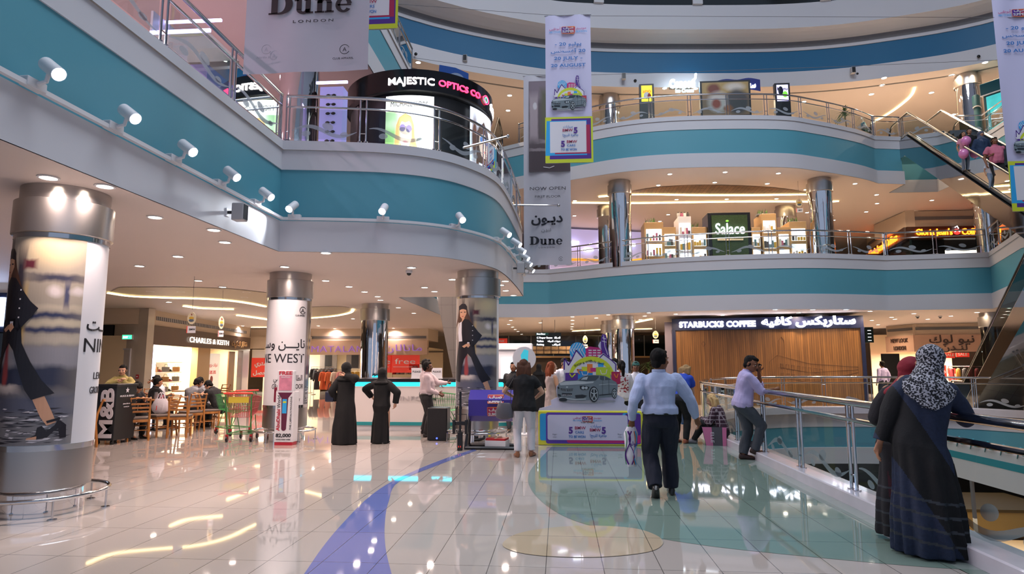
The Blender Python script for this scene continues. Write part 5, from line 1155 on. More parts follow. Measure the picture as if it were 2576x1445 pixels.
def season_banner(x0,x1,Y,zb,ztop,label,full=True):
    t,W,h=banner('hanging_banner',label,x0,x1,Y,zb,ztop,LAV,.02)
    u=2*W
    m=MB();dr(m,TT(-W*1.03,0,-.03),u*1.03,[([(0,0),(1,0),(1,1.0),(0,1.0)],YGR),([(.09,.08),(.96,.08),(.96,.96),(.13,.96)],PUR),([(.0,.16),(.87,.16),(.87,.92),(.03,.92)],CYN),([(.2,.19),(.94,.19),(.94,.82),(.2,.82)],CRIM),([(.1,.22),(.86,.22),(.86,.90),(.1,.90)],PWHITE)]);five(m,-.02*u,.66*u,.085*u,-.045,ar=True);five(m,0,.36*u,.085*u,-.045);m.build('prize_panel',t)
    m=MB();season_logo(m,0,h-.36*u,u*.82,-.03);m.build('season_logo',t)
    m=MB()
    for i,s_ in enumerate((arab('يوليو')+' 20 -',arab('أغسطس')+' 20','20 JULY -','20 AUGUST')): m.text(s_ if i!=0 else '- 20 '+arab('يوليو'),.10*u,PNAVY,TT(0,h-(.72+.165*i)*u,-.03),'c',.002,.02,1.05,w=u*(.58,.76,.62,.76)[i])
    m.build('date_lines',t)
    m=MB();skyline(m,TT(-.32*u,1.34*u,-.03),u*.68);car(m,TT(-.38*u,1.17*u,-.045),u*.76);m.build('car_print',t)
    return t
a=gy(1374,412,15);b=gy(1491,412,15);tp_=gy(1440,38,15)
season_banner(a.x,b.x,15,a.z,tp_.z,'lavender summer season banner with a car and lime prize panel')
a=gy(2541,416,15);season_banner(a.x-.05,a.x+1.1,15,a.z-1.1,tp_.z,'summer season banner cut by the right edge of the photo')
b=gy(999,73,10.5);season_banner(b.x-1.12,b.x,10.5,b.z,b.z+4.4,'summer season banner mostly hidden behind the largest white banner')
# wires
for i,(p,q,lab) in enumerate((((-4.6,10.5,9.9),(20,15,10.6),'upper thin steel cable carrying the season banners'),((-4.6,16,8.2),(19,17.2,9.2),'lower thin steel cable carrying the narrow banner'),((-4.7,8,7.9),(13,8,8.5),'thin steel cable carrying the largest banner'))):
    pass
def wire(pts,lab): m=MB();m.tube(pts,.006,GREYV,4);m.build('steel_cable',None,lab,'cable')
wire([gy(1000,10,15),gy(1383,38,15),gy(1497,40,15),gy(2000,42,15),gy(2530,44,15),gy(3000,50,15)],'upper thin steel cable carrying the season banners')
wire([gy(1040,145,17),gy(1330,188,17),gy(1440,190,17),gy(1700,182,17),gy(2100,168,17),gy(2530,150,17),gy(3000,130,17)],'lower thin steel cable carrying the narrow banner')
# ================================================================ optics kiosk on the first floor
oc=(-3.35,14.75);OR=1.75;zt=8.05
t=thing('optics_kiosk','round black optics kiosk with glowing letters and lit sunglasses posters on the balcony','kiosk',(oc[0],oc[1],5.4))
m=MB();h=zt-5.4
m.lathe([(OR-.08,0),(OR-.08,h-.55)],BLACK,64);m.build('drum_body',t)
m=MB();m.lathe([(OR-.04,h-.55),(OR+.02,h-.5),(OR+.02,h-.02),(OR-.02,h)],mat('gloss_black','#08090c',.15),64);m.build('sign_band',t)
def wrap(name,items,zbase,R=OR+.02,mt0=None):
    for (s_,sz,z,az,al,bo,w_,mt,dp) in items:
        m=MB();m.text(s_,sz,mt,TT(0,z),al,dp,bo,w=w_);m.build(name,t,bend=cylbend(0,0,R,R_(az)))
LEDW=mat('led_white','#fff4f6',.5,emit=4);LEDR=mat('led_red','#ff2f55',.5,emit=4)
wrap('letters',[('MAJESTIC',.22,h-.37,-101,'l',.012,1.02,LEDW,.05),('OPTICS CO',.2,h-.36,-65,'l',.012,1.15,LEDR,.05),('Sarina Optics',.22,h-.37,-8,'l',.012,1.3,LEDW,.05)],0)
m=MB();m.tube([(.14*math.cos(a),-.03,.1*math.sin(a)*(1-.3*abs(math.cos(a)))) for a in [2*PI*k/28 for k in range(28)]],.014,LEDR,6,closed=True);m.tube([(.06*math.cos(a),-.03,.06*math.sin(a)) for a in [2*PI*k/20 for k in range(20)]],.01,mat('led_green','#3fe0a0',.5,emit=3),6,closed=True)
m.M=Matrix();ms=m.build('eye_logo',t,bend=lambda p:cylbend(0,0,OR+.02,R_(-20))((p[0],p[1],p[2]+h-.29)))
MODEL=paint('sunglasses_photo','#e9ece4',[('b',.12,.35,.22,.35,.5,'#6f9a5c'),('b',.1,.75,.2,.1,.5,'#8fae86'),('e',.95,.5,.3,.6,.6,'#f4f4ee'),('e',.45,.45,.22,.28,.25,'#c9b48a'),('e',.25,.08,.14,.09,.3,'#b8cf5f')],.4,emit=.9)
MODEL2=paint('portrait_photo','#e7f0ff',[('e',.5,.55,.22,.2,.2,'#e6cdbd'),('e',.5,.72,.26,.12,.2,'#4a3a3a'),('e',.42,.6,.08,.05,.1,'#8fb8e8'),('e',.6,.6,.08,.05,.1,'#8fb8e8'),('e',.5,.42,.08,.02,.2,'#c86f70'),('b',.5,.12,.4,.16,.3,'#3d3a44'),('e',.15,.6,.1,.3,.4,'#5a4038')],.4,emit=.9)
def arcpanel(name,a0,a1,z0,z1,mt,R):
    m=MB();n=14
    for k in range(n):
        u0,u1=k/n,(k+1)/n;p=[(R*math.cos(R_(a0+(a1-a0)*u)),R*math.sin(R_(a0+(a1-a0)*u))) for u in (u0,u1)]
        m.add([(p[0][0],p[0][1],z0),(p[1][0],p[1][1],z0),(p[1][0],p[1][1],z1),(p[0][0],p[0][1],z1)],[(0,1,2,3)],mt,True,[(u0,0),(u1,0),(u1,1),(u0,1)])
    return m.build(name,t)
arcpanel('lit_poster',-103,-68,.25,h-.62,MODEL,OR);arcpanel('lit_poster',-38,-4,.25,h-.62,MODEL2,OR)
arcpanel('poster_header',-103,-68,h-.97,h-.62,mat('poster_header_white','#eef2ee',.4,emit=.9),OR+.005)
m=MB()
def KP(L,c,dr=0,e=.75):
    mt=mat('lit_print_'+c[1:],c,.4,emit=e);Rk=OR+.006
    cyl_poly(m,[((R_(-103)+R_(35)*u)*Rk,.25+v*(h-.87)) for u,v in L],mt,0,0,Rk+dr,.06)
def el(cx,cy,rx,ry,n=18,r=0): return [(cx+rx*math.cos(2*PI*k/n)*math.cos(r)-ry*math.sin(2*PI*k/n)*math.sin(r),cy+ry*math.sin(2*PI*k/n)*math.cos(r)+rx*math.cos(2*PI*k/n)*math.sin(r)) for k in range(n)]
KP([(.20,.22),(.22,.45),(.24,.62),(.30,.72),(.42,.77),(.54,.73),(.60,.62),(.62,.45),(.70,.30),(.64,.22),(.55,.30),(.40,.25),(.28,.12)],'#a88453')
KP(el(.43,.52,.135,.19),'#ecd2bd',.002);KP([(.36,.42),(.50,.42),(.52,.28),(.38,.27)],'#e2c3ab',.002)
KP([(.28,.60),(.30,.72),(.42,.76),(.54,.71),(.57,.60),(.50,.67),(.42,.65),(.34,.67)],'#b8935f',.003)
KP([(.29,.58),(.30,.40),(.24,.20),(.30,.22),(.33,.42),(.32,.58)],'#c7a672',.003);KP([(.55,.58),(.56,.40),(.62,.24),(.66,.32),(.60,.44),(.585,.58)],'#96744a',.003)
KP(el(.365,.585,.062,.047),'#6d5a86',.004);KP(el(.495,.572,.060,.047),'#6d5a86',.004);KP([(.42,.6),(.445,.6),(.445,.585),(.42,.59)],'#5a4636',.004)
KP(el(.425,.405,.040,.017),'#c97f7c',.004);KP([(.425,.50),(.445,.455),(.42,.452)],'#d9b49c',.004)
KP([(.30,.20),(.36,.30),(.44,.34),(.56,.28),(.62,.20),(.60,.12),(.50,.06),(.36,.08)],'#f0dccb',.005)
for k in range(4): KP([(.34+.05*k,.32-.01*k),(.38+.05*k,.34-.015*k),(.40+.055*k,.22),(.37+.055*k,.20)],'#e3c7b2',.006)
KP(el(.40,.255,.02,.014),'#55504c',.007);KP([(.40,.08),(.66,.10),(.74,.0),(.34,.0)],'#d8dce6',.004);KP(el(.40,.02,.09,.05),'#b8cf5f',.004)
m.build('portrait_print',t)
m=MB()
def KQ(L,c,dr=0):
    mt=mat('lit_print_'+c[1:],c,.4,emit=.75);Rk=OR+.006
    cyl_poly(m,[((R_(-38)+R_(34)*u)*Rk,.25+v*(h-.87)) for u,v in L],mt,0,0,Rk+dr,.06)
KQ([(.2,.1),(.22,.7),(.5,.88),(.78,.7),(.82,.1)],'#54413a');KQ(el(.5,.58,.2,.2),'#e6cdbd',.002);KQ([(.3,.66),(.34,.8),(.66,.8),(.7,.66),(.5,.72)],'#54413a',.003);KQ(el(.42,.62,.09,.05),'#5f86c4',.004);KQ(el(.6,.62,.09,.05),'#5f86c4',.004);KQ(el(.5,.47,.06,.02),'#c86f70',.004);KQ([(.25,.0),(.3,.3),(.7,.3),(.78,.0)],'#d8dce6',.003)
m.build('portrait_print',t)
wrap('poster_lettering',[('MICHAEL KORS',.17,h-.87,-99,'l',.0,.82,mat('poster_ink','#46464c',.5),.004)],0,OR+.01)
area('kiosk_glow',(-2.9,12.6,6.4),(PI/2,0,0),1.2,25,(.95,1,.98),'RECTANGLE',1.4)
t=thing('display_tower','lit sunglasses display tower left of the round optics kiosk','display',(gy(853,300,13).x,12.5,5.4))
m=MB();m.box(-.25,.25,0,.3,0,2.05,mat('tower_lilac','#9c9ad8',.4,emit=.3));m.box(-.34,.34,-.02,.02,2.12,2.17,mat('led_lilac','#b9b4ff',.5,emit=4));m.build('tower',t)
for k in range(8):
    m=MB();z=.45+k*.2;m.ell((-.06,-.02,z),(.05,.012,.032),BLACK,12,6);m.ell((.06,-.02,z),(.05,.012,.032),BLACK,12,6);m.cyl((-.03,-.02,z+.01),(.03,-.02,z+.01),.006,BLACK,5);m.build('sunglasses',None,'pair of dark sunglasses on the lit display tower','sunglasses','sunglasses on the display tower',loc=t.location)
t=thing('display_case','low lit glass display case seen through the left balcony railing','display',(gx(640,300,-5.8).x-.2,9.6,5.4))
m=MB();m.box(-.5,.5,-.5,.5,0,.9,mat('case_lilac','#7d7cb0',.4));m.build('base',t);m=MB();m.box(-.48,.48,-.48,.48,.9,1.45,GLASS);m.build('glass_box',t);m=MB();m.box(-.5,.5,-.5,-.46,1.45,1.5,mat('led_lilac'));m.box(-.5,.5,-.2,-.16,1.8,1.84,mat('led_lilac'));m.box(-.5,-.46,-.5,.5,1.45,1.84,WTRIM);m.build('light_bar',t)
m=MB();m.box(-.25,.25,-.03,.03,0,.38,WTRIM,.02);m.text('HAM',.16,SIGNW,TT(.0,.1,-.04),'c',.01,.03);m.build('small_sign',None,'small sign with white letters behind the left balcony glass','sign',loc=(-5.4,8.4,5.4))
L=[(-.6,0),(.6,0),(.6,.5),(.1,.75),(-.55,.9)]
SC=.6
t=thing('contact_lens_sign','blue and grey wave shaped sign on top of the optics kiosk','sign',(gy(1140,215,14).x,14.0,8.06));m=MB();m.M=Matrix.Rotation(PI/2,4,'X');m.prism(L,-.04,.04,mat('lens_blue','#1d4f9c',.4));m.M=Matrix()
dr(m,TT(-.6,0,-.042),1.2,[(('e',.55,.15,.33,.3),mat('lens_grey','#8e9fb8',.4)),(('e',.55,.2,.26,.16),PWHITE)]);m.text('FRESHLOOK',.12,mat('lens_ink','#4d6484',.5),TT(.05,.2,-.05),'c',.003,0,w=.5);m.build('panel',t);t.scale=(SC,)*3
for px,lab in ((1007,'small black floodlight on top of the optics kiosk at its left'),(1057,'small black floodlight on top of the optics kiosk near the wave sign')):
    v=gy(px,185,14.2);m=MB();m.box(-.09,.09,-.08,.02,0,.17,BLACK,.01);m.box(-.07,.07,-.09,-.08,.02,.15,STEEL);m.cyl((0,0,-.05),(0,0,0),.02,BLACK,6);m.build('floodlight',None,lab,'floodlight',loc=(v.x,14.2,8.1))
# ================================================================ escalators
RUB=mat('black_rubber','#15151a',.3,spec=.6);STEP=mat('step_grey','#3b3d42',.4,.6)
MIRR=mat('mirror_cladding','#b9bcc0',.05,1,bump=.25,bscale=.9)
EGL=glassmat('smoked_glass','#4a5c5e',refl=.07,fres=1.2)
def escalator(A,B,w_,label,flat=1.3,mirror=MIRR,glow=False):
    """A bottom landing (x,y,z), B top landing; runs straight between"""
    A=Vector(A);B=Vector(B);d=Vector((B.x-A.x,B.y-A.y,0));L=d.length;hgt=B.z-A.z;rz=math.atan2(d.y,d.x)
    t=thing('escalator',label,'escalator',A,rz)
    # local: x runs up, y across
    x1=flat;x2=L-flat
    prof=[(0,0),(x1,0),(x2,hgt),(L,hgt)]
    m=MB();dep=.95;P=[(-.2,-.02),(x1,-.02),(x2,hgt-.02),(L+.2,hgt-.02),(L+.2,hgt-dep*.8),(x2+.25,hgt-dep*.8),(x1+.25,-dep*.55),(-.2,-dep*.55)]
    m.M=Matrix.Rotation(PI/2,4,'X');m.prism([(a,b) for a,b in P],-w_/2-.12,w_/2+.12,mirror);m.M=Matrix();m.build('truss_cladding',t)
    m=MB();n=int(hgt/.2);
    for k in range(n):
        f=k/n;m.box(x1+(x2-x1)*f,x1+(x2-x1)*(f+1/n)+.03,-w_/2+.1,w_/2-.1,hgt*f-.02,hgt*(f+1/n)-.0,STEP)
    m.box(-.2,x1,-w_/2+.1,w_/2-.1,-.02,.02,STEEL);m.box(x2,L+.2,-w_/2+.1,w_/2-.1,hgt-.02,hgt+.02,STEEL);m.build('steps',t)
    for s_ in (-1,1):
        y=s_*w_/2
        m=MB();m.add([(0,y,.1),(x1,y,.1),(x2,y,hgt+.1),(L,y,hgt+.1),(L,y,hgt+.92),(x2,y,hgt+.92),(x1,y,.92),(0,y,.92)],[(0,1,6,7),(1,2,5,6),(2,3,4,5)],EGL);m.build('glass_balustrade',t)
        m=MB()
        for q in ((-.25,-.02),(x1,-.02),(x2,hgt-.02),(L+.25,hgt-.02)): pass
        m.tube([(-.3,y,.06),(x1,y,.06),(x2,y,hgt+.06),(L+.3,y,hgt+.06)],.06,DARK,8,flat=1);m.build('skirt',t);m=MB();m.tube([(-.3,y*1.06,.13),(x1,y*1.06,.13),(x2,y*1.06,hgt+.13),(L+.3,y*1.06,hgt+.13)],.014,STEEL,6);m.build('edge_strip',t)
        hp=[]
        for a in range(-90,91,15): hp.append((-.1-.42*math.cos(R_(a)),y,.5+.46*math.sin(R_(a))))
        q=[(x,yy,z) for x,yy,z in hp]+[(x1,y,.96),(x2,y,hgt+.96)]
        for a in range(90,-91,-15): q.append((L+.1+.42*math.cos(R_(a)),y,hgt+.5+.46*math.sin(R_(a))))
        m=MB();m.tube(q,.04,RUB,8,flat=.7);m.build('handrail',t)
        m=MB();q2=[(x,yy,z-.05) if 0 else (x,yy,z-.045) for x,yy,z in q[10:-10]];m.tube(q2,.008,STEEL,6);m.build('handrail_track',t)
    return t
escalator((-3.35,27.6,0),(-3.35,18.6,5.4),1.15,'mirror clad escalator rising behind the curved first floor balcony')
escalator((-2.95,16.7,5.4),(-2.95,26.3,10.77),1.05,'escalator to the second floor seen end on beside the optics kiosk')
ESC3=((13.95,16.9,5.4),(14.9,26.9,10.77))
escalator(ESC3[0],ESC3[1],1.25,'escalator carrying a family down from the second floor at the right')
escalator((16.2,26.4,0),(12.5,14.3,5.4),1.25,'lower escalator with mirrored cladding at the right edge')
# ================================================================ information desk
t=thing('information_desk','long white information desk with glowing cyan strip and teal base line','desk',(-3.4,15.25,0))
def dsk(z0,z1,o,mt,nm):
    x0,x1=-2.0-o,2.3+o;P=[(x0,0-o),(x1,0-o),(x1,1.6),(x0,1.6)];P=[(x0+.0,1.6),(x0,.35),(x0+.1,.1-o),(x0+.35,-o),(x1-.35,-o),(x1-.1,.1-o),(x1,.35),(x1,1.6)]
    m=MB();m.prism(P,z0,z1,mt);m.build(nm,t)
dsk(0,.13,-.03,WTRIM,'plinth');dsk(.13,.21,.01,mat('teal_stripe','#1e8f96',.4),'base_stripe');dsk(.21,1.06,0,mat('desk_white','#d9d2cf',.3),'front');dsk(1.06,1.16,.0,mat('cyan_glow','#1fd2f0',.5,emit=2.6),'cyan_light_strip');dsk(1.16,1.24,.05,mat('counter_black','#1c1d22',.2),'counter_top')
m=MB();m.text('INFORMATION DESK',.15,mat('desk_letter','#b5aeae',.5),TT(.75,.72,-.012),'c',.015,.015,w=2.4);m.build('letters',t)
for px,lab in ((1222+0,'small white card holder on the information desk'),):
    pass
for px,lab in ((1047,'white card holder on the information desk left of the guards'),(1098,'white card holder on the information desk behind the guards')):
    v=gy(px,945,15.4);m=MB();m.box(-.13,.13,-.01,.01,0,.26,WTRIM);m.box(-.13,.13,-.06,.08,0,.02,WTRIM);m.text('PLEASE',.06,BLK,TT(0,.15,-.012),'c',.002,.01,w=.2);m.build('card_holder',None,lab,'card holder',loc=(v.x,15.45,1.24))
# ================================================================ magazine stand
t=thing('magazine_stand','tall white free magazine stand with red print in front of the white pillar','stand',(gz(736,1114).x,12.50,0),.0)
m=MB();m.box(-.19,.19,-.12,.12,.06,1.05,WTRIM,.01);m.box(-.17,.17,-.12,-.02,1.05,1.46,WTRIM,.01);m.box(-.18,.18,-.11,.11,0,.06,mat('stand_red','#b51f35',.4));m.build('cabinet',t)
MAR=mat('print_maroon','#5a1a38',.4)
m=MB();m.M=Matrix.Rotation(PI/2,4,'X');P=[(-.15,1.03),(.15,1.03),(.07,.92),(.05,.35)]+[(.05*math.cos(R_(a)),.33+.05*math.sin(R_(a))) for a in range(0,-181,-20)]+[(-.05,.35),(-.07,.92)]
m.prism(P,.121,.124,MAR);m.prism([(-.045,.62),(.045,.62),(.045,.9),(-.045,.9)],.125,.127,CYN);m.ell((0,.84,.128),(.04,.02,.002),YGR,12,4);m.M=Matrix();m.build('pen_print',t)
m=MB();m.box(-.13,.13,-.128,-.12,1.07,1.36,mat('magazine_pink','#c77f96',.4,vary=.4,vscale=9));m.text('AbuDhabi',.04,PWHITE,TT(0,1.32,-.131),'c',.002,.01,w=.18);m.build('magazine_cover',t)
m=MB();m.text('FREE',.1,mat('stand_red'),TT(0,1.38,-.125),'c',.004,.03,w=.27);m.text('82,000',.095,BLK,TT(0,.16,-.125),'c',.004,.03,w=.31);m.text('COPIES EVERY WEEK',.032,BLK,TT(0,.10,-.125),'c',.003,.01,w=.3)
RV=Matrix.Rotation(PI/2,4,'Z')
m.text('AbuDhabi',.1,mat('stand_red'),Matrix.Translation((-.085,-.125,.28))@TX@RV,'l',.004,.02,w=.42);m.text('World',.1,BLK,Matrix.Translation((-.085,-.125,.72))@TX@RV,'l',.004,.0,w=.25);m.text("THE CAPITAL'S MAGAZINE",.05,BLK,Matrix.Translation((.15,-.125,.3))@TX@RV,'l',.003,0,w=.65);m.build('lettering',t)
m=MB();m.box(-.06,.06,-.06,.06,0,.30,mat('perfume_red','#7a1630',.3),.01);m.text('PERRY',.03,PWHITE,Matrix.Translation((.01,-.062,.05))@TX@RV,'l',.002,.01,w=.2);m.build('red_dispenser',None,'small dark red box mounted on the white pillar beside the magazine stand','box',loc=(-5.75,12.72,.82))
# ================================================================ black podium
DKB=mat('podium_black','#17171a',.35)
va=gz(233,1115);vb=gz(283,1120);vc=gz(316,1106)
t=thing('podium','black wheeled cafe podium with big white letters on its side','podium',(vb.x,vb.y,0),math.atan2(vb.y-va.y,vb.x-va.x)*0)
m=MB();m.box(-.43,0,0,.62,.08,1.16,DKB,.01);m.box(-.45,.02,-.02,.64,1.14,1.19,DKB,.01);m.build('cabinet',t)
m=MB()
for a,b in ((-.36,.06),(-.06,.06),(-.36,.56),(-.06,.56)): m.cyl((a-.02,b,.04),(a+.02,b,.04),.04,BLACK,14)
m.build('caster',t)
m=MB();m.text('M&B',.37,PWHITE,Matrix.Translation((-.045,-.012,.13))@TX@RV,'l',.014,.03,w=.98);m.build('letters',t)
YR=Matrix.Rotation(PI/2,4,'Z')
m=MB();m.text('MUGG & BEAN',.05,PWHITE,Matrix.Translation((.012,.31,.93))@YR@TX,'c',.003,.01,w=.42);m.text('please allow us',.035,PWHITE,Matrix.Translation((.012,.31,.78))@YR@TX,'c',.003,.01);m.text('to seat you',.035,PWHITE,Matrix.Translation((.012,.31,.72))@YR@TX,'c',.003,.01)
S=[(.06*math.sin(2*PI*k/10)*(1 if k%2==0 else .42),.06*math.cos(2*PI*k/10)*(1 if k%2==0 else .42)) for k in range(10)]
m.M=Matrix.Translation((.012,.31,1.06))@YR@TX;m.prism(S,0,.003,PWHITE);m.M=Matrix();m.build('small_lettering',t)
# ================================================================ cafe chairs and tables
CW=wood('chair_wood','#8a5622','#b57a3a',scale=(4,4,.7),rough=.35);SEAT=mat('seat_vinyl','#5d5048',.5)
def make_chair(label,group):
    t=thing('cafe_chair',label,'chair',(0,0,0),0,group)   # faces +Y (back at -Y)
    for s_ in (-1,1):
        m=MB();m.tube([(s_*.19,.19,0),(s_*.19,.2,.44)],.022,CW,8);m.build('leg',t)
        m=MB();m.tube([(s_*.19,-.25,0),(s_*.185,-.20,.44),(s_*.18,-.22,.62),(s_*.18,-.30,.90)],[.02,.024,.022,.018],CW,8);m.build('leg',t)
    m=MB();m.box(-.2,.2,-.21,.22,.38,.44,CW,.01);m.build('seat_frame',t)
    m=MB();m.box(-.215,.215,-.2,.235,.44,.485,SEAT,.018);m.build('seat',t)
    for z,y in ((.60,-.225),(.68,-.245),(.76,-.27)):
        m=MB();m.box(-.175,.175,y-.01,y+.01,z-.018,z+.022,CW,.005);m.build('back_slat',t)
    m=MB();m.tube([(-.19,-.30,.87),(-.1,-.315,.885),(.1,-.315,.885),(.19,-.30,.87)],.03,CW,8,flat=.45);m.build('top_rail',t)
    m=MB()
    for s_ in (-1,1): m.tube([(s_*.19,.19,.2),(s_*.19,-.23,.2)],.011,CW,6)
    m.tube([(-.19,0,.2),(.19,0,.2)],.011,CW,6);m.tube([(-.19,.19,.28),(.19,.19,.28)],.011,CW,6);m.build('stretcher',t);return t
def make_table(label,group,w_=.75):
    t=thing('cafe_table',label,'table',(0,0,0),0,group)
    m=MB();m.box(-w_/2,w_/2,-w_/2,w_/2,.71,.745,CW,.008);m.build('tabletop',t)
    m=MB();m.cyl((0,0,.03),(0,0,.71),.035,BLACK,12);m.build('pedestal',t)
    m=MB()
    for k in range(4): m.M=Matrix.Rotation(PI/4+k*PI/2,4,'Z');m.box(0,.34,-.03,.03,0,.035,BLACK)
    m.M=Matrix();m.build('foot',t);return t
ch0=make_chair('wooden slat back chair nearest the black podium at the left','cafe chairs')
CH=[ch0];
chairs=[((345,1108),-.25+PI*0+.9,'wooden cafe chair just right of the black podium with its back to us'),
 ((405,1098),2.6,'wooden cafe chair turned sideways beside the white carrier bag'),((450,1100),.35,'wooden cafe chair with its back to us at the middle of the group'),
 ((480,1086),1.0,'wooden cafe chair behind the middle chair'),((522,1080),-.8,'wooden cafe chair near the green shopping cart seen side on'),((548,1072),2.3,'wooden cafe chair right beside the green shopping cart'),((548,1035),2.8,'wooden cafe chair facing us behind the shopping cart'),
 ((375,1060),-2.6,'wooden cafe chair on the far side of the front table'),((300,1075),-1.8,'wooden cafe chair holding the man with bowed head')]
v=gz(240,1120);ch0.location=(v.x-.02,v.y-.35,0);ch0.rotation_euler.z=2.2
for (px,py),rz,lab in chairs:
    v=gz(px,py);c=dup(ch0,(v.x,v.y,0),rz,lab,'cafe chairs');CH.append(c)
tb0=make_table('front wooden cafe table carrying drinks and a carrier bag','cafe tables');v=gz(378,1085);tb0.location=(v.x-.1,v.y+.25,0)
for (px,py),lab in (((515,1050),'wooden cafe table with two men talking over it'),((470,1040),'rear wooden cafe table near the shoe shop window')):
    v=gz(px,py);dup(tb0,(v.x,v.y,0),.2,lab,'cafe tables')
# things on the front table
T0=tb0.location
m=MB();m.cyl((0,0,0),(0,0,.17),.045,BRUSH,16);m.cyl((0,0,.17),(0,0,.185),.048,BLACK,16);m.build('menu_holder',None,'tall dark cup on the front cafe table','cup',loc=(T0.x+.08,T0.y-.1,.745))
m=MB();m.cyl((0,0,0),(0,0,.10),.04,mat('drink_pink','#b0405a',.3),16,.05);m.build('drink_glass',None,'glass with a dark pink drink on the front cafe table','glass',loc=(T0.x+.24,T0.y-.12,.745))
m=MB();m.lathe([(.10,0),(.14,.02),(.145,.025)],WTRIM,24);m.build('plate',None,'white plate on the front cafe table','plate',loc=(T0.x-.18,T0.y-.1,.746))
# carrier bag on chair
v=gz(408,1095);BAGW=mat('bag_white','#d5cfd6',.5,bump=.5,bscale=9)
m=MB();rings=[]
for z,rx,ry in ((0,.13,.08),(.05,.19,.12),(.15,.2,.12),(.26,.16,.09),(.32,.14,.05)):
    rings.append([(rx*math.cos(2*PI*k/20)*(1+.08*math.sin(5*k+z*20)),ry*math.sin(2*PI*k/20)*(1+.1*math.cos(3*k)),z) for k in range(20)])
m.loft(rings,BAGW)
for s_ in (-1,1): m.tube([(s_*.1,0,.30),(s_*.07,0,.42),(s_*.02,0,.46),(s_*.0,0,.42),(s_*.04,0,.31)],[.012,.018,.015,.015,.012],BAGW,6)
m.text('J',.1,RED,TT(-.02,.1,-.125),'c',.004,.03);m.build('carrier_bag',None,'white plastic carrier bag with a red mark on a cafe chair','bag',loc=(v.x-.05,v.y-.05,.49))
# ================================================================ shopping carts
def cart(x,y,rz,cb,label,panel=None,ch=None):
    t=thing('shopping_cart',label,'shopping cart',(x,y,0),rz)  # handle at -X, nose +X
    CB=mat(*cb)
    def lerp(a,b,f): return tuple(a[i]+(b[i]-a[i])*f for i in range(3))
    tl=[(-.42,-.27,.98),(-.42,.27,.98),(.45,.2,.88),(.45,-.2,.88)];bl=[(-.30,-.2,.50),(-.30,.2,.50),(.36,.15,.56),(.36,-.15,.56)]
    m=MB()
    for i in range(4):
        j=(i+1)%4
        m.tube([tl[i],tl[j]],.010,CB,6);m.tube([bl[i],bl[j]],.006,CB,5)
        for f in (.33,.66): m.tube([lerp(tl[i],bl[i],f),lerp(tl[j],bl[j],f)],.004,CB,4)
        n=15 if i%2 else 11
        for k in range(n+1): m.tube([lerp(tl[i],tl[j],k/n),lerp(bl[i],bl[j],k/n)],.0035,CB,4)
    for k in range(12): m.tube([lerp(bl[0],bl[1],k/11),lerp(bl[3],bl[2],k/11)],.0035,CB,4)
    m.build('wire_basket',t)
    GF=mat('cart_frame_green','#2f7a3c',.35) if ch is None else mat(*ch)
    m=MB()
    for s_ in (-1,1): m.tube([(-.42,s_*.27,.98),(-.46,s_*.26,.9),(-.36,s_*.24,.45),(-.30,s_*.24,.16),(.35,s_*.19,.16),(.42,s_*.17,.14)],.013,GF,8)
    m.tube([(-.3,-.24,.16),(-.3,.24,.16)],.011,GF,6);m.tube([(.35,-.19,.16),(.35,.19,.16)],.011,GF,6);m.tube([(0,-.215,.16),(0,.215,.16)],.008,GF,6)
    for s_ in (-1,1): m.tube([(.3,s_*.17,.16),(.1,s_*.19,.52)],.009,GF,6)
    m.build('frame',t)
    m=MB();m.tube([(-.5,-.28,1.0),(-.5,.28,1.0)],.018,RED,8);m.tube([(-.5,-.28,1.0),(-.42,-.27,.98)],.012,RED,6);m.tube([(-.5,.28,1.0),(-.42,.27,.98)],.012,RED,6);m.build('handle',t)
    for a,b in ((-.3,-.24),(-.3,.24),(.38,-.17),(.38,.17)):
        m=MB();m.cyl((a,b-.018,.055),(a,b+.018,.055),.055,BLACK,16);m.box(a-.015,a+.015,b-.026,b+.026,.06,.15,REDD);m.build('wheel',t)
    if panel:
        m=MB();m.box(-.44,-.42,-.2,.2,.80,.92,mat('seat_yellow','#c9b53a',.4));m.build('child_seat_flap',t)
    return t
v=gz(612,1108);cart(v.x,v.y,R_(100),('cart_red','#a8323c',.35),'red wire shopping cart with yellow flap beside the white advert pillar',True)
v=gz(583,1096);cart(v.x-.12,v.y+.25,R_(150),('cart_green','#2f8a42',.35),'green wire shopping cart pushed against the red one')
v=gz(1145,1085);cart(v.x-.12,v.y-.75,R_(-155)+PI,('cart_green','#2f8a42',.35),'green and red shopping cart by the black loudspeaker')
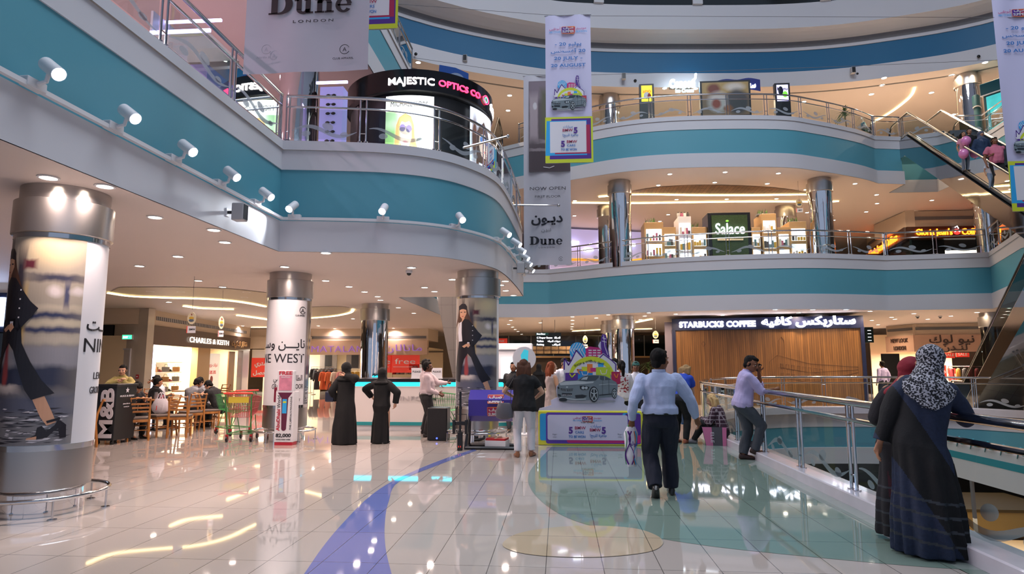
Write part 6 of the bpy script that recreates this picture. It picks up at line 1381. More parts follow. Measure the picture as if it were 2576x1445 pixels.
# ================================================================ loudspeaker, pole stand, raffle drum, gift box, bag
v=gz(1099,1110);t=thing('loudspeaker','black loudspeaker standing on the floor before the guards','speaker',(v.x,v.y+.2,0))
m=MB();m.box(-.21,.21,-.2,.2,0,.68,BLACK,.02);m.build('cabinet',t);m=MB();m.box(-.19,.19,-.21,-.2,.05,.66,mat('grille_black','#141519',.7,bump=.5,bscale=200));m.build('grille',t)
m=MB();m.cyl((0,-.212,.055),(0,-.216,.055),.018,mat('blue_led','#3a4cff',.4,emit=4),16);m.build('badge',t)
v=gz(1157,1134);t=thing('pole_stand','black metal pole stand on a small foot between loudspeaker and purple drum','stand',(v.x,v.y,0))
m=MB();m.box(-.045,.045,-.05,.05,0,.34,BLACK,.008);m.build('base_block',t);m=MB();m.box(-.02,.02,-.02,.02,.3,1.08,BLACK,.004);m.build('pole',t)
m=MB();m.box(-.14,.14,-.03,.03,.46,.53,BLACK,.008);m.box(-.14,-.09,-.05,.05,.30,.56,BLACK,.008);m.box(.09,.14,-.05,.05,.30,.56,BLACK,.008);m.tube([(-.12,0,.55),(-.12,0,.66),(.12,0,.66),(.12,0,.55)],.008,BLACK,6);m.build('clamp',t)
m=MB();
for a in (-.018,.018): m.box(a-.008,a+.008,-.054,-.05,.06,.09,RED)
m.build('red_mark',t)
v=gz(1240,1130);t=thing('raffle_drum','purple raffle drum with season logos on a black frame','raffle drum',(v.x-.03,v.y+.1,0))
for s_ in (-1,1):
    m=MB();m.tube([(s_*.48,-.22,0),(s_*.42,0,.72),(s_*.48,.25,0)],.03,DARK,4);m.tube([(s_*.48,-.22,.03),(s_*.48,.25,.03)],.03,DARK,4);m.build('side_frame',t)
m=MB();m.tube([(-.48,-.22,.03),(.48,-.22,.03)],.03,DARK,4);m.tube([(-.48,.25,.03),(.48,.25,.03)],.03,DARK,4);m.build('base_bar',t)
VIO=mat('drum_purple','#352a92',.35)
m=MB();R0=.30;ring=[(R0*math.cos(2*PI*k/6+PI/6+.1),R0*math.sin(2*PI*k/6+PI/6+.1)) for k in range(6)]
m.loft([[(x,a,.80+b) for a,b in ring] for x in (-.42,.42)],VIO,smooth=False);m.build('drum',t)
m=MB()
# front faces of the hexagon: upper tilted and lower
for (zc,yc,tl,) in ((.93,-.235,-.60),(.70,-.265,.43)):
    M=Matrix.Translation((.09,yc-.012,zc))@Matrix.Rotation(tl,4,'X')
    m.M=M;dr(m,TT(-.15,-.09,0),.3,[([(0,.08),(.03,0),(.95,0),(1.02,.1),(1.02,.62),(.97,.66),(.03,.64),(0,.6)],DOR),([(.03,.06),(.97,.02),(1,.58),(.02,.6)],CRIM)])
    m.text('SUMMER',.085,PWHITE,TT(0,-.075,-.006),'c',.003,.03,w=.26);m.text(arab('صيف'),.1,PWHITE,TT(0,.02,-.006),'c',.003,.03,w=.24)
m.M=Matrix();m.build('season_logo',t)
v=gz(1250,1129);t=thing('gift_box','white gift box with red top and cream ribbon on the floor by the drum','gift box',(v.x,v.y-.02,0),-.15)
m=MB();m.box(-.2,.2,-.13,.2,0,.16,WTRIM,.005);m.build('box',t);m=MB();m.box(-.19,.19,-.12,.19,.155,.2,mat('gift_red','#b4141f',.5),.01);m.build('red_top',t)
m=MB();CRE=mat('ribbon_cream','#d9c6b0',.5);m.box(-.2,.2,.01,.05,.2,.206,CRE);m.box(-.02,.02,-.13,.2,.2,.206,CRE);m.ell((-.05,.03,.22),(.05,.03,.02),CRE,10,6);m.ell((.05,.03,.22),(.05,.03,.02),CRE,10,6);m.build('ribbon',t)
# ================================================================ car cutout board
YB=12.78
def Bp(cx,cy): v=gy(1120+.3183*cx,720+.3183*cy,YB);return v.x,v.z
t=thing('car_cutout_board','large printed cutout board with a grey car and yellow framed base','cutout board',(0,YB,0))
m=MB();x0,z1=Bp(735,985);x1,z0=Bp(1568,1268)
m.box(x0,x1,-.0,.32,.0,z1,mat('board_yellow','#d9d63a',.4),.02);m.build('base_box',t)
def rr_(x0,x1,z0,z1,mt,y,mm):
    r=min(.04,(z1-z0)*.3);P=[]
    for cx_,cz_,a in ((x1-r,z1-r,0),(x0+r,z1-r,90),(x0+r,z0+r,180),(x1-r,z0+r,270)):
        for k in range(5): P.append((cx_+r*math.cos(R_(a+k*22.5)),cz_+r*math.sin(R_(a+k*22.5))))
    mm.M=Matrix.Rotation(PI/2,4,'X');mm.prism(P,-y-.0005,-y+.0005,mt);mm.M=Matrix()
m=MB()
for (a,b,c,d,mt,y) in ((748,1008,1230,1225,CYN,-.002),(795,1000,1548,1252,mat('promo_violet','#5a3aa6',.5),-.003),(960,1100,1545,1245,MAG,-.004),(1400,1005,1545,1090,CYN,-.005),(1420,1010,1548,1180,PUR,-.0055),(808,1018,1445,1222,mat('board_white','#c6c5dc',.4),-.007)):
    ax,az_=Bp(a,b);bx,bz=Bp(c,d);rr_(ax,bx,bz,az_,mt,y,m)
m.build('base_print',t)
m=MB();x,z=Bp(1122,1052);season_logo(m,x,z,.56,-.012);x,z=Bp(1045,1165);five(m,x,z,.082,-.012);x,z=Bp(1190,1165);five(m,x,z,.082,-.012,ar=True)
x,z=Bp(1125,1083);m.text('20 July - 20 August',.035,BLK,TT(x,z,-.012),'c',.001,.0)
for a in (865,1380):
    x,z=Bp(a,1178);m.text('f t y i',.04,BLK,TT(x,z,-.012),'c',.001,.01);x,z=Bp(a,1196);m.text('abudhabi',.02,BLK,TT(x,z,-.012),'c',.001,0)
m.build('lettering',t)
# upper cutout
OUT=[(735,990),(745,968),(800,955),(838,942),(835,905),(885,880),(876,830),(880,790),(930,765),(940,745),(932,600),(955,590),(1000,610),(985,560),(990,520),(1020,495),(1060,488),(1100,510),(1110,545),(1165,520),(1210,525),(1222,500),(1210,470),(1225,440),(1250,435),(1268,455),(1272,520),(1290,600),(1335,640),(1338,690),(1368,700),(1366,780),(1360,860),(1400,880),(1420,900),(1415,930),(1430,945),(1500,965),(1555,975),(1565,990)]
P=[Bp(a,b) for a,b in OUT]
m=MB();m.M=Matrix.Rotation(PI/2,4,'X');m.prism(P,-.06,-.03,mat('board_white'));m.M=Matrix();m.build('cutout_panel',t)
xa,_=Bp(932,700);xb,zb_=Bp(1368,775)
m=MB();skyline(m,TT(xa,zb_-.02,.028),(xb-xa));
x,z=Bp(1090,618);m.text('SHOP & WIN',.06,BLK,TT(x,z,.008)@Matrix.Rotation(.3,4,'Z'),'c',.001,.01,w=.36);x,z=Bp(1200,608);m.text(arab('تسوق واربح'),.06,BLK,TT(x,z,.008)@Matrix.Rotation(-.25,4,'Z'),'c',.001,.01,w=.28);m.build('skyline_print',t)
xa,za=Bp(884,925);xb,_=Bp(1362,900);m=MB();car(m,TT(xa,za,.005),xb-xa);x,z=Bp(965,862);m.text('BMW 3 Series',.03,PWHITE,TT(x,z-.01,-.02),'c',.001,.005,w=.19);m.build('car_print',t)
# ================================================================ sports bag by the kerb
v=gz(1800,1119);PNK=mat('bag_pink','#c9709a',.5);t=thing('shopping_bag','pink and dark grey paper shopping bag on the floor beside the blonde person','bag',(v.x-.02,v.y-.12,0),-.15)
m=MB();m.add([(-.19,-.09,0+.0),(.19,-.09,0),(.19,.09,0),(-.19,.09,0),(-.26,-.1,.36),(.2,-.1,.36),(.2,.1,.36),(-.26,.1,.36)],[(0,3,2,1),(0,1,5,4),(1,2,6,5),(2,3,7,6),(3,0,4,7)],mat('bag_grey','#4c4a52',.5));m.build('bag_body',t)
m=MB();m.add([(-.19,-.094,.002),(-.06,-.094,.002),(-.08,-.104,.358),(-.26,-.104,.358)],[(0,1,2,3)],PNK);m.add([(.12,-.094,.002),(.19,-.094,.002),(.2,-.104,.358),(.12,-.104,.358)],[(0,1,2,3)],PNK);m.text('ELLE',.09,PWHITE,Matrix.Translation((-.1,-.108,.26))@TX@Matrix.Rotation(-PI/2,4,'Z'),'l',.002,0,w=.2);m.build('pink_panel',t)
# ================================================================ queue sign, screens near centre
v=gz(1327,1075);t=thing('round_sign','white round topped sign with an aqua mark behind the woman in black top','sign',(v.x+.02,14.6,0))
m=MB();m.cyl((0,0,1.72),(0,.03,1.72),.27,WTRIM,32);m.build('disc',t);m=MB();m.cyl((0,0,.0),(0,0,1.5),.03,WTRIM,8);m.cyl((0,0,0),(0,0,.03),.22,WTRIM,20);m.build('post',t);m=MB();m.M=Matrix.Rotation(PI/2,4,'X');m.prism([(-.05,1.62),(.08,1.66),(.1,1.9),(0,1.93),(-.08,1.8)],.005,.008,mat('aqua_mark','#39b8cc',.4,emit=.4));m.M=Matrix();m.build('aqua_mark',t)
t=thing('photo_booth','white booth with a screen between the pillar and the round sign','booth',(gy(1280,900,16.2).x,16.2,0))
m=MB();m.box(-.45,.35,0,.5,0,1.95,WTRIM,.03);m.box(-.45,.6,-.05,.5,1.95,2.12,WTRIM,.02);m.build('booth_body',t);m=MB();m.box(-.2,.25,-.02,0,1.0,1.75,mat('screen_pale','#c9dbe6',.3,emit=.8));m.build('screen',t)
m=MB();m.tube([(.42,-.1,1.1+.22*0),]+[(.30*math.cos(R_(a))+.1,-.12,.75+.35*math.sin(R_(a))) for a in range(-60,241,20)],.012,STEEL,6);m.build('ring_handle',t)
t=thing('fire_hose_sign','small red sign on the far dark glazing left of the direction sign','sign',gy(1262,862,38.93));m=MB();m.box(-.35,.35,-.02,.02,-.25,.25,RED);m.text('FREE',.15,PWHITE,TT(0,.03,-.025),'c',.003,.02);m.build('panel',t)
# ================================================================ lower level seen through the opening
t=thing('hoarding','white hoarding with teal stripe and wave marks on the lower level','hoarding',(9.4,16.2,-5.4))
HW=mat('hoarding_white','#c9cdd3',.5);HT=mat('hoarding_teal','#2d8d9c',.5)
def hx(px,py): v=gx(px,py,9.4);return v.y-16.2,v.z+5.4
y0,z1=hx(2385,1042);y1,z1b=hx(2524,1062);_,z0=hx(2392,1196);_,z0b=hx(2537,1222)
yN=y1-.4;zt_=5.25;zb_=z0
m=MB();m.box(0,.05,-3.4,2.5,zb_,zt_,HW);m.build('panel',t)
_,s1=hx(2392,1133);_,s0=hx(2395,1150)
m=MB();m.box(-.004,0,-3.4,2.5,s0,s1,HT)
for k in range(12):
    yy=2.2-k*.5;m.tube([(-.01,yy+.2,s1+.12),(-.01,yy+.1,s1+.34),(-.01,yy-.03,s1+.22),(-.01,yy-.2,s1+.22)],[.015,.05,.05,.01],HT,5,flat=.3)
m.build('wave_print',t)
m=MB()
for yy in (-3.3,-.5,2.4): m.box(.0,.05,yy-.04,yy+.04,0,zb_,GREYV)
m.build('support_post',t)
t=thing('food_poster','colourful food poster with a red label hanging at the right edge','poster',(9.3,12.2,-5.4))
FOODP=paint('food_poster_print','#8a8478',[('b',.5,.9,.6,.1,.3,'#cfcfd2'),('e',.3,.65,.2,.12,.4,'#5f7a3c'),('e',.7,.6,.2,.1,.4,'#a8bf6a'),('e',.35,.4,.16,.1,.4,'#a8402f'),('e',.7,.4,.16,.12,.3,'#7c2c26'),('e',.5,.5,.1,.06,.3,'#e0d5c4'),('b',.5,.2,.6,.06,.2,'#c9c9cc')],.4)
m=MB();m.box(.0,.05,-1.6,1.2,3.0,5.1,WTRIM);m.quad((-.004,1.2,3.4),(-.004,-1.6,3.4),(-.004,-1.6,5.1),(-.004,1.2,5.1),FOODP);m.box(-.008,-.004,-1.6,1.1,2.95,3.45,mat('label_red','#a81f2c',.4));m.build('print_panel',t)
m=MB();Mx=Matrix.Translation((-.012,.9,3.2))@Matrix.Rotation(-PI/2,4,'Z')@TX;m.text('Phone:',.12,PWHITE,Mx,'l',.003,.02);m.text('www.delivery',.12,PWHITE,Matrix.Translation((0,0,-.17))@Mx,'l',.003,.02);m.build('lettering',t)
m=MB()
for yy in (-1.5,1.1): m.box(.0,.05,yy-.04,yy+.04,0,3.0,GREYV)
m.build('support_post',t)
TAN=mat('tan_counter','#a5834f',.3);
for i,(x,y,sx,sy,h,lab) in enumerate(((7.6,12.5,1.6,2.4,1.0,'tan counter on the lower level seen through the near glass'),(6.6,18.6,2.2,1.4,1.0,'long tan counter on the lower level near the far side'))):
    t=thing('lower_counter',lab,'counter',(x,y,-5.4));m=MB();m.box(-sx/2,sx/2,-sy/2,sy/2,0,h,TAN,.03);m.build('body',t);m=MB();m.box(-sx/2-.06,sx/2+.06,-sy/2-.06,sy/2+.06,h,h+.08,mat('counter_edge','#5f4a2c',.3),.01);m.build('top',t)
    m=MB();m.box(-sx/2+.3,sx/2-.3,-.3,.3,h+.08,h+.5,mat('display_brown','#4b3a28',.3));m.build('display',t)
m=MB();m.box(-.2,.2,-.02,.02,0,.5,WTRIM);m.box(-.2,.2,-.03,-.02,.35,.5,mat('green_strip'));m.build('white_notice',None,'small white notice board on the lower level behind the glass','notice',loc=(6.2,13.5,-5.4+1.1))
area('lower_fill',(9,13,-1.9),(0,0,0),8,700,WARM)  # added fill lamp, no fixture: brightens the dark lower level

# tall tan stands on the lower level under the hoarding
for (x0,x1,y0,y1,lab) in ((9.9,13.5,9.5,15.6,'tall tan clad stand on the lower level below the wave hoarding'),(10.2,13.6,19.0,21.2,'second tall tan clad stand on the lower level further back')):
    t=thing('lower_stand',lab,'stand',(x0,y0,-5.4));w_,d_=x1-x0,y1-y0
    m=MB();m.box(0,w_,0,d_,0,1.1,TAN,.02);m.build('counter_base',t)
    m=MB();m.box(-.1,w_+.1,-.1,d_+.1,2.3,3.0,TAN,.02);m.build('canopy',t)
    m=MB();m.box(-.12,w_+.12,-.12,d_+.12,2.95,3.03,mat('counter_edge'));m.box(-.12,w_+.12,-.12,d_+.12,2.3,2.36,mat('counter_edge'));m.build('canopy_trim',t)
    for a in (0.15,w_-.15):
        for b in (.15,d_/2,d_-.15): m=MB();m.cyl((a,b,1.1),(a,b,2.3),.12,mat('bronze_column','#8d7448',.2,.8),20);m.build('column',t)
    m=MB();m.box(.4,w_-.4,.4,d_-.4,1.1,2.2,mat('display_brown'));m.build('display',t)
# ================================================================ people
SK={k:mat('skin_'+k,c,.5,spec=.35) for k,c in (('light','#c79a80'),('tan','#a9785c'),('brown','#7c5139'),('dark','#5e3c2b'))}
HR={k:mat('hair_'+k,c,.75,spec=.2,bump=.5,bscale=60,bstretch=(1,1,.15)) for k,c in (('black','#0d0b0a'),('brown','#54372a'),('red','#7e3d22'),('blonde','#c2a272'),('streak','#8f7350'))}
EYEW=mat('eye_white','#d8d4cf',.3);EYED=mat('eye_dark','#17100c',.2);LIPM=mat('lips','#8d4c44',.5);BROWM=mat('brow','#1c1410',.7)
def remesh(mb,name,vox,parent,mats,pick=None,folds=None,smooth=2):
    tmp=mb.build('tmp');md=tmp.modifiers.new('r','REMESH');md.mode='VOXEL';md.voxel_size=vox;md.use_smooth_shade=True
    if smooth: s_=tmp.modifiers.new('s','SMOOTH');s_.factor=.5;s_.iterations=smooth
    bpy.context.view_layer.update()
    me=bpy.data.meshes.new_from_object(tmp.evaluated_get(bpy.context.evaluated_depsgraph_get()));old=tmp.data;bpy.data.objects.remove(tmp);bpy.data.meshes.remove(old)
    me.name=name;me.materials.clear()
    for m_ in mats: me.materials.append(m_)
    if folds:
        nn=[v.normal.copy() for v in me.vertices]
        for v,n in zip(me.vertices,nn): v.co+=n*folds(v.co,n)
    if pick: me.polygons.foreach_set('material_index',[pick(p.center,p.normal) for p in me.polygons])
    else: me.polygons.foreach_set('material_index',[0]*len(me.polygons))
    me.polygons.foreach_set('use_smooth',[True]*len(me.polygons));me.update()
    o=bpy.data.objects.new(name,me);COL.objects.link(o);o.parent=parent;return o
def limb(mb,pts,r,m,n=14,flat=None):
    mb.tube(pts,r,m,n,flat=flat)
    for p,q in zip(pts,r): mb.ell(p,q*.99,m,12,8)
def ik(a,c,l1,l2,pole):
    d=c-a;L=d.length
    if L>l1+l2-.002: c=a+d*((l1+l2-.002)/L);d=c-a;L=d.length
    x=(l1*l1-l2*l2+L*L)/(2*L);h=math.sqrt(max(l1*l1-x*x,0));u=d/L;p=pole-u*pole.dot(u);p=p.normalized() if p.length>1e-5 else u.orthogonal().normalized()
    return a+u*x+p*h,c
def wr(amp,sc=(7,7,3),seed=0):
    o=Vector((seed*3.1,seed*1.7,seed))
    return lambda c,n:amp*(noise.noise(Vector((c.x*sc[0],c.y*sc[1],c.z*sc[2]))+o)+.5*noise.noise(Vector((c.x*sc[0]*2.1,c.y*sc[1]*2.1,c.z*sc[2]*2.3))+o))
class Body: pass
def person(label,pos,rz,h=1.7,b=1.,skin='tan',lean=0,side=0,twist=0,hyaw=0,hpitch=0,htilt=0,handL=None,handR=None,footL=None,footR=None,hip=None,female=False,vox=.011,
           hair='black',hairstyle='short',top=None,bottom=None,shoes='shoe_black',face=True,curl=.5,group=None,poleL=None,poleR=None,kneeL=None,kneeR=None,robe=None,belly=0,hs=1.06,sleeve='long',cap=None,scarf=None,extra=None,hipw=1.):
    t=thing('person',label,'person',pos,rz,group);B=Body();s=h
    hz=.525*s if hip is None else hip[2];hc=Vector((0,0,hz)) if hip is None else Vector(hip)
    R=Matrix.Rotation(R_(twist),4,'Z')@Matrix.Rotation(R_(side),4,'Y')@Matrix.Rotation(R_(-lean),4,'X')
    def T(x,y,z): return hc+R@Vector((x*s,y*s,z*s-.525*s))
    sw=(.100 if female else .115)*(.7+.3*b)
    shL,shR=T(-sw*.95,0,.788),T(sw*.95,0,.788);nk=T(0,-.005,.83);hd=T(0,.012,.925)
    hm=R@Matrix.Rotation(R_(hyaw),4,'Z')@Matrix.Rotation(R_(htilt),4,'Y')@Matrix.Rotation(R_(-hpitch),4,'X')
    hp=nk+ (hm@Vector((0,.012*s,.09*s)))*1.0;hd=hp
    wL=Vector(handL) if handL else T(-sw-.045,.02,.49);wR=Vector(handR) if handR else T(sw+.045,.02,.49)
    eL,wL=ik(shL,wL,.17*s,.15*s,Vector(poleL or (-.4,-1,0)));eR,wR=ik(shR,wR,.17*s,.15*s,Vector(poleR or (.4,-1,0)))
    hw=.052*hipw;hL=hc+R@Vector((0,0,0))*0+Vector((-hw*s,0,-.01*s));hR=hc+Vector((hw*s,0,-.01*s))
    if twist: 
        M=Matrix.Rotation(R_(twist*.5),4,'Z');hL=hc+M@(hL-hc);hR=hc+M@(hR-hc)
    fL=Vector(footL) if footL else Vector((-.06*s,0,.045*s));fR=Vector(footR) if footR else Vector((.06*s,0,.045*s))
    kL,fL=ik(hL,fL,.245*s,.24*s,Vector(kneeL or (-.1,1,0)));kR,fR=ik(hR,fR,.245*s,.24*s,Vector(kneeR or (.1,1,0)))
    B.__dict__.update(t=t,T=T,R=R,hd=hd,hm=hm,wL=wL,wR=wR,eL=eL,eR=eR,shL=shL,shR=shR,s=s,nk=nk,kL=kL,kR=kR,fL=fL,fR=fR,hc=hc)
    m=MB();S_=SK[skin];g=.82+.18*b
    def torso(mb,k,mt,z0=.50,z1=.82,inf=0.):
        prof=((.49,.078*hipw,.062,-.005),(.53,.092*hipw,.072,-.008),(.60,.078 if female else .084,.060+.02*belly,.0+.012*belly),(.66,.080 if female else .088,.062+.025*belly,.002+.015*belly),(.73,.094 if female else .100,.068+.01*belly,.004),(.78,.098 if female else .106,.058,0),(.815,.07,.045,-.004),(.84,.036,.036,-.006))
        rings=[]
        for z,rx,ry,dy in prof:
            if z<z0-.001 or z>z1+.03: continue
            rx=rx*g*k+inf/s*1.;ry=ry*g*k+inf/s
            rings.append([T(rx*math.copysign(abs(math.cos(a))**.85,math.cos(a)),dy+ry*math.sin(a),z) for a in [2*PI*q/20 for q in range(20)]])
        mb.loft(rings,mt)
    B.torso=torso
    torso(m,.93,S_)
    limb(m,[nk-Vector((0,0,.02*s)),nk+(hm@Vector((0,.006*s,.05*s)))],[.032*s*g,.030*s*g],S_)
    # head
    SH=s*hs
    def HP(x,y,z): return hd+hm@Vector((x*SH,y*SH,z*SH))
    HM=hm.to_3x3()
    m.ell(HP(0,-.006,.012),(.044*SH,.054*SH,.052*SH),S_,20,14,HM);m.ell(HP(0,.012,-.02),(.037*SH,.042*SH,.045*SH),S_,18,12,HM);m.ell(HP(0,.034,-.047),(.018*SH,.016*SH,.014*SH),S_,10,8,HM)
    m.tube([HP(0,.048,.012),HP(0,.062,-.012),HP(0,.05,-.018)],[.006*SH,.011*SH,.008*SH],S_,8)
    for q in (-1,1): m.ell(HP(q*.045,-.004,-.004),(.006*SH,.012*SH,.019*SH),S_,8,8,HM);m.ell(HP(q*.022,.042,-.012),(.014*SH,.010*SH,.012*SH),S_,8,6,HM)
    for q in (-1,1): m.ell(HP(q*.018,.045,.016),(.013*SH,.008*SH,.006*SH),S_,8,6,HM)
    # arms
    for (a,e,w_) in ((shL,eL,wL),(shR,eR,wR)):
        limb(m,[a,a.lerp(e,.5),e],[.031*s*g,.028*s*g,.022*s*g],S_);limb(m,[e,e.lerp(w_,.35),w_],[.023*s*g,.022*s*g,.0145*s],S_)
    # hands
    def hand(e,w_,sd,cu,palmdir=None):
        d=(w_-e).normalized();side_=Vector((sd,0,0));pn=(palmdir if palmdir else -side_);pn=(pn-d*pn.dot(d));pn=pn.normalized() if pn.length>.05 else d.orthogonal().normalized();ac=d.cross(pn)*sd   # ac: across palm, towards thumb side
        k=.106*s
        if ac.y<0 and palmdir is None: ac=-ac
        pe=w_+d*k*.5
        m.tube([w_-d*.005,w_+d*k*.2,pe],[.0165*s,.023*s,.024*s],S_,12,flat=.5);m.ell(pe,.0135*s,S_,10,6)
        for i,(off,L) in enumerate(((.75,.42),(.27,.48),(-.22,.45),(-.7,.36))):
            p=w_+d*k*.48+ac*off*.021*s;u=d.copy();pts=[p-d*k*.08];r=[.0052*s]
            c=cu*(.9+.1*i)
            for j,f in enumerate((.42,.33,.25)):
                u=(Matrix.Rotation(0,3,'X')@u)*math.cos(c*(.55+.35*j))+pn*math.sin(c*(.55+.35*j));u.normalize();p=p+u*k*L*f;pts.append(p);r.append((.0051,.0047,.0040)[j]*s)
            m.tube(pts,r,S_,8);m.ell(pts[-1],r[-1],S_,8,6)
        p=w_+d*k*.14+ac*.017*s;q=p+(d*.55+ac*.75+pn*.25).normalized()*k*.24;q2=q+(d*.9+ac*.25+pn*.35).normalized()*k*.2
        m.tube([p,q,q2],[.0085*s,.0066*s,.005*s],S_,8);m.ell(q2,.005*s,S_,8,6)
    pl=extra.get('palmL') if extra else None;pr=extra.get('palmR') if extra else None
    hand(eL,wL,-1,(extra or {}).get('curlL',curl),pl);hand(eR,wR,1,(extra or {}).get('curlR',curl),pr)
    for (a,k_,f,fq) in ((hL,kL,fL,'fdL'),(hR,kR,fR,'fdR')):
        limb(m,[a,a.lerp(k_,.5),k_],[.052*s*g,.045*s*g,.032*s*g],S_);limb(m,[k_,k_.lerp(f,.3),f],[.032*s*g,.034*s*g,.021*s],S_)
    fd=[]
    for f,key,kk in ((fL,'fdL',kL),(fR,'fdR',kR)):
        d=Vector((extra or {}).get(key,(0,1,-.0)));d.normalize();fd.append(d)
        up=Vector((0,0,1));dn=-.045*s
        q=Matrix.Identity(3)
        a=f+d*(-.028*s)+up*(-.022*s if abs(d.z)<.3 else 0);b_=f+d*.105*s+up*(-.03*s if abs(d.z)<.3 else 0)
        m.tube([a,f.lerp(b_,.3)+up*(-.008*s),f.lerp(b_,.75),b_],[.020*s,.024*s,.022*s,.015*s],S_,10,flat=.75)
    B.fd=fd
    B.body=remesh(m,'body',vox,t,[S_])
    # face
    if face and not (robe and robe.get('veil')):
        m=MB()
        for q in (-1,1):
            m.ell(HP(q*.019,.0495,.004),(.0085*SH,.004*SH,.0042*SH),EYEW,10,6,HM);m.ell(HP(q*.019,.0525,.004),(.004*SH,.002*SH,.004*SH),EYED,8,6,HM)
            m.ell(HP(q*.020,.0505,.0165),(.0125*SH,.0035*SH,.0022*SH),BROWM,8,6,HM)
        m.ell(HP(0,.0535,-.030),(.012*SH,.004*SH,.0035*SH),LIPM,10,6,HM)
        m.build('face_features',t)
    # shoes
    if shoes:
        for nm,f,d,kk in (('shoe',fL,fd[0],kL),('shoe',fR,fd[1],kR)):
            m=MB();up=Vector((0,0,1));side_=d.cross(up).normalized() if abs(d.z)<.95 else Vector((1,0,0));upn=side_.cross(d)
            def q(a,c): return f+d*a*s+upn*c*s
            SM=mat(*shoes) if isinstance(shoes,tuple) else MC.get(shoes) or mat(shoes,'#1d1a1a',.3)
            rings=[]
            for a,wd,lo,hi in ((-.038,.012,-.040,-.005),(-.03,.021,-.045,.012),(0,.024,-.045,.018),(.04,.027,-.045,.002),(.08,.030,-.045,-.014),(.11,.024,-.044,-.022),(.128,.010,-.04,-.03)):
                rings.append([q(a,(lo+hi)/2)+side_*(wd*math.cos(x))*s+upn*((hi-lo)/2*math.sin(x))*s for x in [2*PI*i/14 for i in range(14)]])
            m.loft(rings,SM)
            m.build(nm,t)
    # trousers
    if bottom:
        m=MB();mt=bottom['mat'];fl=bottom.get('flare',1.);ln=bottom.get('len',1.);hi=bottom.get('hi',.575)
        rings=[]
        for z,rx,ry in ((.465,.088*hipw,.068),(.50,.101*hipw,.080),(.535,.101*hipw,.079),(.56,.093*hipw,.070+.01*belly),(hi,.088*hipw,.066+.014*belly)):
            rings.append([T(rx*g*math.cos(a),-.005+ry*g*math.sin(a),z) for a in [2*PI*k/20 for k in range(20)]])
        m.loft(rings,mt)
        for (a,k_,f) in ((hL,kL,fL),(hR,kR,fR)):
            e=k_.lerp(f,ln*.98)
            limb(m,[a+Vector((0,0,-.02*s)),a.lerp(k_,.5),k_],[.063*s*g,.055*s*g*fl**.3,.042*s*g*fl**.5],mt);limb(m,[k_,k_.lerp(e,.5)],[.042*s*g*fl**.5,.040*s*g*fl**.7],mt);m.tube([k_.lerp(e,.5),e],[.040*s*g*fl**.7,.032*s*fl],mt,14)
        remesh(m,bottom.get('name','trousers'),max(vox,.009),t,[mt],folds=wr(.008*s,(9,9,4),3))
    if top:
        m=MB();mt=top['mat'];lo=top.get('lo',.55);loose=top.get('loose',1.1);blouse=top.get('blouse',0)
        lx=1.12 if (female and lo<.53) or loose>1.15 else 1.
        rings=[]
        for z,rx,ry,dy in ((lo-.012,.092*hipw*lx,.070+.012*belly,-.004),(lo+.03,.094*hipw*lx,.071*lx+.02*belly,-.002+.006*belly),(.62,.088,.068+.024*belly,.0+.012*belly),(.68,.092,.070+.02*belly,.002+.01*belly),(.74,.105,.074+.006*belly,.003),(.785,.110,.064,.0),(.815,.082,.052,-.003),(.838,.042,.042,-.006)):
            k=loose*(1+blouse*(1-min(1,abs(z-lo)/.08)))
            rings.append([T(rx*g*k*math.copysign(abs(math.cos(a))**.8,math.cos(a))*(.92 if female and z>.73 else 1),dy+ry*g*k*math.sin(a),z) for a in [2*PI*q/20 for q in range(20)]])
        m.loft(rings,mt)
        for (a,e,w_,sd) in ((shL,eL,wL,-1),(shR,eR,wR,1)):
            sl=top.get('sleeve',sleeve);a2=a+R.to_3x3()@Vector((-sd*.004*s,0,-.002*s))
            if sl=='none': continue
            if sl=='short': e2=a.lerp(e,.62);limb(m,[a2,a.lerp(e,.3)],[.042*s*g,.043*s*g],mt);m.tube([a.lerp(e,.3),e2],[.043*s*g,.042*s*g],mt,14);continue
            limb(m,[a2,a.lerp(e,.5),e],[.0435*s*g,.041*s*g*loose**.5,.035*s*g*loose**.5],mt)
            if sl=='elbow': m.tube([e,e.lerp(w_,.25)],[.035*s*g,.033*s*g],mt,14)
            else: limb(m,[e,e.lerp(w_,.55)],[.035*s*g,.031*s*g],mt);m.tube([e.lerp(w_,.5),e.lerp(w_,.95)],[.031*s*g,.024*s],mt,14)
        remesh(m,top.get('name','shirt'),max(vox*.9,.008),t,[mt]+top.get('mats',[]),pick=top.get('pick') and (lambda c,n:top['pick'](c,n,B)),folds=wr(.009*s,(8,8,5),1+int(h*100)%7))
        if top.get('collar'):
            m=MB();q=[nk+R.to_3x3()@Vector((.036*s*g*math.cos(a),.036*s*g*math.sin(a)+.004,.012*s)) for a in [2*PI*i/20 for i in range(20)]];m.tube(q,.010*s,mt,6,closed=True,flat=1.6);m.build('collar',t)
    if bottom and bottom.get('belt'):
        m=MB();q=[T(.098*hipw*g*math.cos(a),-.004+(.074+.012*belly)*g*math.sin(a),.56) for a in [2*PI*i/28 for i in range(28)]];m.tube(q,.010*s,BLACK,6,closed=True,flat=1.2);m.build('belt',t)
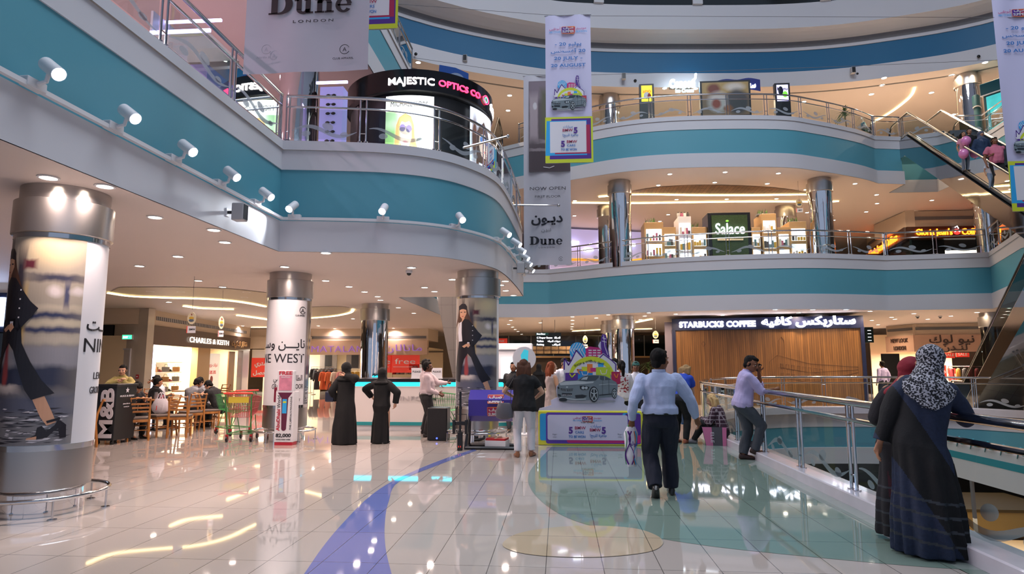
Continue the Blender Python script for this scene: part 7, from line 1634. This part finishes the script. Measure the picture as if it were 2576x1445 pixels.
    if robe:
        m=MB();mt=robe['mat'];hw_=robe.get('hem',.17);hem=robe.get('hz',.03);fx,fy=robe.get('foot',(0,0));ns=28;kf=robe.get('pleats',9);pa=robe.get('pa',.10);rings=[]
        wmul=robe.get('w',1.)
        for z,rx,ry in ((0,hw_,hw_*.82),(.12,hw_*.93,hw_*.76),(.28,hw_*.82,hw_*.68),(.42,.112*wmul,.092),(.52,.106*wmul,.086),(.60,.098*wmul,.080),(.68,.100*wmul,.080),(.75,.108*wmul,.078),(.79,.106*wmul,.066),(.82,.078,.052),(.845,.042,.042)):
            rg=[]
            for q in range(ns*3):
                a=2*PI*q/(ns*3);kk=1+pa*max(0,1-z/.5)*math.sin(kf*a+2*math.sin(2*a)+z*1.5);cx_,sx_=rx*kk*math.cos(a)*g,ry*kk*math.sin(a)*g
                if z>=.5: rg.append(T(cx_,sx_,z))
                else:
                    f=z/.5;top_=T(cx_,sx_,.5);bt=Vector((fx+cx_*s,fy+sx_*s,z*s+hem));rg.append(bt.lerp(top_,f) if f>0 else bt)
            rings.append(rg)
        m.loft(rings,mt)
        for (a,e,w_,sd) in ((shL,eL,wL,-1),(shR,eR,wR,1)):
            a2=a+R.to_3x3()@Vector((-sd*.014*s,0,-.008*s));sr=robe.get('sl',1.)
            limb(m,[a2,a.lerp(e,.5),e],[.045*s*g,.044*s*g*sr,.042*s*g*sr],mt);limb(m,[e,e.lerp(w_,.6)],[.042*s*g*sr,.037*s*sr],mt);m.tube([e.lerp(w_,.5),e.lerp(w_,.97)],[.038*s*sr,.036*s*sr],mt,14)
        remesh(m,'abaya',max(vox,.009),t,[mt]+robe.get('mats',[]),pick=robe.get('pick') and (lambda c,n:robe['pick'](c,n,B)),folds=wr(.010*s,(6,6,2),2))
    if scarf:
        m=MB();mt=scarf['mat'];L=scarf.get('len',.75)
        m.ell(HP(0,-.012,.012),(.058*SH,.066*SH,.063*SH),mt,24,16,HM)
        m.ell(HP(0,-.012,-.03),(.055*SH,.058*SH,.05*SH),mt,20,12,HM)
        rings=[]
        for z,rx,ry in ((L,.120*scarf.get('w',1),.094),(L+.025,.118*scarf.get('w',1),.090),(.80,.106,.079),(.825,.080,.064),(.845,.068,.060),(.87,.056,.058)):
            rings.append([T(rx*math.cos(a)*g*(1+.06*math.sin(5*a)),-.006+ry*math.sin(a)*g,z-(.05*scarf.get('point',0)*max(0,-math.sin(a))**3 if z<.8 else 0)) for a in [2*PI*q/36 for q in range(36)]])
        m.loft(rings,mt)
        remesh(m,'headscarf',max(vox*.9,.008),t,[mt],folds=wr(.005*s,(7,7,12),5),smooth=8)
    if cap:
        m=MB();m.ell(HP(0,-.006,.03),(.048*SH,.058*SH,.046*SH),cap,20,12,HM);m.tube([HP(-.03,.045,.03),HP(0,.085,.026),HP(.03,.045,.03)],.012*SH,cap,8,flat=.4);m.build('cap',t)
    if hair and not scarf:
        m=MB();hm_=HR[hair]
        m.ell(HP(0,-.016,.020),(.0475*SH,.0545*SH,.0525*SH),hm_,22,14,HM)
        if hairstyle!='bald':
            for q in (-1,1): m.ell(HP(q*.036,-.012,-.002),(.013*SH,.032*SH,.026*SH),hm_,12,8,HM)
            m.ell(HP(0,-.036,-.018),(.036*SH,.026*SH,.034*SH),hm_,14,10,HM)
            if hairstyle=='short': m.ell(HP(0,.022,.050),(.034*SH,.024*SH,.016*SH),hm_,12,8,HM)
        if hairstyle in('long','long_front'):
            Lh=(extra or {}).get('hairlen',.15)
            for q in range(-4,5):
                x=q*.0115;b0=HP(x*1.15,-.05,-.02);bd=(hm@Vector((x*.2,-.01,0)));pts=[HP(x,-.035,.03),b0,b0+Vector((bd.x,bd.y,-.055*SH)),b0+Vector((bd.x*1.5,bd.y*.5,-(Lh-.02)*SH))]
                m.tube(pts,[.016*SH,.019*SH,.017*SH,.007*SH],hm_,8)
            for q in (-1,1): m.tube([HP(q*.036,.0,.035),HP(q*.048,-.01,-.02),HP(q*.048,-.02,-.02)+Vector((0,0,-.06*SH)),HP(q*.045,-.03,-.02)+Vector((0,0,-Lh*.85*SH))],[.014*SH,.014*SH,.015*SH,.006*SH],hm_,8)
        if hairstyle=='ponytail': m.tube([HP(0,-.055,.03),HP(0,-.08,.0),HP(0.005,-.072,-.08),HP(0.01,-.06,-.16)],[.014*SH,.020*SH,.018*SH,.006*SH],hm_,10)
        remesh(m,'hair',.008,t,[hm_],folds=wr(.004*SH,(28,28,6),4),smooth=1)
    B.HP=HP;return B
def fab(n,c,**k): return mat('fabric_'+n,c,.85,bump=.15,bscale=60,**k)
NVT=fab('navy_trouser','#15192a');BSH=fab('light_blue_shirt','#a9b5d6');BLKF=fab('black','#0f0f12');WHF=fab('white','#cfcdd4');LAVF=fab('lavender','#b0a6cf');JEAN=fab('dark_jeans','#3e444c',vary=.2,vscale=5)
# 1 man in light blue shirt walking away
v=Vector((1.22,7.98,0))
man=person('man in a light blue shirt and navy trousers walking away carrying a striped bag',v,R_(2),1.78,1.32,'brown',vox=.0065,hair='black',twist=0,hyaw=-45,hpitch=3,hs=1.14,
  handL=(-.335,.04,.90),handR=(.47,.12,.92),poleL=(-.5,-1,0),poleR=(.55,-1,0),footL=(-.10,-.14,.13),footR=(.14,.12,.08),belly=.8,hipw=1.08,
  top=dict(mat=BSH,lo=.565,loose=1.10,blouse=.07,collar=True),bottom=dict(mat=NVT,flare=1.55,belt=True,hi=.58),extra=dict(fdL=(.1,.75,-.66),fdR=(.15,1,0),curlL=1.0,curlR=.55))
hw_=man.wL+v
# striped bag in his hand
t=thing('shopping_bag','white purple and green striped bag held by the man in blue','bag',hw_+Vector((-.01,.02,-.13)))
m=MB();rings=[]
for z,w_,d in ((.05,.05,.02),(-.03,.085,.035),(-.15,.075,.05),(-.28,.07,.055),(-.40,.055,.04),(-.43,.05,.02)):
    rings.append([(w_*math.cos(a)*(1+.1*math.sin(3*a+z*9)),d*math.sin(a),z) for a in [2*PI*q/20 for q in range(20)]])
m.loft(rings,mat('bag_white2','#d6d2dc',.35));b_=m.build('bag_body',t)
STR=[mat('stripe_purple','#6a1f8f',.4),mat('stripe_green','#3fae5c',.4),mat('stripe_orange','#d9652e',.4),mat('stripe_cyan','#2f9fd0',.4)]
for x0_,amp,c,r in ((-.045,.03,0,.014),(.0,-.03,0,.012),(-.07,.01,1,.007),(.045,.02,3,.009),(.03,.015,2,.007)):
    m=MB()
    q=[(x0_+amp*math.sin(4*f*1.6),-.001-math.sqrt(max(0,1-min(.98,(x0_+amp*math.sin(4*f*1.6))/.085)**2))*.048,.0-.4*f) for f in [i/12 for i in range(13)]]
    m.tube(q,r,STR[c],6,flat=.25);m.build('stripe',t)
m=MB();m.text(arab('لولو'),.07,PUR,TT(.02,-.17,-.06),'c',.002,.01);m.build('lettering',t)
m=MB();m.tube([(-.04,0,.04),(-.01,-.01,.13),(.03,0,.04)],.008,STR[1],6);m.build('handle',t)
# 2 man on the phone leaning on the rail
v=gz(1874,1157);v.z=0
ph=person('man in a lavender shirt leaning on the railing while talking on a phone',v,R_(-92),1.76,1.08,'brown',vox=.0065,lean=11,hyaw=-42,hpitch=14,hs=1.14,
  handR=(.06,.50,1.17),handL=(-.03,.30,1.46),poleR=(.6,-.6,-1),poleL=(-.15,1,-1.2),footL=(-.03,-.02,.08),footR=(.03,.16,.17),kneeR=(.2,1,.1),
  top=dict(mat=LAVF,lo=.50,loose=1.16,sleeve='elbow',collar=True),bottom=dict(mat=JEAN,flare=1.3,hi=.57),shoes=('shoe_brown','#3a2420',.4),extra=dict(fdR=(0,.9,-.35),curlR=.35,curlL=1.1))
m=MB();p=v+Matrix.Rotation(R_(-92),4,'Z')@(ph.wL+Vector((.03,-.01,.07)));m.box(-.035,.035,-.006,.006,-.07,.07,BLACK,.005);o=m.build('mobile_phone',None,'black mobile phone held to the ear of the man at the railing','phone',loc=p);o.rotation_euler=(.3,.35,R_(20))
# 3 woman in black top
v=gz(1318,1150);v.z=0
wb=person('woman in a loose black top and white trousers seen from behind',v,R_(3),1.69,.98,'light',vox=.0075,female=True,hair='brown',hairstyle='long',hipw=1.05,hpitch=12,
  handL=(-.2,.22,1.02),handR=(.2,.22,.98),poleL=(-1,-.5,-.3),poleR=(1,-.5,-.3),footL=(-.11,-.05,.075),footR=(.13,.06,.075),
  top=dict(mat=BLKF,lo=.475,loose=1.22,sleeve='short'),bottom=dict(mat=WHF,flare=1.15,len=.95),shoes=('sandal_gold','#8a5a3c',.35),extra=dict(hairlen=.145,fdL=(-.15,1,0),fdR=(.3,1,0)))
sh=v+wb.shL
t=thing('shoulder_bag','grey leather shoulder bag hanging beside the woman in the black top','bag',v+Vector((-.33,-.06,.80)))
GB=mat('bag_grey_leather','#55535a',.4)
m=MB();rings=[[(w_*math.cos(a),d*math.sin(a),z) for a in [2*PI*q/20 for q in range(20)]] for z,w_,d in ((-.16,.08,.04),(-.13,.15,.06),(0,.15,.05),(.10,.12,.03),(.12,.08,.015))];m.loft(rings,GB);m.build('pouch',t)
m=MB();m.tube([(-.1,0,.1),(.03,-.03,.32),(.16,-.06,.55),(.17,.02,.60),(.10,.06,.3),(.1,.03,.1)],.009,GB,6,flat=.5);m.build('strap',t)
# 4,5 women in black abayas
ABM=fab('abaya_black','#0b0b0d')
v=gz(866,1118);v.z=0
person('taller woman in a black abaya with one hand raised behind her head',v,R_(-6),1.64,1.05,'light',vox=.009,female=True,face=False,
  handR=(.07,-.175,1.36),poleR=(1.3,-.2,-.3),handL=(-.24,.05,.86),robe=dict(mat=ABM,hem=.155,hz=.01,pleats=8,pa=.07,w=1.06,sl=1.1),scarf=dict(mat=ABM,len=.77),extra=dict(palmR=Vector((-.2,-.9,-.3)),curlR=.25))
t=thing('handbag','small dark navy handbag at the hip of the taller woman in black','handbag',v+Vector((-.33,.0,.95)))
m=MB();m.box(-.09,.09,-.05,.05,-.12,.10,mat('navy_leather','#1c2238',.35),.03);m.build('pouch',t);m=MB();m.tube([(-.06,0,.09),(-.02,0,.25),(.06,0,.28),(.07,0,.09)],.008,mat('navy_leather'),6);m.build('strap',t)
v=gz(958,1116);v.z=0
person('shorter woman in a black abaya walking towards the information desk',v,R_(-10),1.53,1.08,'light',vox=.009,female=True,face=False,
  handR=(.27,.06,.80),poleR=(1.2,-.2,0),handL=(-.30,.14,.92),poleL=(-1,-.4,0),robe=dict(mat=ABM,hem=.115,hz=.01,pleats=7,pa=.08,w=1.1,sl=1.2,foot=(-.02,0)),scarf=dict(mat=ABM,len=.78))
# 6,7 foreground women
HND=bpy.data.materials.new('houndstooth_scarf');HND.use_nodes=True;nt=HND.node_tree;b_=nt.nodes['Principled BSDF'];b_.inputs['Roughness'].default_value=.9
tc=nt.nodes.new('ShaderNodeTexCoord');vo=nt.nodes.new('ShaderNodeTexVoronoi');vo.inputs['Scale'].default_value=64;vo.distance='MANHATTAN';ck=nt.nodes.new('ShaderNodeMapping');ck.inputs['Rotation'].default_value=(.3,.2,.7);nt.links.new(tc.outputs['Object'],ck.inputs[0]);nt.links.new(ck.outputs[0],vo.inputs['Vector'])
rp=nt.nodes.new('ShaderNodeValToRGB');rp.color_ramp.interpolation='CONSTANT';rp.color_ramp.elements[0].color=lin('#14151d');rp.color_ramp.elements[1].position=.82;rp.color_ramp.elements[1].color=lin('#a4a5ae');nt.links.new(vo.outputs['Distance'],rp.inputs[0]);nt.links.new(rp.outputs[0],b_.inputs['Base Color'])
NAVF=fab('navy_weave','#1b2740',vary=.35,vscale=40);BLK2=fab('robe_black','#0a0b0f');TRIMB=mat('robe_trim','#2b3038',.4)
v=gz(2322,1400);v.z=0;v.x+=.07;v.y+=.06
def pk(c,n,B):
    if n.y>.35 and c.z<1.2: pass
    # diagonal black sweep from left shoulder to lower right on the back
    x=c.x;z=c.z
    d=(z-1.66)+ (x+.30)*1.9
    d2=(z-.98)+(x+.32)*1.75
    for zz_ in (.14,.25,.36,.47):
        if abs(z-zz_+.03*math.sin(x*6))<.011 : return 2
    if x>.22 and z<1.0: return 1
    if z>1.0 and x<-.22: return 1
    if -.0<d2 and d<.0: return 1
    return 0
fgw=person('woman in a navy and black abaya with a houndstooth headscarf leaning on the rail',v,R_(-18),1.79,1.08,'tan',vox=.0075,female=True,face=False,lean=8,side=13,hyaw=20,hpitch=8,hs=1.06,
  handL=(-.31,.02,.86),poleL=(-1,-.4,0),handR=(.33,.47,1.21),poleR=(.6,-.5,-1),robe=dict(mat=NAVF,mats=[BLK2,TRIMB],pick=pk,hem=.148,hz=.02,pleats=13,pa=.12,w=1.04,foot=(.03,-.02)),scarf=dict(mat=HND,len=.765,w=1.05,point=2.2))
v=Vector((3.13,6.20,0))
def pk2(c,n,B):
    for zz_ in (.14,.25,.36,.47):
        if abs(c.z-zz_)<.01: return 2
    return 1 if (math.sin(c.x*30+c.z*9)>.55 and c.x>-.1) else 0
person('woman in a black and maroon abaya with a dark red headscarf beside the rail',v,R_(-35),1.68,.96,'tan',vox=.009,female=True,face=False,lean=10,side=9,hs=1.06,hyaw=-15,
  handL=(-.13,.30,1.0),poleL=(-.6,-1,-.3),robe=dict(mat=fab('abaya_charcoal','#17151b'),mats=[fab('maroon_weave','#3a1420',vary=.3,vscale=30),TRIMB],pick=pk2,hem=.115,hz=.04,pleats=9,pa=.10,w=1.08,foot=(-.05,0)),scarf=dict(mat=fab('crimson_scarf','#7d1226'),len=.76),shoes=('shoe_patent','#0c0c0e',.15))
# 8,9 guards
GSH=fab('guard_shirt','#b9a9ad');DKT=fab('charcoal_trouser','#1d1b1e')
v=gz(1078,1096);v.z=0;v.y-=.25
person('moustached guard in a pale shirt standing side on nearest the loudspeaker',v,R_(-82),1.66,1.08,'dark',vox=.009,belly=.9,handL=(-.05,.26,.95),handR=(.08,.26,.93),top=dict(mat=GSH,lo=.565,loose=1.08,blouse=.04,collar=True),bottom=dict(mat=DKT,flare=1.3,belt=True))
v=Vector((v.x-.12,v.y+.44,0))
person('guard in a pale shirt with his arm on the information desk behind the first guard',v,R_(-60),1.72,1.05,'dark',vox=.011,handL=(.0,.35,1.12),handR=(.25,.42,1.16),top=dict(mat=GSH,lo=.565,loose=1.08,collar=True),bottom=dict(mat=DKT,flare=1.3))
# 10.. around the cutout
v=gy(1292,1060,15.2);v.z=0
person('young man in a black and red shirt facing us behind the woman in black',v,R_(165),1.66,.95,'brown',vox=.012,top=dict(mat=BLKF,lo=.5,sleeve='short',collar=True),bottom=dict(mat=JEAN))
v=gy(1389,1060,14.0);v.z=0
person('woman with long red hair and a pale sleeveless dress left of the cutout board',v,R_(-65),1.66,.92,'light',vox=.010,female=True,hair='red',hairstyle='long',handL=(.05,.32,1.02),handR=(.12,.3,1.0),top=dict(mat=fab('pale_dress','#a99a98'),lo=.36,loose=1.12,sleeve='none'),bottom=dict(mat=fab('pale_dress','#a99a98'),len=.6),extra=dict(hairlen=.17))
v=gy(1418,1060,15.2);v.z=0
person('man in a white shirt looking down behind the red haired woman',v,R_(-140),1.76,.95,'tan',vox=.012,hpitch=20,top=dict(mat=WHF,lo=.5,sleeve='short'),bottom=dict(mat=JEAN))
v=gy(1566,1060,13.7);v.z=0
wt=fab('white_blouse','#c9c2c4')
def pk3(c,n,B): return 1 if (n.y<-.3 and abs(c.x)<.12 and 1.0<c.z<1.36 and noise.noise(c*26)>.12) else 0
person('woman with a dark ponytail and white blouse with red flower print on the back',v,R_(8),1.68,1.0,'tan',vox=.009,female=True,hair='black',hairstyle='ponytail',handL=(-.12,.25,1.0),handR=(.12,.25,1.0),top=dict(mat=wt,mats=[mat('flower_red','#8e2a35',.7)],pick=pk3,lo=.50,loose=1.16,sleeve='elbow'),bottom=dict(mat=BLKF))
v=gy(1549,1060,15.0);v.z=0
person('dark haired man in a white top standing behind the ponytail woman',v,R_(-20),1.74,1.0,'tan',vox=.013,top=dict(mat=WHF,lo=.5),bottom=dict(mat=JEAN))
v=gy(1603,1060,14.4);v.z=0
person('man in a dark green cap and white polo shirt facing us',v,R_(175),1.66,1.0,'brown',vox=.010,cap=mat('cap_green','#12504a',.7),top=dict(mat=WHF,lo=.5,sleeve='short',collar=True),bottom=dict(mat=BLKF))
# leaning woman in blue
v=gz(1722,1121);v.z=0
person('person with streaked blonde hair in a royal blue top bending over their bag',v+Vector((.0,.35,0)),R_(-35),1.70,1.05,'light',vox=.010,female=True,hair='streak',hairstyle='long',lean=26,hpitch=25,handL=(-.02,.42,.72),handR=(.12,.45,.74),top=dict(mat=fab('royal_blue','#1b3fa8'),lo=.53,sleeve='short'),bottom=dict(mat=BLKF,flare=1.1),shoes=('shoe_orange_grey','#8a4a34',.5),extra=dict(hairlen=.10))
m=MB();rings=[[(w_*math.cos(a),d*math.sin(a),z) for a in [2*PI*q/16 for q in range(16)]] for z,w_,d in ((-.2,.05,.03),(-.15,.09,.05),(0,.085,.05),(.08,.04,.03),(.12,.05,.03))];m.loft(rings,mat('bag_sky','#2f7fd0',.5))
for k in range(3): m.tube([(-.05+.03*k,-.052,.05),(-.04+.03*k,-.056,-.1),(-.05+.03*k,-.05,-.17)],.006,PWHITE,5)
m.tube([(0,0,.1),(-.02,0,.25)],.01,PWHITE,5);m.build('gym_bag',None,'small blue gym bag with white stripes held by the bending person in blue','bag',loc=v+Vector((.12,.62,.55)))
# blonde sitting on the kerb
PLD=fab('plaid_shirt','#3a2030')
def pk4(c,n,B): return 1 if (abs((c.z*13)%1-.5)<.09 or abs(((c.x+c.y)*13)%1-.5)<.09) else 0
v=gz(1796,1121);v.z=0
person('person with long pale blonde hair and dark plaid shirt sitting on the kerb',v+Vector((.16,.12,0)),R_(62),1.64,.95,'light',vox=.009,female=True,hair='blonde',hairstyle='long',hip=(0,-.05,.26),lean=14,hpitch=15,footL=(-.12,.50,.075),footR=(.10,.55,.075),handL=(-.08,.36,.52),handR=(.1,.38,.50),
  top=dict(mat=PLD,mats=[mat('plaid_line','#9a8d94',.8)],pick=pk4,lo=.54,loose=1.12),bottom=dict(mat=BLKF),shoes=('shoe_grey2','#77757a',.5),extra=dict(hairlen=.42))
# podium hostess + cafe
v=gz(272,1108);v.z=0
person('hostess in a khaki shirt leaning with folded arms on the black podium',Vector((v.x-.22,v.y+.62,0)),R_(-150),1.60,.95,'light',vox=.009,female=True,hair='black',hairstyle='short',lean=12,hyaw=-8,handL=(-.02,.34,1.22),handR=(.04,.36,1.24),poleL=(-1,0,-.5),poleR=(1,0,-.5),top=dict(mat=fab('khaki','#a79a5e'),lo=.52,collar=True),bottom=dict(mat=BLKF))
def seated(label,px,py,Y,rz,skin,shirt,h=1.72,lean=12,hp=18,hairc='black',hy=0,sleeve='long',handL=None,handR=None,fem=False,b=1.):
    q=gy(px,py,Y);person(label,Vector((q.x,Y,0)),rz,h,b,skin,vox=.012,female=fem,hair=hairc,hip=(0,0,.50),lean=lean,hpitch=hp,hyaw=hy,footL=(-.12,.40,.08),footR=(.12,.42,.08),handL=handL or (-.14,.40,.80),handR=handR or (.14,.40,.80),top=dict(mat=shirt,lo=.54,collar=True,sleeve=sleeve),bottom=dict(mat=BLKF))
seated('man in a dark suit with bowed head reading at the cafe beside the podium',322,1000,13.4,R_(-115),'tan',fab('suit','#15161c'),1.74,22,30)
seated('man in a black shirt with his back to us facing the man holding his cheek',383,1000,15.2,R_(-35),'tan',BLKF,1.66,8,5)
seated('man in a white shirt holding his cheek at the cafe',404,1000,16.6,R_(150),'brown',WHF,1.74,10,8,handR=(.12,.22,1.14))
seated('man in a grey striped shirt seen from behind at the cafe table',480,1000,15.6,R_(-8),'brown',fab('grey_stripe','#7f8084',vary=.25,vscale=40),1.66,14,20,b=1.1)
seated('bearded man in a light shirt facing us at the cafe table',514,1000,17.0,R_(175),'light',fab('pale_shirt','#a5a9b2'),1.70,14,24)
seated('man in a black shirt leaning over the cafe table at its right',552,1000,15.6,R_(75),'light',BLKF,1.72,28,22)
# far figures
v=gy(1356,960,22);v.z=0
person('distant figure in a full black abaya near the far counter',v,0,1.62,1.05,'tan',vox=.016,female=True,face=False,robe=dict(mat=ABM,hem=.15,hz=0),scarf=dict(mat=ABM))
v=gy(2222,960,27.5);v.z=0
person('distant man in a lavender shirt walking near the corner shop',v,R_(20),1.74,1.,'brown',vox=.014,top=dict(mat=LAVF,lo=.5),bottom=dict(mat=NVT))
v=gy(2368,290,28.4)
person('man in a white shirt on the second floor behind the escalator',Vector((v.x,28.4,10.77)),R_(75),1.74,1.,'brown',vox=.014,top=dict(mat=WHF,lo=.55),bottom=dict(mat=DKT))
# riders on the right escalator: find ground on the steps
def on_esc(px,py,head_h,A=(12.15,16.4,5.4),Bt=(14.75,26.9,10.77)):
    A=Vector(ESC3[0]);Bt=Vector(ESC3[1]);best=None
    for i in range(200):
        f=i/199;p=A.lerp(Bt,f);L=(Bt-A).xy.length;x=f*L
        zz_=A.z+(Bt.z-A.z)*max(0,min(1,(x-1.3)/(L-2.6)));q=Vector((p.x,p.y,zz_))
        hx_,hy_=projp(q+Vector((0,0,head_h)))
        e=abs(hy_-py)
        if best is None or e<best[0]: best=(e,q,hx_)
    return best[1]
PKS=fab('pink_shirt','#c06a80');DEN=fab('denim_blue','#1f3350')
ed=(Vector(ESC3[0])-Vector(ESC3[1]));az_=math.atan2(ed.y,ed.x)-PI/2
for (px,py,hh,dx,args) in ((2500,345,1.74,.25,dict(label='heavy man in a pink polo shirt riding down the escalator',b=1.35,skin='brown',belly=1.2,top=dict(mat=PKS,lo=.50,sleeve='short',collar=True),bottom=dict(mat=BLKF),handL=(.38,.25,1.0))),
   (2466,328,1.62,.1,dict(label='woman in a blue top and grey headscarf on the escalator behind the pink polo man',b=1.15,skin='tan',female=True,top=dict(mat=DEN,lo=.42,loose=1.2),bottom=dict(mat=BLKF),scarf=dict(mat=fab('grey_blue_scarf','#4d5468'),len=.74))),
   (2437,322,1.50,-.05,dict(label='boy in a black printed sweater on the escalator',b=.9,skin='tan',top=dict(mat=BLKF,lo=.5),bottom=dict(mat=DEN))),
   (2409,331,1.42,-.25,dict(label='girl in a pink shirt holding balloons on the escalator',b=.85,skin='tan',female=True,hairstyle='long',top=dict(mat=fab('rose_shirt','#c98a9c'),lo=.5,sleeve='short'),bottom=dict(mat=fab('light_jeans','#7d8a9c')),handL=(.1,.3,.85))),
   (2463,398,1.00,-.15,dict(label='small child in a white shirt on the escalator beside the pink polo man',b=.95,skin='tan',top=dict(mat=WHF,lo=.5,sleeve='short'),bottom=dict(mat=fab('light_jeans','#7d8a9c'))))):
    q=on_esc(px,py,hh)
    r_=ray(px,py);k=q.y/r_[1];q.x+=max(-.6,min(.6,r_[0]*k-q.x))
    lab=args.pop('label');person(lab,q,az_+PI*0,hh,vox=.013,**args)
    if 'girl' in lab:
        for (bx,by,l2) in ((2430,355,'upper pink balloon held by the girl on the escalator'),(2424,387,'lower pink balloon held by the girl on the escalator')):
            p=gy(bx,by,q.y-.3);m=MB();BP=mat('balloon_pink','#d67fb5',.25,coat=.5);m.ell((0,0,0),(.15,.15,.17),BP,24,16);m.tube([(0,0,-.16),(0,0,-.20)],[.012,.02],BP,8);m.tube([(0,0,-.19),(.02,0,-.45)],.003,WTRIM,4);m.build('balloon',None,l2,'balloon',loc=p)
q=gy(1263,330,22.4)
person('person with dark hair and a white top riding the escalator beside the optics kiosk',Vector((-2.95,22.3,8.55)),R_(10),1.66,1.,'light',vox=.013,female=True,hairstyle='long',top=dict(mat=WHF,lo=.5),bottom=dict(mat=BLKF))
